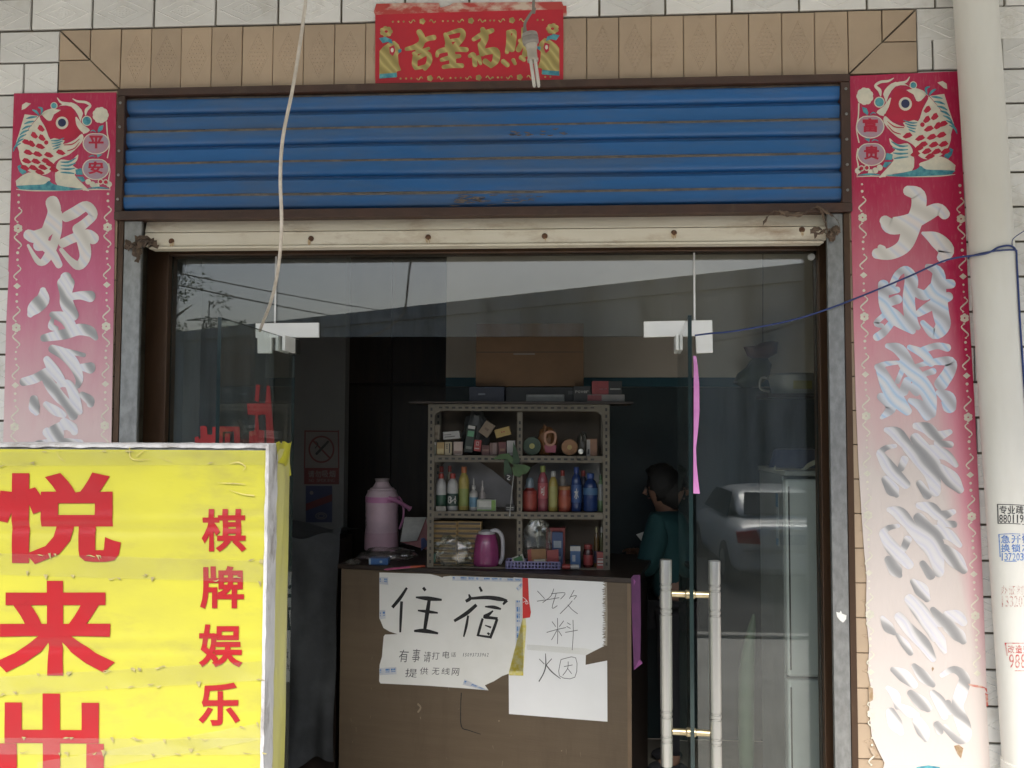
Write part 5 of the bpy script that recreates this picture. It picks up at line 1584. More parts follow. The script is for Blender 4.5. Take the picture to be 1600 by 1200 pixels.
def wr(x, z):
    """wrinkles of the stretched film"""
    w = .0035*noise.noise(Vector((x*4, z*3, 1)))+.0018*noise.noise(Vector((x*9+z*7, z*12-x*3, 5)))
    for zc0, sl in ((1.375, .02), (1.06, .03), (.745, -.10), (.52, -.06)):
        d = z-(zc0+sl*(x-sx0))
        w += .0026*math.exp(-(d/.013)**2)-.0018*math.exp(-((d-.026)/.014)**2)
    return w*1.0
film('front_film', 100, 230, lambda u, v: (sx0+(sx1-.004-sx0)*u, SY-.001+wr(sx0+(sx1-sx0)*u, GZ0+.06+(szt-GZ0-.06)*v), GZ0+.06+(szt-.012-GZ0-.06)*v), M['yellow_film'])
film('side_film', 10, 60, lambda u, v: (sx1+.001+.002*noise.noise(Vector((u*3, v*9, 2)))+.002*math.sin(u*3.1), SY+.062+(sdep-.062)*u, GZ0+.06+(szt-.01-GZ0-.06)*v), M['side_film'])
def strip(name, n, fn, m):
    V, F = [], []
    for j in range(n+1):
        V += list(fn(j/n))
    k = len(V)//(n+1)
    for j in range(n):
        for i in range(k-1): F.append((j*k+i, j*k+i+1, (j+1)*k+i+1, (j+1)*k+i))
    return MB().add(V, F).build(name, m, sg, smooth=True)
def edge_(t):
    z = GZ0+.05+(szt+.004-GZ0-.05)*t
    a = .003*noise.noise(Vector((0, z*30, 3))); c = .004*noise.noise(Vector((4, z*22, 1)))
    return [(sx1-.005+c*.6, SY-.0045, z), (sx1-.001, SY-.006+a, z), (sx1+.003+a, SY-.003, z), (sx1+.0035-a, SY+.03, z), (sx1+.0035, SY+.066+c*2, z)]
strip('edge_cloth', 90, edge_, M['white_cloth'])
def tope(t):
    x = sx0-.002+(sx1+.004-sx0)*t
    a = .003*noise.noise(Vector((x*30, 0, 3))); c = .004*noise.noise(Vector((x*24, 4, 1)))
    return [(x, SY-.0045, szt-.006+c), (x, SY-.006, szt-.001+a), (x, SY+.004, szt+.003+a), (x, SY+.09, szt+.004+c), (x, SY+sdep, szt+.003+a)]
strip('top_cloth', 90, tope, M['white_cloth'])
# puckered corner of film over the cloth
V = []
for j in range(7):
    for i in range(9):
        u, v = i/8, j/6
        V.append((sx1+.003+.008*math.sin(u*9+v*4)*.5, SY+.05+u*(sdep-.045), szt+.007-v*.075*(1-.3*math.sin(u*5))+.004*math.sin(u*14)))
q = MB().add(V, [(j*9+i, j*9+i+1, (j+1)*9+i+1, (j+1)*9+i) for j in range(6) for i in range(8)])
q.build('corner_film', M['yellow_film'], sg, smooth=True)
LH = .0028
for ch, bx in (('悦', (-10, 738, 190, 881)), ('来', (-6, 907, 181, 1055)), ('出', (-1, 1083, 164, 1236))):
    q = MB(); letter(q, SGN, ch, *bx, LH, .030); q.h = LH; refine(q, .010); q.build('character', M['sign_red'], sg)
for ch, bx in (('棋', (316, 795, 386, 862)), ('牌', (313, 884, 382, 951)), ('娱', (311, 975, 380, 1042)), ('乐', (311, 1066, 376, 1133))):
    q = MB(); letter(q, SGN, ch, *bx, LH, .026); q.h = LH; refine(q, .010); q.build('character', M['sign_red'], sg)
# clear packing tape with grime along its edges
rnd = random.Random(5)
for k, (xa_, ya_, xb_, yb_, w_) in enumerate(((-60, 862, 416, 876, 34), (-60, 1060, 412, 1032, 30), (-60, 1152, 412, 1152, 26), (-60, 706, 416, 704, 22), (60, 1190, 412, 1128, 26))):
    q = MB(); flat_poly(q, SGN, [(xa_, ya_), (xb_, yb_), (xb_, yb_+w_), (xa_, ya_+w_)], LH+.0012+.0003*k); q.h = LH+.0012+.0003*k; refine(q)
    o = q.build('tape', M['clear_tape'], sg)
    q = MB()
    for i in range(22 if k in (0, 1, 2) else 9):
        t = rnd.random(); e = rnd.choice((0, 1)); x = xa_+(xb_-xa_)*t; y = ya_+(yb_-ya_)*t+w_*e*rnd.uniform(.8, 1)
        if rnd.random() < .55: stroke(q, SGN, [(x, y, .5), (x+rnd.uniform(2, 6), y+rnd.uniform(-2, 3), rnd.uniform(1.2, 3)), (x+rnd.uniform(6, 14), y+rnd.uniform(-3, 3), .5)], LH+.003, 3)
        else: flat_poly(q, SGN, [(x, y-2), (x+rnd.uniform(3, 9), y-rnd.uniform(1, 3)), (x+rnd.uniform(2, 6), y+rnd.uniform(2, 8))], LH+.003)
    q.build('grime', M['grime'], o)['kind'] = 'stuff'
q = MB()
zg = (0, 400, 2.963)
for pts in ([(608, 885, 3), (610, 930, 5), (640, 944, 4), (700, 940, 2)], [(640, 925, 4), (680, 895, 3)], [(270, 905, 2), (285, 935, 4), (310, 950, 2)], [(1010, 1050, 1), (1080, 1052, 6), (1140, 1056, 2)], [(1060, 1080, 1), (1120, 1100, 4), (1180, 1108, 6)], [(1070, 960, 3), (1110, 955, 7), (1140, 975, 5), (1128, 992, 2)], [(740, 930, 1), (800, 952, 3)]):
    stroke(q, SGN, pts, LH+.003, 4, zoom=zg)
q.build('creases', mat('crease', (.48, .42, .13), .6, base2=(.34, .29, .10), nscale=60), sg)['kind'] = 'stuff'
for x in (sx0+.06, sx1-.06):
    MB().box(x-.02, x+.02, SY+.02, SY+sdep-.02, GZ0+.001, GZ0+.0595).build('foot', M['dark_metal'], sg)
# ------------------------------------------------------------ small goods
_cm = {}
def cm(r, g, b, rough=.45, **k):
    key = (round(r, 3), round(g, 3), round(b, 3), rough, tuple(sorted(k.items())))
    if key not in _cm: gr_ = (r+g+b)/3; r, g, b = [(.84*c+.16*gr_)*.72 for c in (r, g, b)]; _cm[key] = mat('coat', (r, g, b), rough, base2=(r*.85, g*.85, b*.85), nscale=30, **k)
    return _cm[key]
WHITE_, CREAM_, GOLD_, RED_, BLACK_, BROWN_ = cm(.62, .60, .56), cm(.50, .42, .30), cm(.46, .30, .10, .35), cm(.42, .03, .03), cm(.02, .02, .02), cm(.12, .06, .04)
def depth_plane(d): return Plane(SP.pt(0, 0, -d), su, sn)

def carton(name, label, cat, rect, shelf, d, dep, m, prints=(), rot=0.0, group=None, zbase=None, letters=None):
    """a printed carton seen from the front; rect = crop pixels of the shelf close-up; prints = (u0, u1, v0, v1, material)"""
    pl = depth_plane(d)
    x0, y0, x1, y1 = rect
    a0, b1 = pl.px(640+x0/4, 600+y0/4); a1, b0 = pl.px(640+x1/4, 600+y1/4)
    w, h = a1-a0, b1-b0
    if rot == 0 and zbase is None: zb_ = ZS[shelf]-CT+.0006
    elif zbase is not None: zb_ = zbase-CT
    else: zb_ = b0
    base = pl.pt((a0+a1)/2, zb_, 0)
    t = thing(name, label, cat, base, group)
    cr, sr = math.cos(R(rot)), math.sin(R(rot))
    ex = su*cr+Vector((0, 0, 1))*sr; ez = Vector((0, 0, 1))*cr-su*sr
    low = min(0, -abs(sr)*w/2+0) if rot else 0
    c0 = base+Vector((0, 0, -low if rot and zbase is not None else 0))
    if rot and zbase is None: c0 = pl.pt((a0+a1)/2, (b0+b1)/2, 0)-ez*h/2
    q = MB(); q.obox(c0+ez*h/2-sn*dep/2, ex, sn, ez, w/2, dep/2, h/2); q.build('body', m, t, bevel=.0012)
    for u0, u1, v0, v1, pm in prints:
        q = MB(); V = [c0+ex*(w*(u-.5))+ez*(h*v)+sn*.0007 for u, v in ((u0, v0), (u1, v0), (u1, v1), (u0, v1))]
        q.add(V, [(0, 1, 2, 3)]); q.build('print', pm, t)
    if letters:
        s_, lm_, u0, u1, v0, v1 = letters
        q = MB()
        for i, ch in enumerate(s_):
            g_, f_, _ = glyph(ch, .02)
            n_ = len(s_); k0 = u0+(u1-u0)*i/n_; k1 = u0+(u1-u0)*(i+.9)/n_
            q.add([c0+ex*(w*(k0+(k1-k0)*u-.5))+ez*(h*(v0+(v1-v0)*v))+sn*.0012 for u, v in g_], f_)
        q.build('lettering', lm_, t)
    return t
G1 = 'cigarette and medicine cartons on the top shelf'
Y_ = 2
carton('carton', 'white cigarette carton at the left end of the top shelf', 'carton', (138, 352, 166, 432), 2, .02, .022, WHITE_, [(.5, 1, 0, .8, cm(.25, .27, .2))], 0, G1)
carton('carton', 'shiny gold carton second from the left on the top shelf', 'carton', (170, 352, 216, 432), 2, .018, .024, GOLD_, [(.08, .92, .1, .5, cm(.62, .48, .22))], 0, G1)
carton('carton', 'cream carton with dark vertical lettering on the top shelf', 'carton', (220, 350, 264, 432), 2, .018, .024, cm(.52, .42, .26), [(.6, .75, .15, .9, BLACK_)], 0, G1, letters=('王', BLACK_, .15, .5, .5, .85))
carton('carton', 'pale pink carton with a brown band on the top shelf', 'carton', (275, 348, 330, 432), 2, .02, .026, cm(.55, .42, .36), [(.06, .94, .1, .32, cm(.30, .19, .15))], 0, G1)
carton('carton', 'tall black carton with a green seal leaning on the top shelf', 'carton', (352, 255, 404, 428), 2, .03, .03, cm(.015, .03, .02), [(.1, .9, .86, .97, WHITE_), (.12, .88, .58, .78, cm(.12, .40, .20)), (.15, .85, .12, .22, cm(.20, .22, .18))], -8, G1)
carton('carton', 'bright red carton with white strokes on the top shelf', 'carton', (402, 350, 446, 420), 2, .016, .024, RED_, [(.15, .8, .2, .28, WHITE_)], -6, G1, letters=('口', WHITE_, .3, .7, .5, .85))
carton('carton', 'dark maroon carton right of the red one on the top shelf', 'carton', (450, 356, 500, 418), 2, .022, .03, cm(.13, .035, .03), [(.1, .9, .4, .6, cm(.25, .12, .09))], 0, G1)
carton('carton', 'brown carton with a pale vertical stripe on the top shelf', 'carton', (502, 336, 550, 416), 2, .02, .03, cm(.17, .085, .07), [(.35, .8, .1, .95, cm(.28, .18, .16))], 0, G1)
carton('carton', 'dark red carton beside the white one on the top shelf', 'carton', (555, 336, 604, 420), 2, .02, .03, cm(.16, .03, .028), [(.2, .8, .3, .5, cm(.32, .15, .08))], 0, G1)
carton('carton', 'white carton at the middle post of the top shelf', 'carton', (608, 331, 660, 424), 2, .018, .028, cm(.50, .48, .46), [(.1, .9, .1, .2, cm(.3, .28, .27))], 0, G1)
zs2 = lambda py: SP.pt(*SP.px(700, 600+py/4)).z
carton('carton', 'beige carton standing on the white one in the upper left corner', 'carton', (139, 256, 187, 348), 2, .045, .03, cm(.34, .28, .20), [(.2, .8, .3, .5, cm(.24, .18, .12))], 0, G1, zbase=zs2(349))
carton('carton', 'white label carton lying across the gold ones', 'carton', (209, 296, 313, 344), 2, .03, .05, cm(.50, .49, .47), [(.08, .7, .25, .4, cm(.2, .2, .2)), (.08, .5, .55, .66, cm(.2, .2, .2))], 5, G1)
carton('carton', 'kraft brown carton tilted behind the black one', 'carton', (450, 236, 516, 326), 2, .05, .03, cm(.27, .19, .11), [(.3, .7, .4, .55, cm(.15, .09, .05))], -34, G1)
carton('carton', 'yellow carton tilted on top of the dark red ones', 'carton', (534, 274, 630, 328), 2, .03, .045, cm(.52, .34, .06), [(.4, .48, .45, .6, RED_), (.55, .63, .45, .6, RED_)], 15, G1)

def lathe_goods(name, label, cat, x0, x1, ytop, shelf, d, prof, parts, group=None, seg=20, zbase=None, xyz=None):
    """prof: (radius share, height share) per part; parts: list of (part name, material, profile)"""
    pl = depth_plane(d)
    a0, b1 = pl.px(640+x0/4, 600+ytop/4); a1, _ = pl.px(640+x1/4, 600+ytop/4)
    r = (a1-a0)/2
    zb_ = (ZS[shelf] if zbase is None else zbase)+.0008
    h = CT+b1-zb_
    c = pl.pt((a0+a1)/2, zb_-CT, 0)-sn*r
    t = thing(name, label, cat, c, group)
    for pn, m, pr in parts:
        q = MB().lathe([(r*a, c.z+h*b) for a, b in pr], (c.x, c.y, 0), seg); q.build(pn, m, t, smooth=True)
    return t, c, r, h
B_body = [(.9, 0), (1, .02), (1, .30), (.96, .34), (1, .38), (1, .62), (.94, .70), (.72, .79), (.42, .85), (.40, .87)]
CAPP = [(.48, .86), (.50, .865), (.50, .98), (.44, 1.0)]
BL = lambda a, b: [(1.015, a), (1.02, a+.004), (1.02, b-.004), (1.015, b)]
G2 = 'bottles on the middle shelf'
def bottle(label, x0, x1, yt, d, body, cap, lab=None, lb=(.12, .45), pr=B_body, capp=CAPP, shelf=1, letters=None):
    parts = [('body', body, pr), ('cap', cap, capp)]
    if lab: parts.append(('label_band', lab, BL(*lb)))
    t, c, r, h = lathe_goods('bottle', label, 'bottle', x0, x1, yt, shelf, d, None, parts, G2)
    if letters:
        s_, lm_ = letters; q = MB()
        for i, ch in enumerate(s_):
            g_, f_, _ = glyph(ch, .03)
            V = []
            for u, v in g_:
                an = (i-(len(s_)-1)/2+u-.5)*.85
                V.append(c+su*(r*1.035*math.sin(an))+sn*(r*1.035*math.cos(an))+Vector((0, 0, h*(lb[0]+(lb[1]-lb[0])*(.2+.6*v)))))
            q.add(V, f_)
        q.build('lettering', lm_, t)
    return t
bw_, rc_ = cm(.50, .50, .50, .4), cm(.42, .04, .025, .4)
bottle('white disinfectant bottle with red cap and green label, first on the middle shelf', 160, 226, 560, .03, bw_, rc_, cm(.03, .10, .06), (.12, .42))
bottle('white bottle with red cap and a large 84 on its dark label', 230, 300, 560, .028, bw_, rc_, cm(.015, .05, .04), (.12, .46), letters=('84', WHITE_))
bottle('red capped bottle behind the first disinfectant bottle', 170, 222, 515, .11, cm(.30, .25, .24), rc_)
bottle('pale red capped bottle behind the 84 bottle', 226, 270, 512, .11, cm(.30, .26, .18), rc_)
bottle('yellow detergent bottle with an orange cap', 302, 370, 518, .05, cm(.46, .36, .06), cm(.50, .14, .03), cm(.28, .34, .07), (.1, .5))
SQ = [(.85, 0), (1, .03), (1, .50), (.75, .58), (.3, .64), (.26, .68)]
SQC = [(.44, .66), (.44, .78), (.2, .8), (.13, .99), (.06, 1)]
bottle('small white dropper bottle with a blue label', 370, 426, 592, .03, cm(.52, .50, .48), cm(.55, .53, .51), cm(.10, .25, .38), (.12, .42), SQ, SQC)
bottle('small pinkish dropper bottle behind the clear box', 430, 476, 604, .06, cm(.48, .42, .40), cm(.52, .48, .46), cm(.30, .28, .28), (.2, .4), SQ, SQC)
carton('soap_box', 'clear soap box with green rim on the middle shelf', 'box', (420, 706, 540, 780), 1, .02, .06, cm(.42, .45, .40, .2), [(.10, .75, .35, .85, cm(.60, .60, .56, .2)), (.76, .98, .05, .95, cm(.18, .36, .05)), (.02, .9, .04, .14, cm(.18, .36, .05))])
carton('carton', 'flat grey carton under the white bottles', 'carton', (165, 748, 226, 778), 1, .006, .02, cm(.30, .28, .25), [], 0)
JAR = [(.92, 0), (1, .04), (1, .56), (.97, .6), (.6, .66), (.55, .7)]
JARC = [(.5, .68), (.62, .70), (.55, .92), (.35, 1.0)]
bottle('short red jar with a clear bluish top, left on the right hand side', 704, 796, 585, .03, cm(.34, .03, .02, .3), cm(.20, .27, .33, .2), cm(.42, .05, .03), (.1, .5), JAR, JARC)
bottle('pinkish red drink bottle with a green cap', 800, 864, 512, .04, cm(.36, .07, .10, .25), cm(.28, .34, .06), cm(.50, .08, .10), (.28, .62), letters=('可', WHITE_))
bottle('yellow drink bottle with a white cap', 868, 926, 545, .04, cm(.44, .34, .05, .3), cm(.52, .52, .50), cm(.40, .38, .10), (.1, .62))
bottle('red chilli jar with gold lid band', 930, 1008, 640, .03, cm(.38, .05, .02, .3), cm(.45, .20, .06), cm(.46, .08, .03), (.15, .6), [(.92, 0), (1, .04), (1, .8), (.9, .86)], [(.95, .85), (.97, .86), (.97, .98), (.9, 1)])
bottle('thin bottle with a red cap behind the chilli jar', 930, 982, 540, .10, cm(.36, .32, .28), rc_)
bottle('slim dark blue drink bottle', 1010, 1076, 520, .04, cm(.015, .05, .20, .2), cm(.02, .06, .28), cm(.03, .10, .32), (.2, .6), letters=('水', WHITE_))
bottle('large clear blue drink bottle with blue cap', 1086, 1178, 560, .03, cm(.012, .045, .19, .15), cm(.02, .07, .30), cm(.05, .16, .34), (.44, .62))
bottle('bottle with a red cap behind the blue ones', 1060, 1112, 542, .12, cm(.05, .06, .12), rc_)
bottle('green bottle at the right post of the middle shelf', 1176, 1214, 570, .06, cm(.16, .28, .12), cm(.05, .14, .05), cm(.32, .34, .33), (.3, .75))

# rolled bags and drums on the right of the top shelf
def drum(label, cx_, cy_, r_, d, m, mc, dep=.14):
    pl = depth_plane(d); a, b = pl.px(640+cx_/4, 600+cy_/4); r = r_/4*pl.scale(640+cx_/4, 600+cy_/4)
    c = pl.pt(a, ZS[2]-CT+r+.001, 0)
    t = thing('paper_roll', label, 'roll', c-Vector((0, 0, r)), 'rolls lying on the top shelf')
    tmp = MB().lathe([(r*.6, 0), (r*.96, .002), (r, .012), (r*.97, .03), (r, .06), (r, dep), (r*.9, dep+.004)], (0, 0, 0), 22)
    qn = (-sn).to_track_quat('Z', 'Y')
    q = MB().add([c+qn @ Vector(v) for v in tmp.v], tmp.f); q.build('wrap', m, t, smooth=True)
    tmp = MB().lathe([(r*.28, -.003), (r*.3, -.002), (r*.3, .001)], (0, 0, 0), 14)
    q = MB().add([c+qn @ Vector(v) for v in tmp.v], tmp.f); q.build('seal', mc, t, smooth=True)
drum('dark green wrapped roll with a yellow seal on the top shelf', 765, 374, 58, .03, cm(.02, .06, .025), cm(.45, .42, .10))
drum('orange wrapped roll with a yellow seal on the top shelf', 1000, 378, 52, .03, cm(.34, .14, .03), cm(.50, .34, .08))
def lump(name, label, cat, rect, d, dep, m, seed, shelf=None, zbase=None, amp=.25, parent=None):
    """a crumpled bag: rect in shelf crop pixels"""
    pl = depth_plane(d); x0, y0, x1, y1 = rect
    a0, b1 = pl.px(640+x0/4, 600+y0/4); a1, b0 = pl.px(640+x1/4, 600+y1/4)
    zb_ = ZS[shelf] if shelf is not None else zbase
    c = pl.pt((a0+a1)/2, zb_-CT, -dep/2); h = CT+b1-zb_; w = (a1-a0)/2
    V, F = [], []
    nu, nv = 26, 12
    for j in range(nv+1):
        ph = math.pi*j/nv
        for i in range(nu):
            th = 2*math.pi*i/nu
            p = Vector((math.sin(ph)*math.cos(th), math.sin(ph)*math.sin(th), math.cos(ph)))
            k = 1+amp*noise.noise(p*2.3+Vector((seed, 0, 0)))+amp*.7*noise.noise(p*5.5+Vector((seed, 3, 0)))
            p = p*k
            zz = max(-.88, p.z)
            V.append(c+su*(p.x*w)+sn*(p.y*dep/2)+Vector((0, 0, (zz+.88)/1.88*h+.001)))
    for j in range(nv):
        for i in range(nu): F.append((j*nu+i, j*nu+(i+1) % nu, (j+1)*nu+(i+1) % nu, (j+1)*nu+i))
    t = thing(name, label, cat, c)
    MB().add(V, F).build('film' if 'bag' in name else 'body', m, t, smooth=True)
    return t, pl, c
cl_bag = glass_mat('clear_film', (.86, .88, .86), .10, .12, .07)
t, pl, c = lump('snack_bag', 'orange snack bag with a carry handle on the top shelf', 'bag', (796, 268, 920, 430), .05, .09, cm(.30, .12, .03), 4, 2)
q = MB()
zsf = (640, 600, 4)
plh = depth_plane(.012)
stroke(q, plh, [(850, 305, 14), (880, 298, 14), (910, 310, 14), (908, 360, 14), (890, 380, 14), (862, 378, 14), (846, 350, 14), (850, 305, 14)], .0, 4, zoom=zsf, rnd=False)
q.build('handle', cm(.48, .22, .12), t)
q = MB(); flat_poly(q, plh, [(842, 382), (918, 382), (912, 428), (850, 428)], -.002, 0, zsf, .003); q.build('print', cm(.34, .04, .09), t)
lump('grey_bag', 'crumpled grey plastic bag behind the cartons', 'bag', (330, 172, 490, 320), .10, .08, cm(.11, .115, .11), 9, 2)
lump('snack_bag', 'dull clear bag right of the orange roll', 'bag', (1046, 300, 1116, 432), .06, .07, cm(.12, .11, .09), 14, 2)
carton('carton', 'orange and white carton at the right end of the top shelf', 'carton', (1106, 322, 1172, 428), 2, .03, .04, cm(.32, .14, .06), [(.0, .34, 0, .95, cm(.40, .38, .36)), (.06, .28, .1, .4, BLACK_)], 0, G1)
t = thing('tin', 'small round silver tin tied under the top shelf edge', 'tin', plh.pt(*plh.px(640+1070/4, 600+420/4), .014))
q = MB(); p = plh.pt(*plh.px(640+1070/4, 600+420/4), .018); tmp = MB().lathe([(.010, 0), (.014, .002), (.014, .009), (.011, .011)], (0, 0, 0), 16); qn = sn.to_track_quat('Z', 'Y')
q.add([p+qn @ Vector(v) for v in tmp.v], tmp.f); q.build('body', M['steel'], t, smooth=True)
q = MB(); q.tube(catmull([tuple(plh.pt(*plh.px(640+x_/4, 600+y_/4), .018)) for x_, y_ in ((1056, 428), (1044, 450), (1052, 476), (1090, 474), (1106, 450), (1084, 430))], 4), .0012, 6); q.build('loop', M['ink'], t)

# plastic green pinwheel hung on the middle post
pw = thing('plastic_plant', 'green plastic leaf pinwheel on a white stick at the middle shelf post', 'ornament', plh.pt(*plh.px(640+650/4, 600+560/4), .03))
fpl = depth_plane(-.02)
gm1, gm2 = mat('leaf_green', (.02, .055, .02), .5, base2=(.012, .04, .012)), mat('leaf_green2', (.045, .10, .025), .5)
for k, pts in enumerate(([(520, 470), (560, 440), (620, 432), (650, 470), (636, 500), (600, 470)], [(640, 500), (645, 420), (648, 360), (672, 420), (690, 480), (668, 520)], [(650, 500), (720, 505), (760, 520), (730, 560), (680, 570), (650, 540)], [(590, 480), (610, 470), (640, 540), (640, 590), (610, 610), (590, 560)], [(640, 520), (690, 520), (720, 550), (690, 580), (650, 570)])):
    q = MB(); flat_poly(q, fpl, pts, .004*k-.006*(k % 2), 0, zsf, .0015); q.build('leaf', gm1 if k % 2 else gm2, pw)
q = MB(); q.tube([fpl.pt(*fpl.px(640+650/4, 600+560/4), 0), fpl.pt(*fpl.px(640+630/4, 600+770/4), 0), fpl.pt(*fpl.px(640+626/4, 600+826/4), 0)], [.0022, .0022, .0036], 8); q.build('stick', cm(.55, .55, .53), pw)
q = MB(); disc(q, fpl, 620, 582, 24, .016, 0, zsf); q.build('tag', M['ink'], pw)
q = MB(); stroke(q, fpl, [(612, 570, 6), (628, 576, 6), (612, 592, 6), (626, 598, 6)], .017, 3, zoom=zsf); q.build('mark', cm(.5, .5, .48), pw)
q = MB(); q.tube([fpl.pt(*fpl.px(640+650/4, 600+520/4), 0), SP.pt(*SP.px(640+676/4, 600+520/4), .002)], .002, 6); q.build('clip', M['ink'], pw)
carton('carton', 'small black carton beside the middle post', 'carton', (598, 738, 656, 780), 1, .02, .03, BLACK_, [(.1, .9, .5, .62, cm(.4, .4, .38)), (.1, .9, .2, .3, cm(.4, .4, .38))])

# stacks of flat boxes on the lowest shelf
gm = mat('matchbox', (.30, .20, .075), .5, base2=(.24, .155, .06), nscale=40)
gd = mat('matchbox_print', (.05, .04, .03), .5)
proto = None
for si, (x0, x1, y0, n) in enumerate(((146, 296, 856, 9), (300, 452, 856, 9))):
    pl = depth_plane(.05+.01*si)
    a0, bt = pl.px(640+x0/4, 600+y0/4); a1, _ = pl.px(640+x1/4, 600+y0/4)
    hh = (CT+bt-ZS[0])/n
    for k in range(n):
        zb_ = ZS[0]+hh*k+.0006
        base = pl.pt((a0+a1)/2+random.uniform(-.002, .002), zb_-CT, -.03)
        if proto is None:
            t = proto = thing('match_box', '', 'box', base, 'stacks of flat gold boxes on the lowest shelf')
            w = a1-a0
            MB().obox(base+Vector((0, 0, hh*.46)), su, sn, (0, 0, 1), w/2, .03, hh*.45).build('body', gm, t, bevel=.001)
            q = MB(); q.obox(base+Vector((0, 0, hh*.45))+sn*.0305, su, sn, (0, 0, 1), w*.46, .0006, hh*.22)
            q.build('print', gd, t)
        else:
            t = copy_tree(proto); t.location = base
            t.rotation_euler = (0, 0, random.uniform(-.03, .03))
        nm = ['bottom', 'second', 'third', 'fourth', 'fifth', 'sixth', 'seventh', 'eighth', 'top'][k]
        t['label'] = f"flat gold box, {nm} from below in the {'left' if si == 0 else 'right'} stack".replace('bottom from below', 'lowest').replace('top from below', 'topmost')
lump('plastic_bag', 'crumpled clear plastic bag in front of the gold boxes', 'bag', (150, 955, 384, 1142), .0, .07, cl_bag, 21, 0, amp=.3)
carton('carton', 'narrow green carton beside the left shelf post', 'carton', (137, 958, 160, 1010), 0, .02, .02, cm(.02, .16, .11), [], 0, zbase=ZS[0]+.02)

# electric kettle
pl = depth_plane(.0)
a0, bt = pl.px(640+388/4, 600+920/4); a1, _ = pl.px(640+556/4, 600+920/4)
kr = (a1-a0)/2; kh = CT+bt-ZS[0]; kc = pl.pt((a0+a1)/2, ZS[0]-CT+.001, -kr)
kt = thing('kettle', 'magenta electric kettle with a white handle on the lowest shelf', 'kettle', kc)
MB().lathe([(kr*.9, kc.z), (kr*.98, kc.z+.006), (kr, kc.z+kh*.1), (kr*.97, kc.z+kh*.35), (kr*.88, kc.z+kh*.65), (kr*.72, kc.z+kh*.86), (kr*.5, kc.z+kh*.93)], (kc.x, kc.y, 0), 28).build('body', cm(.36, .035, .19, .25, coat=.4), kt, smooth=True)
MB().lathe([(kr*.66, kc.z+kh*.885), (kr*.60, kc.z+kh*.95), (kr*.3, kc.z+kh*.995), (kr*.05, kc.z+kh)], (kc.x, kc.y, 0), 24).build('lid', cm(.56, .55, .58), kt, smooth=True)
hs = [(.35, .96), (.75, .985), (1.08, .9), (1.24, .72), (1.26, .45), (1.2, .2), (1.0, .06)]
MB().tube(catmull([tuple(kc+su*(kr*a)+sn*.01+Vector((0, 0, kh*b))) for a, b in hs], 6), .0105, 10).build('handle', cm(.56, .55, .60, .3), kt, smooth=True)
MB().prism([kc-su*(kr*.6)+sn*.012+Vector((0, 0, kh*.9)), kc-su*(kr*1.02)+sn*.004+Vector((0, 0, kh*.86)), kc-su*(kr*.85)+sn*.012+Vector((0, 0, kh*.66))], -sn*.024).build('spout', cm(.36, .035, .19, .25, coat=.4), kt)

# lavender basket with small packets
pl = depth_plane(-.03)
a0, bt = pl.px(640+602/4, 600+1108/4); a1, _ = pl.px(640+940/4, 600+1108/4)
bc = pl.pt((a0+a1)/2, ZS[0]-CT+.001, -.05); bwid = (a1-a0)/2; bh = max(CT+bt-ZS[0], .03)
bk = thing('basket', 'shallow lavender plastic basket on the lowest shelf', 'basket', bc)
bm_ = mat('lavender', (.20, .19, .36), .45)
def bwall(c, ux, hw, n):
    for k in range(n):
        q.obox(c+ux*(-hw+2*hw*(k+.5)/n)+Vector((0, 0, bh*.5)), ux, ux.cross(Vector((0, 0, 1))), (0, 0, 1), hw/n*.42, .0016, bh*.42)
    for z_ in (.08, .5, .94): q.obox(c+Vector((0, 0, bh*z_)), ux, ux.cross(Vector((0, 0, 1))), (0, 0, 1), hw, .0022, bh*.07)
for c_, ux, hw, n in ((bc+sn*.05, su, bwid, 16), (bc-sn*.05, su, bwid, 16), (bc+su*bwid, sn, .05, 6), (bc-su*bwid, sn, .05, 6)):
    q = MB(); bwall(c_, ux, hw, n); q.build('side', bm_, bk)
q = MB(); q.obox(bc+Vector((0, 0, .002)), su, sn, (0, 0, 1), bwid, .05, .0015); q.build('base', bm_, bk)
def packet(name, label, cat, pts, dd, m, thick=.006, group='packets in the lavender basket'):
    p_ = depth_plane(dd); q = MB(); flat_poly(q, p_, pts, 0, 0, zsf, thick)
    return tag(q.build(name, m), label, cat, group)
packet('packet', 'green and white card standing at the left end of the basket', 'packet', [(640, 1088), (706, 1062), (722, 1112), (640, 1112)], .0, cm(.50, .52, .46))
packet('packet', 'green label on the card at the left end of the basket', 'packet', [(648, 1092), (700, 1072), (710, 1104), (656, 1110)], -.0006-.001, cm(.05, .22, .06), .0008)
packet('packet', 'orange seasoning packet in the middle of the basket', 'packet', [(760, 1034), (850, 1030), (856, 1110), (764, 1112)], .012, cm(.34, .15, .03))
packet('packet', 'red seasoning packet left of the orange one', 'packet', [(736, 1036), (766, 1030), (770, 1112), (740, 1112)], .016, cm(.36, .04, .02))
packet('packet', 'red packet at the right end of the basket', 'packet', [(856, 1040), (930, 1034), (932, 1112), (860, 1112)], .014, cm(.34, .03, .03))
packet('packet', 'pale paper packet lying at the front of the basket', 'packet', [(776, 1096), (848, 1094), (848, 1116), (778, 1118)], -.004, cm(.46, .44, .34))
lump('plastic_bag', 'clear plastic bag standing behind the basket', 'bag', (700, 850, 890, 1090), .045, .06, cl_bag, 33, 0, amp=.34)
carton('carton', 'tall red carton behind the blue bottle on the lowest shelf', 'carton', (852, 876, 972, 1112), 0, .10, .05, cm(.34, .035, .03), [(.1, .3, .6, .9, cm(.5, .3, .28))])
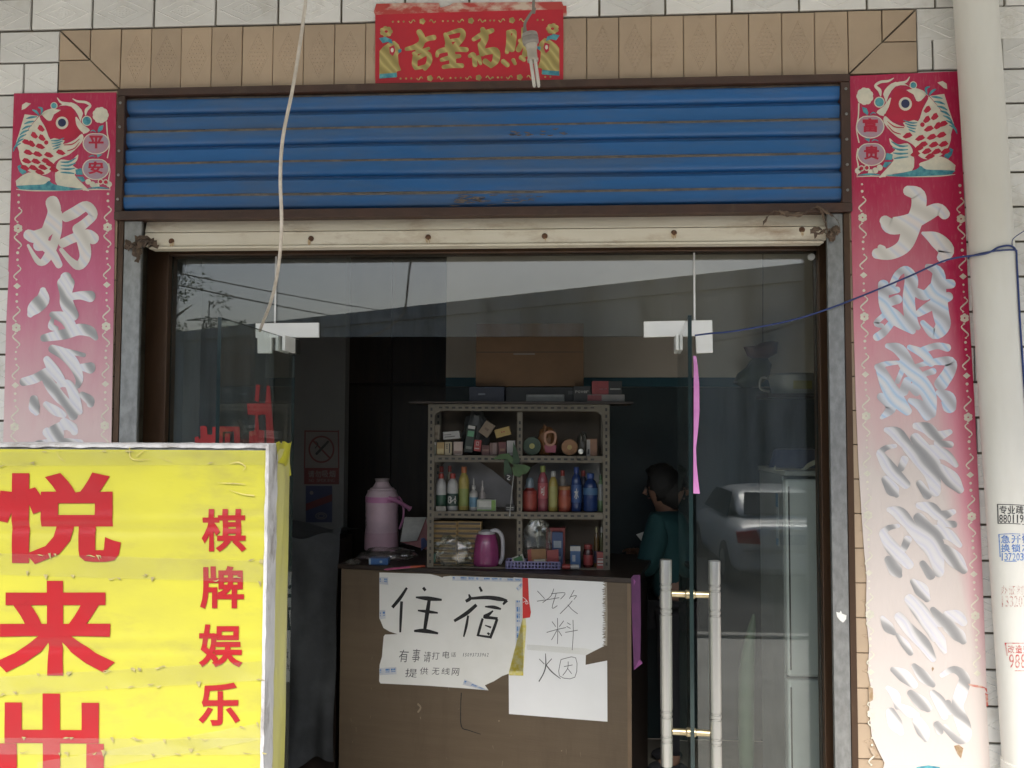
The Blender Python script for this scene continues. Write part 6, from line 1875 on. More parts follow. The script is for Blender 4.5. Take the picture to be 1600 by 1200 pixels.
carton('carton', 'upright dark blue pack in front of the red carton', 'carton', (890, 896, 958, 1112), 0, .06, .03, cm(.015, .06, .20), [(.15, .85, .55, .75, cm(.32, .38, .46)), (.2, .8, .2, .3, cm(.4, .42, .46))])
carton('carton', 'blue carton with a white folded top on the lowest shelf', 'carton', (1004, 994, 1068, 1132), 0, .02, .04, cm(.03, .13, .34), [(.0, 1, .78, 1, cm(.56, .56, .54)), (.2, .5, .3, .6, cm(.4, .46, .55))])
pl = depth_plane(-.02); p = pl.pt(*pl.px(640+1005/4, 600+1134/4)); p.z = ZS[0]+.0135
t = thing('can', 'small red and white can lying on the lowest shelf', 'can', p-Vector((0, 0, .013)))
for (h0, h1, m_) in ((-.042, .0, cm(.42, .05, .04)), (.0005, .044, cm(.52, .50, .48))):
    tmp = MB().lathe([(.010, h0), (.013, h0+.001), (.013, h1-.001), (.010, h1)], (0, 0, 0), 16); qn = su.to_track_quat('Z', 'Y')
    MB().add([p+qn @ Vector(v) for v in tmp.v], tmp.f).build('body', m_, t, smooth=True)
lathe_goods('jar', 'dark red sauce jar with a red label on the lowest shelf', 'jar', 1086, 1148, 1005, 0, .03, None, [('body', cm(.08, .012, .012, .2), [(.95, 0), (1, .03), (1, .7), (.8, .8)]), ('lid', cm(.30, .03, .03), [(.84, .8), (.86, .81), (.86, .98), (.8, 1)]), ('label_band', cm(.40, .04, .04), BL(.12, .55))])
lathe_goods('bottle', 'small amber sauce bottle by the right shelf post', 'bottle', 1152, 1186, 894, 0, .06, None, [('body', cm(.14, .08, .02, .2), B_body), ('cap', cm(.32, .28, .14), CAPP), ('label_band', cm(.05, .05, .10), BL(.1, .4))])
lathe_goods('bottle', 'small olive sauce bottle with a silver cap by the right shelf post', 'bottle', 1186, 1216, 896, 0, .07, None, [('body', cm(.10, .10, .03, .2), B_body), ('cap', cm(.4, .4, .38), CAPP), ('label_band', cm(.03, .03, .10), BL(.1, .4))])
carton('carton', 'red and white striped carton at the right post of the lowest shelf', 'carton', (1170, 1050, 1216, 1154), 0, .01, .03, cm(.42, .06, .05), [(.1, .9, .36, .5, WHITE_), (.1, .9, .2, .28, WHITE_), (.1, .9, .58, .64, WHITE_)])

# ---- things on the counter top, left of the shelves
def ct(px, py, z=CT): return at_z(px, py, z+.0008)
tc = ct(596, 858); D_ = tc.y-CAM.y; pxs = D_/FOC
ztm = at(596, 748, tc.y).z; th_ = ztm-CT; r = 26.5*pxs
tm = thing('thermos', 'pink vacuum flask with a side handle on the counter', 'thermos', tc)
PK = lambda a, b: (r*a, tc.z+th_*b)
tp, tp2, tp3 = mat('flask_pink', (.74, .54, .62), .35), mat('flask_band', (.62, .26, .48), .35), mat('flask_shoulder', (.70, .55, .62), .35)
MB().lathe([PK(.98, 0), PK(1.0, .01), PK(1.0, .2), PK(.985, .215), PK(.985, .25)], (tc.x, tc.y, 0), 30).build('base_ring', mat('flask_ring', (.66, .43, .52), .35), tm, smooth=True)
MB().lathe([PK(.96, .25), PK(.96, .66), PK(.955, .67)], (tc.x, tc.y, 0), 30).build('body', tp, tm, smooth=True)
MB().lathe([PK(.97, .67), PK(.975, .675), PK(.975, .745), PK(.97, .75)], (tc.x, tc.y, 0), 30).build('band', tp2, tm, smooth=True)
MB().lathe([PK(.96, .75), PK(.92, .77), PK(.86, .80), PK(.84, .835), PK(.72, .845), PK(.70, .865), PK(.58, .875), PK(.50, .90), PK(.40, .94), PK(.36, .965)], (tc.x, tc.y, 0), 30).build('shoulder', tp3, tm, smooth=True)
MB().lathe([PK(.37, .955), PK(.42, .99), PK(.44, 1.0), PK(.3, .985)], (tc.x, tc.y, 0), 24).build('spout', cm(.55, .46, .48), tm, smooth=True)
def tpx(x, y, dy=0): return tuple(at(540+x/7.5, 740+y/7.5, tc.y+dy))
hm = MB(); hm.tube(catmull([tpx(500, 285, -r*.9), tpx(580, 310, -r*.75), tpx(680, 365, -.02), tpx(760, 415, 0)], 5), [.012]*14+[.016, .017], 10)
hm.tube(catmull([tpx(620, 270, .02), tpx(660, 330, .01), tpx(680, 420), tpx(676, 520), tpx(650, 600), tpx(630, 650)], 4), .0065, 8)
hm.build('handle', tp2, tm, smooth=True)
PT_ = Plane((tc.x, tc.y-r*.97, 0), (1, 0, 0), (0, -1, 0))
q = MB()
rnd = random.Random(8)
for i in range(26):
    zz_ = tc.z+th_*rnd.uniform(.30, .56); an = rnd.uniform(-1.35, -.95)
    c_ = Vector((tc.x+r*.968*math.sin(an), tc.y-r*.968*math.cos(an), zz_)); uu = Vector((math.cos(an), math.sin(an), 0))
    s1_, s2_ = rnd.uniform(.003, .008), rnd.uniform(.003, .012)
    q.add([c_-uu*s1_, c_-Vector((0, 0, s2_)), c_+uu*s1_, c_+Vector((0, 0, s2_))], [(0, 1, 2, 3)])
o = q.build('flower_print', cm(.12, .10, .10), tm); o['kind'] = 'stuff'

# desk calendar
cc = ct(655, 866)
pc = Plane((0, cc.y, 0), (1, 0, 0), (0, -1, 0))
cal = thing('desk_calendar', 'desk calendar with a curled white leaf over a red page beside the thermos', 'calendar', cc)
zt_ = (540, 740, 7.5)
zbas = cc.z
def c3(x, y, dy=0.0):
    p = at(540+x/7.5, 740+y/7.5, cc.y+dy); p.z = max(p.z, zbas+.0005); return p
q = MB(); q.prism([c3(640, 800), c3(990, 905), c3(945, 515, .03), c3(690, 510, .03)], (0, .003, 0)); q.build('board', cm(.34, .03, .04), cal)
q = MB(); q.prism([c3(992, 910, .002), c3(1000, 900, .09), c3(950, 512, .034), c3(944, 516, .031)], (.002, 0, 0)); q.build('back_board', cm(.50, .49, .47), cal)
V = []
for j in range(9):
    t_ = j/8; cv = -.035*math.sin(t_*1.9)
    l = (692-52*t_, 506+294*t_); r_ = (945-105*t_-(t_**2)*5, 510+275*t_)
    V += [c3(l[0], l[1], .025+cv), c3((l[0]+r_[0])/2, (l[1]+r_[1])/2+4, .024+cv), c3(r_[0], r_[1], .022+cv)]
q = MB().add(V, [(3*j+i, 3*j+i+1, 3*j+i+4, 3*j+i+3) for j in range(8) for i in range(2)]); q.build('leaf', cm(.56, .57, .54), cal, smooth=True)
q = MB(); q.add([c3(882, 760, -.006), c3(920, 750, -.006), c3(980, 825, -.006), c3(885, 905, -.006)], [(0, 1, 2, 3)]); q.build('print', cm(.03, .05, .22), cal)
q = MB()
for i in range(9):
    p = c3(700+i*28, 508, .03); q.tube([p+Vector((0, .006*math.sin(a), .007*math.cos(a))) for a in [k*math.pi/4 for k in range(9)]], .0012, 5)
q.build('binding', M['ink'], cal)

# crumpled bag, lighter box and pens in front of the thermos
def flump(name, label, px0, px1, pyt, pyb, dep, m, seed, amp=.3):
    c = ct((px0+px1)/2, pyb); c = c+Vector((0, dep/2, 0)); s_ = (c.y-CAM.y)/FOC
    w = (px1-px0)/2*s_; h = (pyb-pyt)*s_*.8
    V, F = [], []
    nu, nv = 34, 12
    for j in range(nv+1):
        ph = math.pi*j/nv
        for i in range(nu):
            th = 2*math.pi*i/nu
            p = Vector((math.sin(ph)*math.cos(th), math.sin(ph)*math.sin(th), math.cos(ph)))
            k = 1+amp*noise.noise(p*2.1+Vector((seed, 0, 0)))+amp*.8*noise.noise(p*6+Vector((seed, 3, 0)))
            p = p*k; zz = max(-.9, p.z)
            V.append(c+Vector((p.x*w, p.y*dep/2, (zz+.9)/1.9*h+.001)))
    for j in range(nv):
        for i in range(nu): F.append((j*nu+i, j*nu+(i+1) % nu, (j+1)*nu+(i+1) % nu, (j+1)*nu+i))
    t = thing(name, label, 'bag', c); MB().add(V, F).build('film', m, t, smooth=True)
flump('plastic_bag', 'flat crumpled clear plastic bag lying before the thermos', 556, 646, 857, 880, .22, cl_bag, 40)
flump('plastic_bag', 'small wad of clear wrapping at the left end of the counter', 538, 560, 874, 884, .08, cl_bag, 44)
p = ct(592, 882); s_ = (p.y-CAM.y)/FOC
t = thing('lighter_box', 'small bright blue box lying on the counter before the thermos', 'box', p)
MB().box(p.x-15*s_, p.x+15*s_, p.y-.012, p.y+.045, p.z, p.z+.034).build('body', cm(.015, .13, .40, .35), t, bevel=.002)
q = MB(); q.box(p.x-15*s_, p.x-12*s_, p.y-.0135, p.y-.0125, p.z+.002, p.z+.032); q.box(p.x+2*s_, p.x+6*s_, p.y-.0135, p.y-.0125, p.z+.010, p.z+.022); q.build('print', cm(.35, .48, .60), t)
a_, b_ = ct(600, 890, CT+.004), ct(640, 886, CT+.004); c_ = ct(664, 884.5, CT+.004)
t = thing('marker_pen', 'long pink and orange marker pen lying along the counter edge', 'pen', (a_+b_)/2-Vector((0, 0, .005)))
MB().tube([a_, a_+(b_-a_)*.12, b_], [.002, .0052, .0055], 10).build('barrel', cm(.55, .06, .22, .3), t, smooth=True)
MB().tube([b_+(c_-b_)*.02, c_-(c_-b_)*.05, c_], [.006, .006, .004], 10).build('cap', cm(.62, .10, .03, .3), t, smooth=True)

# ---- on top of the shelf unit
TOPZ = ZS[3]+.004
tb = thing('top_board', 'thin worn board laid over the shelf unit', 'board', SP.pt(SW/2, TOPZ-CT))
q = MB(); sbox(q, -.10, SW+.12, TOPZ, TOPZ+.012, -.01, SD+.20); q.build('plank', M['dark_wood'], tb, bevel=.002)
T0 = TOPZ+.0125
def topbox(name, label, cat, rect, d, dep, m, prints=(), z=None, letters=None):
    x0, y0, x1, y1 = rect
    return carton(name, label, cat, ((x0-640)*4, (y0-600)*4, (x1-640)*4, (y1-600)*4), 3, d, dep, m, prints, 0, None, zbase=z or T0, letters=letters)
topbox('shoe_box', 'low navy box at the left on the shelf top', 'box', (733, 599, 788, 622), .04, .16, cm(.012, .018, .05), [(.26, .46, .44, .56, cm(.2, .22, .28))])
topbox('shoe_box', 'long black box under the big cardboard carton', 'box', (790, 601, 905, 624), .08, .2, cm(.012, .011, .012), [(.85, .99, .5, .75, cm(.10, .10, .10))])
bb = topbox('cardboard_box', 'large brown cardboard carton on the shelf top', 'carton', (744, 500, 912, 598), .09, .22, mat('cardboard', (.15, .085, .045), .8, base2=(.125, .072, .038), nscale=6), [(.0, 1, .535, .55, cm(.09, .05, .028)), (.35, .55, .5, .525, cm(.26, .22, .19))], z=T0+.0815)
topbox('tray', 'pale grey folded plastic on the shelf top', 'tray', (822, 613, 882, 624), .03, .05, cm(.20, .21, .21), [(.05, .95, .7, .95, cm(.30, .31, .31))])
topbox('carton', 'red and black carton with small white lettering on the shelf top', 'carton', (925, 590, 972, 613), .03, .09, BLACK_, [(0, .55, 0, 1, cm(.38, .03, .04)), (.6, .95, .42, .5, cm(.4, .4, .38)), (.25, .5, .42, .5, cm(.5, .35, .35))], z=T0+.030)
topbox('carton', 'flat white carton under the red and black one', 'carton', (918, 614, 976, 625), .02, .10, cm(.30, .28, .27), [(0, .38, .1, .9, cm(.32, .04, .05))])
topbox('carton', 'dark carton with a pale printed name on the shelf top', 'carton', (896, 601, 923, 625), .03, .08, cm(.014, .013, .013), [], letters=('Power', cm(.4, .38, .36), .1, .9, .55, .72))

# ---- right hand side: fridge and what stands on and round it
FY = .56
fl_ = X(1229, 900, FY); fz = Z(1250, 742, FY)
fg = thing('fridge', 'white upright fridge standing behind the right side pane', 'fridge', (fl_+.27, FY+.25, 0))
fm = mat('fridge_white', (.52, .54, .55), .35, base2=(.47, .49, .50), nscale=3, dirt=(.36, .36, .34), dscale=3, dlo=.6)
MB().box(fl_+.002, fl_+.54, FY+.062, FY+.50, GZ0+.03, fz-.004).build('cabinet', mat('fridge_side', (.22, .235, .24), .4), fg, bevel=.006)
zsp = Z(1225, 1060, FY)
for z0_, z1_ in ((zsp+.006, fz-.02), (GZ0+.06, zsp-.006)):
    d_ = MB().box(fl_, fl_+.542, FY, FY+.055, z0_, z1_).build('fridge_door', fm, fg, bevel=.012)
    MB().box(fl_+.010, fl_+.016, FY-.003, FY-.0003, z0_+.03, z1_-.03).build('trim', M['dark_metal'], d_)
MB().box(fl_-.004, fl_+.545, FY-.006, FY+.505, fz-.0035, fz+.018).build('top', cm(.42, .42, .40), fg, bevel=.005)
FS = Plane((fl_+.002, FY+.06, 0), (0, -1, 0), (-1, 0, 0))
q = MB()
for y0_, y1_, m_ in ((.18, .215, 0),):
    q.box(fl_-.0005, fl_+.0015, FY+.13, FY+.17, 1.13, 1.36)
o = q.build('sticker', cm(.45, .50, .53), fg)
q = MB(); q.box(fl_-.0012, fl_-.0006, FY+.13, FY+.17, 1.30, 1.36); q.box(fl_-.0012, fl_-.0006, FY+.13, FY+.17, 1.13, 1.16); q.build('print', cm(.05, .22, .42), o)
# folded towel and blue basin on the fridge
t = thing('towel', 'folded pale towel lying on the fridge', 'towel', (fl_+.14, FY+.1, fz+.018))
V, F = [], []
for j in range(3):
    pth = catmull([tuple(at(x_, y_, FY+.03+.06*j)) for x_, y_ in ((1212, 727), (1209, 732), (1215, 736), (1235, 734), (1252, 733), (1262, 724), (1276, 717))], 4)
    V += [Vector(p) for p in pth]+[Vector((p[0], p[1], max(p[2]-.022, fz+.019))) for p in pth]
n_ = len(V)//3
for j in range(2):
    for i in range(n_-1):
        if i != n_//2-1: F.append((j*n_+i, j*n_+i+1, (j+1)*n_+i+1, (j+1)*n_+i))
for j in (0, 2):
    for i in range(n_//2-1): F.append((j*n_+i, j*n_+i+1, j*n_+n_//2+i+1, j*n_+n_//2+i))
MB().add(V, F).build('cloth', mat('towel', (.42, .40, .34), .95, base2=(.36, .34, .28), nscale=30, bump=.4), t, smooth=True)
bcx, bcy = X(1243, 715, FY+.33), FY+.33
t = thing('basin', 'blue plastic basin upside down on the fridge behind the towel', 'basin', (bcx, bcy, fz+.018))
MB().lathe([(.118, fz+.019), (.122, fz+.019), (.118, fz+.03), (.10, fz+.095), (.09, fz+.103), (.01, fz+.104)], (bcx, bcy, 0), 28).build('bowl', cm(.04, .06, .16, .35), t, smooth=True)
# wall shelf with a pot
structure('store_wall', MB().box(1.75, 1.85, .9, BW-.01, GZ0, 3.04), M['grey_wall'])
pz = Z(1240, 616, 1.15)
ws = thing('wall_shelf', 'small wall shelf holding a pale pot above the fridge', 'shelf', (1.5, 1.2, pz))
MB().box(X(1192, 616, 1.15), 1.749, 1.05, 1.3, pz-.02, pz).build('plank', M['dark_wood'], ws)
for y_ in (1.1, 1.25): MB().prism([(1.749, y_, pz-.021), (1.749, y_, pz-.2), (1.5, y_, pz-.021)], (0, .02, 0)).build('bracket', M['dark_metal'], ws)
px_, pw_ = X(1242, 600, 1.15), (X(1285, 600, 1.15)-X(1204, 600, 1.15))/2
pt_ = thing('pot', 'wide pale enamel pot with a loop handle on the wall shelf', 'pot', (px_, 1.17, pz))
phh = Z(1240, 584, 1.15)-pz
MB().lathe([(pw_*.80, pz+.001), (pw_*.84, pz+.006), (pw_*.96, pz+phh*.7), (pw_, pz+phh*.9), (pw_*.9, pz+phh), (pw_*.2, pz+phh*1.03)], (px_, 1.17, 0), 28).build('body', cm(.33, .32, .29, .35), pt_, smooth=True)
MB().tube(catmull([(px_-pw_*.93, 1.17, pz+phh*.75), (px_-pw_*1.25, 1.17, pz+phh*.8), (px_-pw_*1.3, 1.17, pz+phh*.3), (px_-pw_*.95, 1.17, pz+phh*.12)], 6), .006, 8).build('handle', cm(.33, .32, .29, .35), pt_, smooth=True)
yl0, yl1 = X(1220, 600, 1.0), X(1256, 600, 1.0)
q = MB()
for k in range(9):
    a0_, a1_ = -1.57+(-.28+.09*k), -1.57+(-.28+.09*(k+1))
    q.add([(px_+pw_*.945*math.cos(a), 1.17+pw_*.945*math.sin(a), pz+phh*v) for a, v in ((a0_, .22), (a1_, .22), (a1_, .62), (a0_, .62))], [(0, 1, 2, 3)])
q.build('label_band', cm(.36, .30, .05), pt_)
# red and green carrier bags hung from the ceiling
hx, hy = X(1186, 560, 2.0), 2.0
hb = thing('carrier_bag', 'red and green carrier bag hanging on a string inside the right pane', 'bag', (hx, hy, Z(1186, 560, hy)))
def rag3(pts, dep, seed, m, name):
    V = []
    cx_ = sum(p[0] for p in pts)/len(pts); cy_ = sum(p[1] for p in pts)/len(pts)
    rings = 5
    for k in range(rings):
        s_ = [1.0, .86, .6, .3, .05][k]
        for (x_, y_) in pts: V.append(at(cx_+(x_-cx_)*s_, cy_+(y_-cy_)*s_, hy-dep*math.sqrt(1-s_*s_)+.008*noise.noise(Vector((x_*.2*s_, y_*.2, seed)))))
    n_ = len(pts)
    F = [(k*n_+i, k*n_+(i+1) % n_, (k+1)*n_+(i+1) % n_, (k+1)*n_+i) for k in range(rings-1) for i in range(n_)]
    V += [v+Vector((0, 2*(hy-v.y)+.01, 0)) for v in V]
    m_ = len(V)//2
    F += [tuple(m_+i for i in reversed(f)) for f in F]
    MB().add(V, F).build(name, m, hb, smooth=True)
rag3([(1162, 542), (1180, 540), (1188, 536), (1206, 532), (1216, 534), (1214, 552), (1200, 560), (1176, 560), (1168, 556)], .05, 1, cm(.16, .02, .02), 'red_bag')
rag3([(1176, 560), (1200, 560), (1206, 570), (1202, 590), (1184, 604), (1160, 606), (1146, 598), (1152, 584), (1166, 574)], .06, 5, cm(.025, .07, .03), 'green_bag')
p = at(1192, 540, hy); MB().tube([(p.x, hy, p.z), (p.x+.01, hy, 3.049)], .002, 6).build('string', M['ink'], hb)
# rolled green mat leaning by the fridge
gx = X(1168, 1080, .62)
t = thing('rolled_mat', 'dull green rolled mat leaning beside the fridge', 'mat', (gx, .62, GZ0+.004))
gtop = at(1178, 960, .66)
MB().tube(catmull([(gx-.012, .60, GZ0+.006), (gx-.01, .61, .2), (gx, .63, .6), tuple(gtop)], 5), [.03]*6+[.034]*5+[.03, .024, .018, .012, .006], 14).build('roll', cm(.05, .10, .05, .6), t, smooth=True)
# ------------------------------------------------------------ the person behind the counter
def skin_body(name, nodes, edges, m, parent, sub=2):
    me = bpy.data.meshes.new(name)
    me.from_pydata([tuple(Vector(n[0])-Vector(parent.location)) for n in nodes], edges, [])
    me.materials.append(m)
    o = bpy.data.objects.new(name, me); COL.objects.link(o); o.parent = parent
    sm = o.modifiers.new('skin', 'SKIN'); sm.use_smooth_shade = True
    sv = me.skin_vertices[0].data
    for i, n in enumerate(nodes):
        sv[i].radius = n[1] if isinstance(n[1], tuple) else (n[1], n[1])
        sv[i].use_root = (i == 0)
    ss = o.modifiers.new('smooth', 'SUBSURF'); ss.levels = sub; ss.render_levels = sub
    ALL.append(o)
    return o
PYY = 1.75
def pp_(px, py, dy=0.0): return tuple(at(px, py, PYY+dy))
hipc = Vector((X(1052, 960, PYY), PYY, .72))
pn = thing('person', 'person in a teal jacket stooping over papers at the right end of the counter', 'person', (hipc.x, PYY, GZ0+.004))
skin_m = mat('skin', (.20, .11, .075), .6, base2=(.17, .095, .062), nscale=9)
teal_m = mat('teal_jacket', (.008, .05, .054), .85, base2=(.006, .04, .044), nscale=6, bump=.5, bscale=14)
dark_m = mat('dark_trousers', (.012, .012, .016), .85)
hair_m = mat('hair', (.005, .0045, .004), .75)
hx_, hz_ = hipc.x, hipc.z
hip = (hx_, PYY, hz_); waist = (hx_-.005, PYY-.005, hz_+.17); chest = (hx_-.02, PYY-.02, hz_+.36); neck = (hx_-.035, PYY-.035, hz_+.475); 
headb = (hx_-.06, PYY-.06, hz_+.53); headc = (hx_-.078, PYY-.08, hz_+.61); headt = (hx_-.085, PYY-.082, hz_+.69)
shl, shr = (hx_-.09, PYY-.16, hz_+.40), (hx_+.05, PYY+.13, hz_+.40)
elr = pp_(1009, 893, -.13); wrr = pp_(1003, 868, .05); har = pp_(998, 862, .11)
ell = pp_(1012, 885, .16); wrl = pp_(1000, 866, .20); hal = pp_(992, 862, .24)
nodes = [(hip, (.13, .11)), (waist, (.10, .08)), (chest, (.12, .085)), (neck, .05), (headb, (.066, .07)), (headc, (.078, .092)), (headt, (.05, .06)),
         (shl, .045), (elr, .040), (wrr, .027), (shr, .045), (ell, .040), (wrl, .027),
         ((hx_-.01, PYY-.09, hz_-.06), .085), ((hx_-.035, PYY-.10, hz_-.36), .06), ((hx_, PYY-.10, GZ0+.09), .042), ((hx_-.11, PYY-.10, GZ0+.045), .032),
         ((hx_+.01, PYY+.09, hz_-.06), .085), ((hx_+.0, PYY+.10, hz_-.36), .06), ((hx_+.04, PYY+.10, GZ0+.09), .042), ((hx_-.07, PYY+.10, GZ0+.045), .032)]
edges = [(0, 1), (1, 2), (2, 3), (3, 4), (4, 5), (5, 6), (2, 7), (7, 8), (8, 9), (2, 10), (10, 11), (11, 12), (0, 13), (13, 14), (14, 15), (15, 16), (0, 17), (17, 18), (18, 19), (19, 20)]
def hand_nodes(wi, hand_, spread):
    w = Vector(nodes[wi][0]); h = Vector(hand_); d = (h-w).normalized(); s = Vector((0, 0, 1)).cross(d).normalized()
    pi = len(nodes); nodes.append((tuple(h), (.026, .014))); edges.append((wi, pi))
    for k, ln in enumerate((.062, .075, .07, .055)):
        b0 = len(nodes); off = s*((k-1.5)*.019)
        nodes.append((tuple(h+off+d*.028), .0088)); nodes.append((tuple(h+off*1.15+d*(.028+ln*.55)+Vector((0, 0, -.006))), .0082)); nodes.append((tuple(h+off*1.15+d*(.022+ln)+Vector((0, 0, -.022))), .007))
        edges.extend([(pi, b0), (b0, b0+1), (b0+1, b0+2)])
    b0 = len(nodes); nodes.append((tuple(h-d*.015+s*spread*.034), .010)); nodes.append((tuple(h+d*.025+s*spread*.048+Vector((0, 0, -.012))), .0085)); edges.extend([(pi, b0), (b0, b0+1)])
hand_nodes(9, har, -1); hand_nodes(12, hal, 1)
nb = len(nodes)
fd = Vector((-.92, .1, -.38)).normalized()                # where the face points: down at the papers
hc = Vector(headc)
body = skin_body('body', nodes, edges, skin_m, pn, 2)
def blob(mb, c, r, sx=1, sy=1, sz=1, n=10):
    V, F = [], []
    for j in range(n+1):
        ph = math.pi*j/n
        for i in range(n*2):
            th = math.pi*i/n
            V.append(Vector(c)+Vector((r*sx*math.sin(ph)*math.cos(th), r*sy*math.sin(ph)*math.sin(th), r*sz*math.cos(ph))))
    for j in range(n):
        for i in range(n*2): F.append((j*2*n+i, j*2*n+(i+1) % (2*n), (j+1)*2*n+(i+1) % (2*n), (j+1)*2*n+i))
    mb.add(V, F)
sd_ = Vector((0, 0, 1)).cross(fd).normalized()
upf = fd.cross(sd_).normalized()
q = MB(); q.tube([hc+fd*.075+upf*.018, hc+fd*.100-upf*.010, hc+fd*.088-upf*.020], [.006, .012, .008], 8); q.build('nose', skin_m, pn, smooth=True)
for s_ in (-1, 1):
    q = MB(); blob(q, hc+fd*.078+sd_*(s_*.030)+upf*.016, .009, n=6); q.build('eye', cm(.04, .03, .03), pn, smooth=True)
q = MB(); q.tube([hc+fd*.083-upf*.045+sd_*-.02, hc+fd*.088-upf*.043, hc+fd*.083-upf*.045+sd_*.02], [.003, .006, .003], 6); q.build('mouth', cm(.22, .08, .07), pn, smooth=True)
for s_ in (-1, 1):
    q = MB(); blob(q, hc+sd_*(s_*.086)-fd*.008-upf*.006, .022, .6, .5, 1.2, 8); q.build('ear', skin_m, pn, smooth=True)
q = MB()
V, F = [], []
n = 18
for j in range(n+1):
    ph = math.pi*.80*j/n
    for i in range(2*n):
        th = math.pi*i/n
        d = (upf*math.cos(ph)-fd*.25).normalized()*0+upf*math.cos(ph)+(sd_*math.cos(th)-fd*math.sin(th))*math.sin(ph)
        d.normalize()
        f_ = d.dot(fd)
        rr = .108+.008*noise.noise(d*5) if f_ < .55 else .08
        V.append(hc-fd*.012+upf*.012+d*rr*(1.0 if d.dot(upf) > 0 else 1.05))
for j in range(n):
    for i in range(2*n): F.append((j*2*n+i, j*2*n+(i+1) % (2*n), (j+1)*2*n+(i+1) % (2*n), (j+1)*2*n+i))
q.add(V, F); q.tube([hc-fd*.03+upf*.01, hc-fd*.05-upf*.05, hc-fd*.055-upf*.10, hc-fd*.05-upf*.155], [.09, .098, .088, .03], 16); q.build('hair', hair_m, pn, smooth=True)
jn = [((hx_, PYY, hz_-.06), (.165, .15)), ((hx_-.002, PYY, hz_+.1), (.145, .125)), ((hx_-.015, PYY-.01, hz_+.25), (.15, .125)), (chest, (.17, .14)), ((hx_-.032, PYY-.032, hz_+.46), .085),
      (shl, .085), (tuple((Vector(shl)+Vector(elr))/2), .076), (elr, .068), (tuple(Vector(elr).lerp(Vector(wrr), .85)), .045), (shr, .085), (tuple((Vector(shr)+Vector(ell))/2), .076), (ell, .068), (tuple(Vector(ell).lerp(Vector(wrl), .85)), .045)]
je = [(0, 1), (1, 2), (2, 3), (3, 4), (3, 5), (5, 6), (6, 7), (7, 8), (3, 9), (9, 10), (10, 11), (11, 12)]
skin_body('jacket', jn, je, teal_m, pn, 2)
tn = [((hx_, PYY, hz_-.03), (.14, .12)), ((hx_-.01, PYY-.09, hz_-.10), .10), ((hx_-.035, PYY-.10, hz_-.36), .076), ((hx_, PYY-.10, GZ0+.10), .064), ((hx_+.01, PYY+.09, hz_-.10), .10), ((hx_, PYY+.10, hz_-.36), .076), ((hx_+.04, PYY+.10, GZ0+.10), .064)]
skin_body('trousers', tn, [(0, 1), (1, 2), (2, 3), (0, 4), (4, 5), (5, 6)], dark_m, pn, 2)
for s_, x_ in ((-.10, -.055), (.10, -.015)):
    q = MB(); blob(q, (hx_+x_, PYY+s_, GZ0+.045), .04, 2.6, 1.1, 1.0, 8); q.build('shoe', dark_m, pn, smooth=True)
q = MB(); p0, p1, p2, p3 = at(994, 835, PYY+.10), at(1014, 828, PYY+.10), at(1017, 842, PYY+.04), at(1002, 845, PYY+.04)
q.prism([p0, p1, p2, p3], (0, .002, -.001)); tag(q.build('paper_slip', M['paper_clean']), 'small white paper slip held up in front of the teal jacket', 'paper')

# ------------------------------------------------------------ across the street (seen mirrored in the panes)
def mirror(px, py, Dv):
    p = at(px, py, CAM.y+Dv); p.y = 2*GY-p.y; return p
wl_, wr_ = mirror(270, 520, 30.3), mirror(1270, 410, 17.4)
dw = (wr_-wl_); dz = dw.z; dw.z = 0; wl_len = dw.length; dw.normalize()
nw = Vector((-dw.y, dw.x, 0))
if nw.y > 0: nw = -nw
fwl = thing('street_wall', 'long stained grey concrete wall across the street seen mirrored in the glass', 'wall', ((wl_.x+wr_.x)/2, (wl_.y+wr_.y)/2, -.70))
def wpt(s, z, d=0): return Vector((wl_.x+dw.x*s, wl_.y+dw.y*s, z))+nw*d
hw = lambda s: wl_.z+(wr_.z-wl_.z)*s/wl_len
S0, S1 = -22.0, wl_len+9
k = 0
s = S0
while s < S1:
    e = min(s+4.2, S1)
    V = [wpt(s+.012, -.72), wpt(e-.012, -.72), wpt(e-.012, hw(e)-.36), wpt(s+.012, hw(s)-.36)]
    q = MB(); q.prism(V, nw*.35); q.build('wall_panel', M['far_wall'], fwl)
    s = e
q = MB(); q.prism([wpt(S0, hw(S0)-.35, -.07), wpt(S1, hw(S1)-.35, -.07), wpt(S1, hw(S1), -.07), wpt(S0, hw(S0), -.07)], nw*.5); q.build('coping', M['far_wall'], fwl)
q = MB(); q.prism([wpt(S0, -.72, -.1), wpt(S1, -.72, -.1), wpt(S1, -.25, -.1), wpt(S0, -.25, -.1)], nw*.095); q.build('plinth', M['far_wall'], fwl)

# tree beyond the wall
tp_ = mirror(258, 470, 37)
tr = thing('tree', 'leafy tree rising behind the street wall, mirrored at the left pane', 'tree', (tp_.x, tp_.y, -.72))
bark = mat('bark', (.09, .065, .045), .9, bump=.5)
q = MB(); q.tube(catmull([(tp_.x, tp_.y, -.72), (tp_.x+.1, tp_.y, 2), (tp_.x-.1, tp_.y+.1, 4.5), (tp_.x, tp_.y, 7.5)], 4), [.22-.013*i for i in range(13)], 10)
rnd = random.Random(12)
for i in range(9):
    a = rnd.uniform(0, 6.28); z = rnd.uniform(3, 6.5)
    q.tube([(tp_.x, tp_.y, z), (tp_.x+math.cos(a)*.8, tp_.y+math.sin(a)*.8, z+.7), (tp_.x+math.cos(a)*1.6, tp_.y+math.sin(a)*1.6, z+1.1)], [.07, .05, .02], 6)
q.build('trunk', bark, tr, smooth=True)
q = MB()
cl = [(Vector((tp_.x+rnd.gauss(0, .95), tp_.y+rnd.gauss(0, .9), rnd.uniform(3.6, 8.6))), rnd.uniform(.35, .8)) for _ in range(34)]
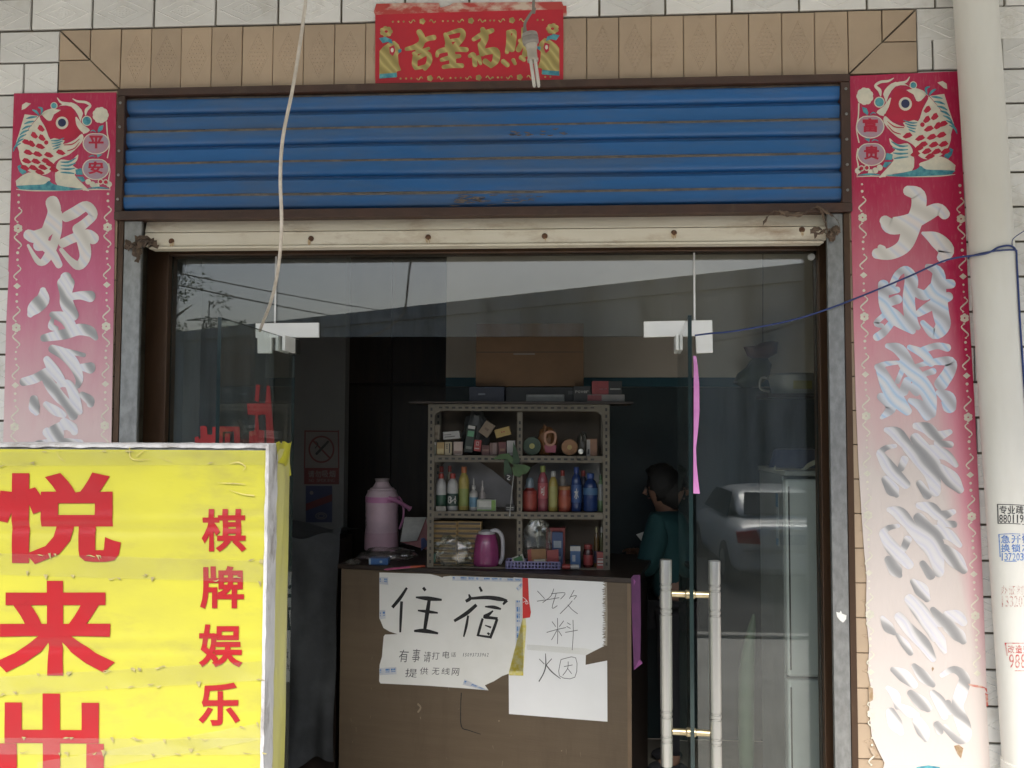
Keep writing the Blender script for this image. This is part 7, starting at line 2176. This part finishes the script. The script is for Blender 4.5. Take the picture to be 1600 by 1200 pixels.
for c, r_ in cl:
    for _ in range(70):
        p = c+Vector((rnd.gauss(0, 1), rnd.gauss(0, 1), rnd.gauss(0, .8))).normalized()*r_*rnd.random()**.4
        d = Vector((rnd.gauss(0, 1), rnd.gauss(0, 1), rnd.gauss(0, 1))).normalized(); e = d.orthogonal().normalized(); s_ = rnd.uniform(.05, .11)
        q.add([p-d*s_, p+e*s_*.5, p+d*s_, p-e*s_*.5], [(0, 1, 2, 3)])
q.build('crown', mat('leaves', (.045, .085, .025), .6, base2=(.075, .12, .035), nscale=3), tr)['kind'] = 'stuff'

# lattice mast far behind, two power lines on poles
def lattice(label, base, top, w0, w1, arms):
    t = thing('power_mast', label, 'mast', base)
    q = MB(); base = Vector(base); H_ = top-base.z
    cs = [(-1, -1), (1, -1), (1, 1), (-1, 1)]
    n = 9
    lv = []
    for j in range(n+1):
        f = j/n; w = w0+(w1-w0)*f
        lv.append([base+Vector((cx*w, cy_*w, H_*.86*f)) for cx, cy_ in cs])
    for k in range(4):
        q.tube([lv[0][k], lv[n][k]], .07, 5)
        for j in range(n): q.tube([lv[j][k], lv[j+1][(k+1) % 4]], .035, 4)
    q.tube([base+Vector((0, 0, H_*.84)), base+Vector((0, 0, H_))], .06, 5)
    q.build('lattice', M['dark_metal'], t)
    for z, w in arms:
        q = MB(); q.tube([base+Vector((-w, 0, z)), base+Vector((0, 0, z+.25)), base+Vector((w, 0, z))], .06, 5); q.tube([base+Vector((-w, 0, z)), base+Vector((w, 0, z))], .05, 5); q.build('cross_arm', M['dark_metal'], t)
mt = mirror(327, 470, 82); mb_ = Vector((mt.x, mt.y, -.72))
lattice('thin lattice mast with a cross arm far behind the street wall', mb_, mt.z, 1.4, .35, [(mirror(327, 500, 82).z+.7, 2.2)])
def pole(label, p, ztop_):
    t = thing('utility_pole', label, 'pole', (p.x, p.y, -.70), 'poles of the power line')
    MB().tube([(p.x, p.y, -.70), (p.x, p.y, ztop_)], [.16, .10], 10).build('post', M['concrete'], t, smooth=True)
    MB().box(p.x-.7, p.x+.7, p.y-.05, p.y+.05, ztop_-.55, ztop_-.43).build('cross_arm', M['dark_metal'], t)
A_, B_ = mirror(150, 400, 24), mirror(770, 503, 60)
pole('concrete pole nearer the shop carrying the power lines', A_, A_.z+.4); pole('concrete pole beyond the street wall carrying the power lines', B_, B_.z+.4)
for k, (ya, yb) in enumerate(((400, 500), (418, 522))):
    a, b_ = mirror(150, ya, 24), mirror(770, yb, 60)
    P = [tuple(a.lerp(b_, t)-Vector((0, 0, 1.2*math.sin(math.pi*t)*.35))) for t in [i/16 for i in range(17)]]
    tag(MB().tube(P, .022 if k == 0 else .026, 6).build('power_line', M['ink']), ['upper power line between the two concrete poles', 'lower power line between the two concrete poles'][k], 'cable')

# ---- silver saloon car parked in front of that wall, tail to the shop
Dc = 12.5
cxl = mirror(1148, 835, Dc).x; CW = 1.74
ccx = cxl+CW/2; cyr = 2*GY-(CAM.y+Dc)                    # y of the tail
GZ = -.70
car = thing('parked_car', 'silver saloon car parked tail-on before the street wall, mirrored in the right pane', 'car', (ccx, cyr-2.2, GZ))
silver = mat('car_silver', (.68, .70, .71), .35, .25, base2=(.64, .66, .67), coat=.5)
cglass = mat('car_glass', (.015, .02, .022), .06, spec=.8)
black_r = mat('rubber', (.018, .018, .018), .8)
def loft(secs, m, name, parent, closed=True):
    V, F = [], []
    n = len(secs[0])
    for s_ in secs: V += [Vector(p) for p in s_]
    for j in range(len(secs)-1):
        for i in range(n): F.append((j*n+i, j*n+(i+1) % n, (j+1)*n+(i+1) % n, (j+1)*n+i))
    F.append(tuple(range(n-1, -1, -1))); F.append(tuple((len(secs)-1)*n+i for i in range(n)))
    return MB().add(V, F).build(name, m, parent, smooth=True)
def sec(y, zl, zb, zt2, w):
    """section of the lower body: y from the tail forward"""
    h = w/2
    P = [(-h*.86, zl), (-h*.97, zl+.10), (-h, zl+.30), (-h*.985, zb), (-h*.90, zt2-.03), (-h*.6, zt2), (h*.6, zt2), (h*.90, zt2-.03), (h*.985, zb), (h, zl+.30), (h*.97, zl+.10), (h*.86, zl)]
    return [(ccx+x, cyr-y, GZ+z) for x, z in P]
loft([sec(.0, .34, .66, .80, 1.50), sec(.05, .26, .74, .93, 1.62), sec(.18, .22, .82, 1.00, 1.70), sec(.9, .19, .85, 1.02, CW), sec(2.0, .18, .86, .98, CW), sec(3.1, .18, .84, .95, CW), sec(3.9, .2, .76, .88, 1.70), sec(4.3, .24, .66, .78, 1.60), sec(4.45, .34, .56, .66, 1.44)], silver, 'body', car).modifiers.new('round', 'SUBSURF').render_levels = 2
def csec(y, zt2, wb, wt, zb=.95):
    P = [(-wb/2, zb), (-wt/2-.03, zt2-.10), (-wt/2+.06, zt2-.02), (0, zt2), (wt/2-.06, zt2-.02), (wt/2+.03, zt2-.10), (wb/2, zb)]
    return [(ccx+x, cyr-y, GZ+z) for x, z in P]
loft([csec(.62, 1.02, 1.40, 1.30), csec(1.15, 1.36, 1.52, 1.16), csec(1.5, 1.43, 1.54, 1.14), csec(2.3, 1.45, 1.54, 1.14), csec(2.75, 1.38, 1.52, 1.16), csec(3.4, 1.0, 1.42, 1.30)], silver, 'cabin', car).modifiers.new('round', 'SUBSURF').render_levels = 2
def cpoly(name, pts, m, off):
    q = MB(); q.prism([Vector((ccx+x, cyr-y, GZ+z)) for x, y, z in pts], off); return q.build(name, m, car)
rwn = Vector((0, .34, .53)).normalized()*.012
cpoly('rear_window', [(-.60, .68, 1.055), (.60, .68, 1.055), (.50, 1.12, 1.345), (-.50, 1.12, 1.345)], cglass, rwn)
for s_ in (-1, 1):
    cpoly('side_window', [(s_*.775, 1.0, .99), (s_*.775, 1.95, .99), (s_*.635, 1.95, 1.34), (s_*.635, 1.35, 1.34)], cglass, Vector((s_*.03, 0, .012)))
    cpoly('side_window', [(s_*.775, 2.0, .99), (s_*.775, 3.05, .99), (s_*.635, 2.62, 1.33), (s_*.635, 2.0, 1.34)], cglass, Vector((s_*.03, 0, .012)))
    cpoly('tail_light', [(s_*.50, -.015, .70), (s_*.81, .03, .71), (s_*.83, .05, .86), (s_*.56, -.005, .90)], mat('tail_red', (.60, .02, .02), .2), Vector((0, -.08, .0)))
    for yw in (.85, 3.45):
        q = MB().lathe([(.18, -.10), (.31, -.10), (.325, -.07), (.325, .07), (.31, .10), (.18, .10)], (ccx+s_*.79, cyr-yw, GZ+.325), 26, 0, 'X'); w_ = q.build('wheel', black_r, car, smooth=True)
        q = MB().lathe([(.05, -.104), (.19, -.106), (.20, -.10), (.20, .10), (.19, .106), (.05, .104)], (ccx+s_*.79, cyr-yw, GZ+.325), 20, 0, 'X'); q.build('rim', M['steel'], w_, smooth=True)
    cpoly('door_handle', [(s_*.868, 1.35, .86), (s_*.868, 1.52, .86), (s_*.868, 1.52, .885), (s_*.868, 1.35, .885)], M['steel'], Vector((s_*.02, 0, 0)))
cpoly('rear_bumper', [(-.80, .02, .36), (.80, .02, .36), (.82, .02, .58), (-.82, .02, .58)], silver, Vector((0, .07, 0)))
cpoly('bumper_trim', [(-.78, -.055, .60), (.78, -.055, .60), (.78, -.055, .63), (-.78, -.055, .63)], M['steel'], Vector((0, .03, 0)))
cpoly('chrome_strip', [(-.36, -.004, .885), (.36, -.004, .885), (.36, -.004, .91), (-.36, -.004, .91)], M['steel'], Vector((0, .03, 0)))
o = cpoly('licence_plate', [(-.22, .0, .70), (.22, .0, .70), (.22, .0, .84), (-.22, .0, .84)], cm(.03, .10, .36), Vector((0, .03, 0)))
q = MB()
for i, ch in enumerate('皖AUX758'):
    g_, f_, _ = glyph(ch, .02)
    # read from the street side, so the letters run towards -x seen from the shop
    q.add([(ccx+.20-(i+.9*u)*.057, cyr-.0+.0312, GZ+.72+.10*v) for u, v in g_], f_)
q.build('plate_lettering', cm(.7, .7, .7), o)
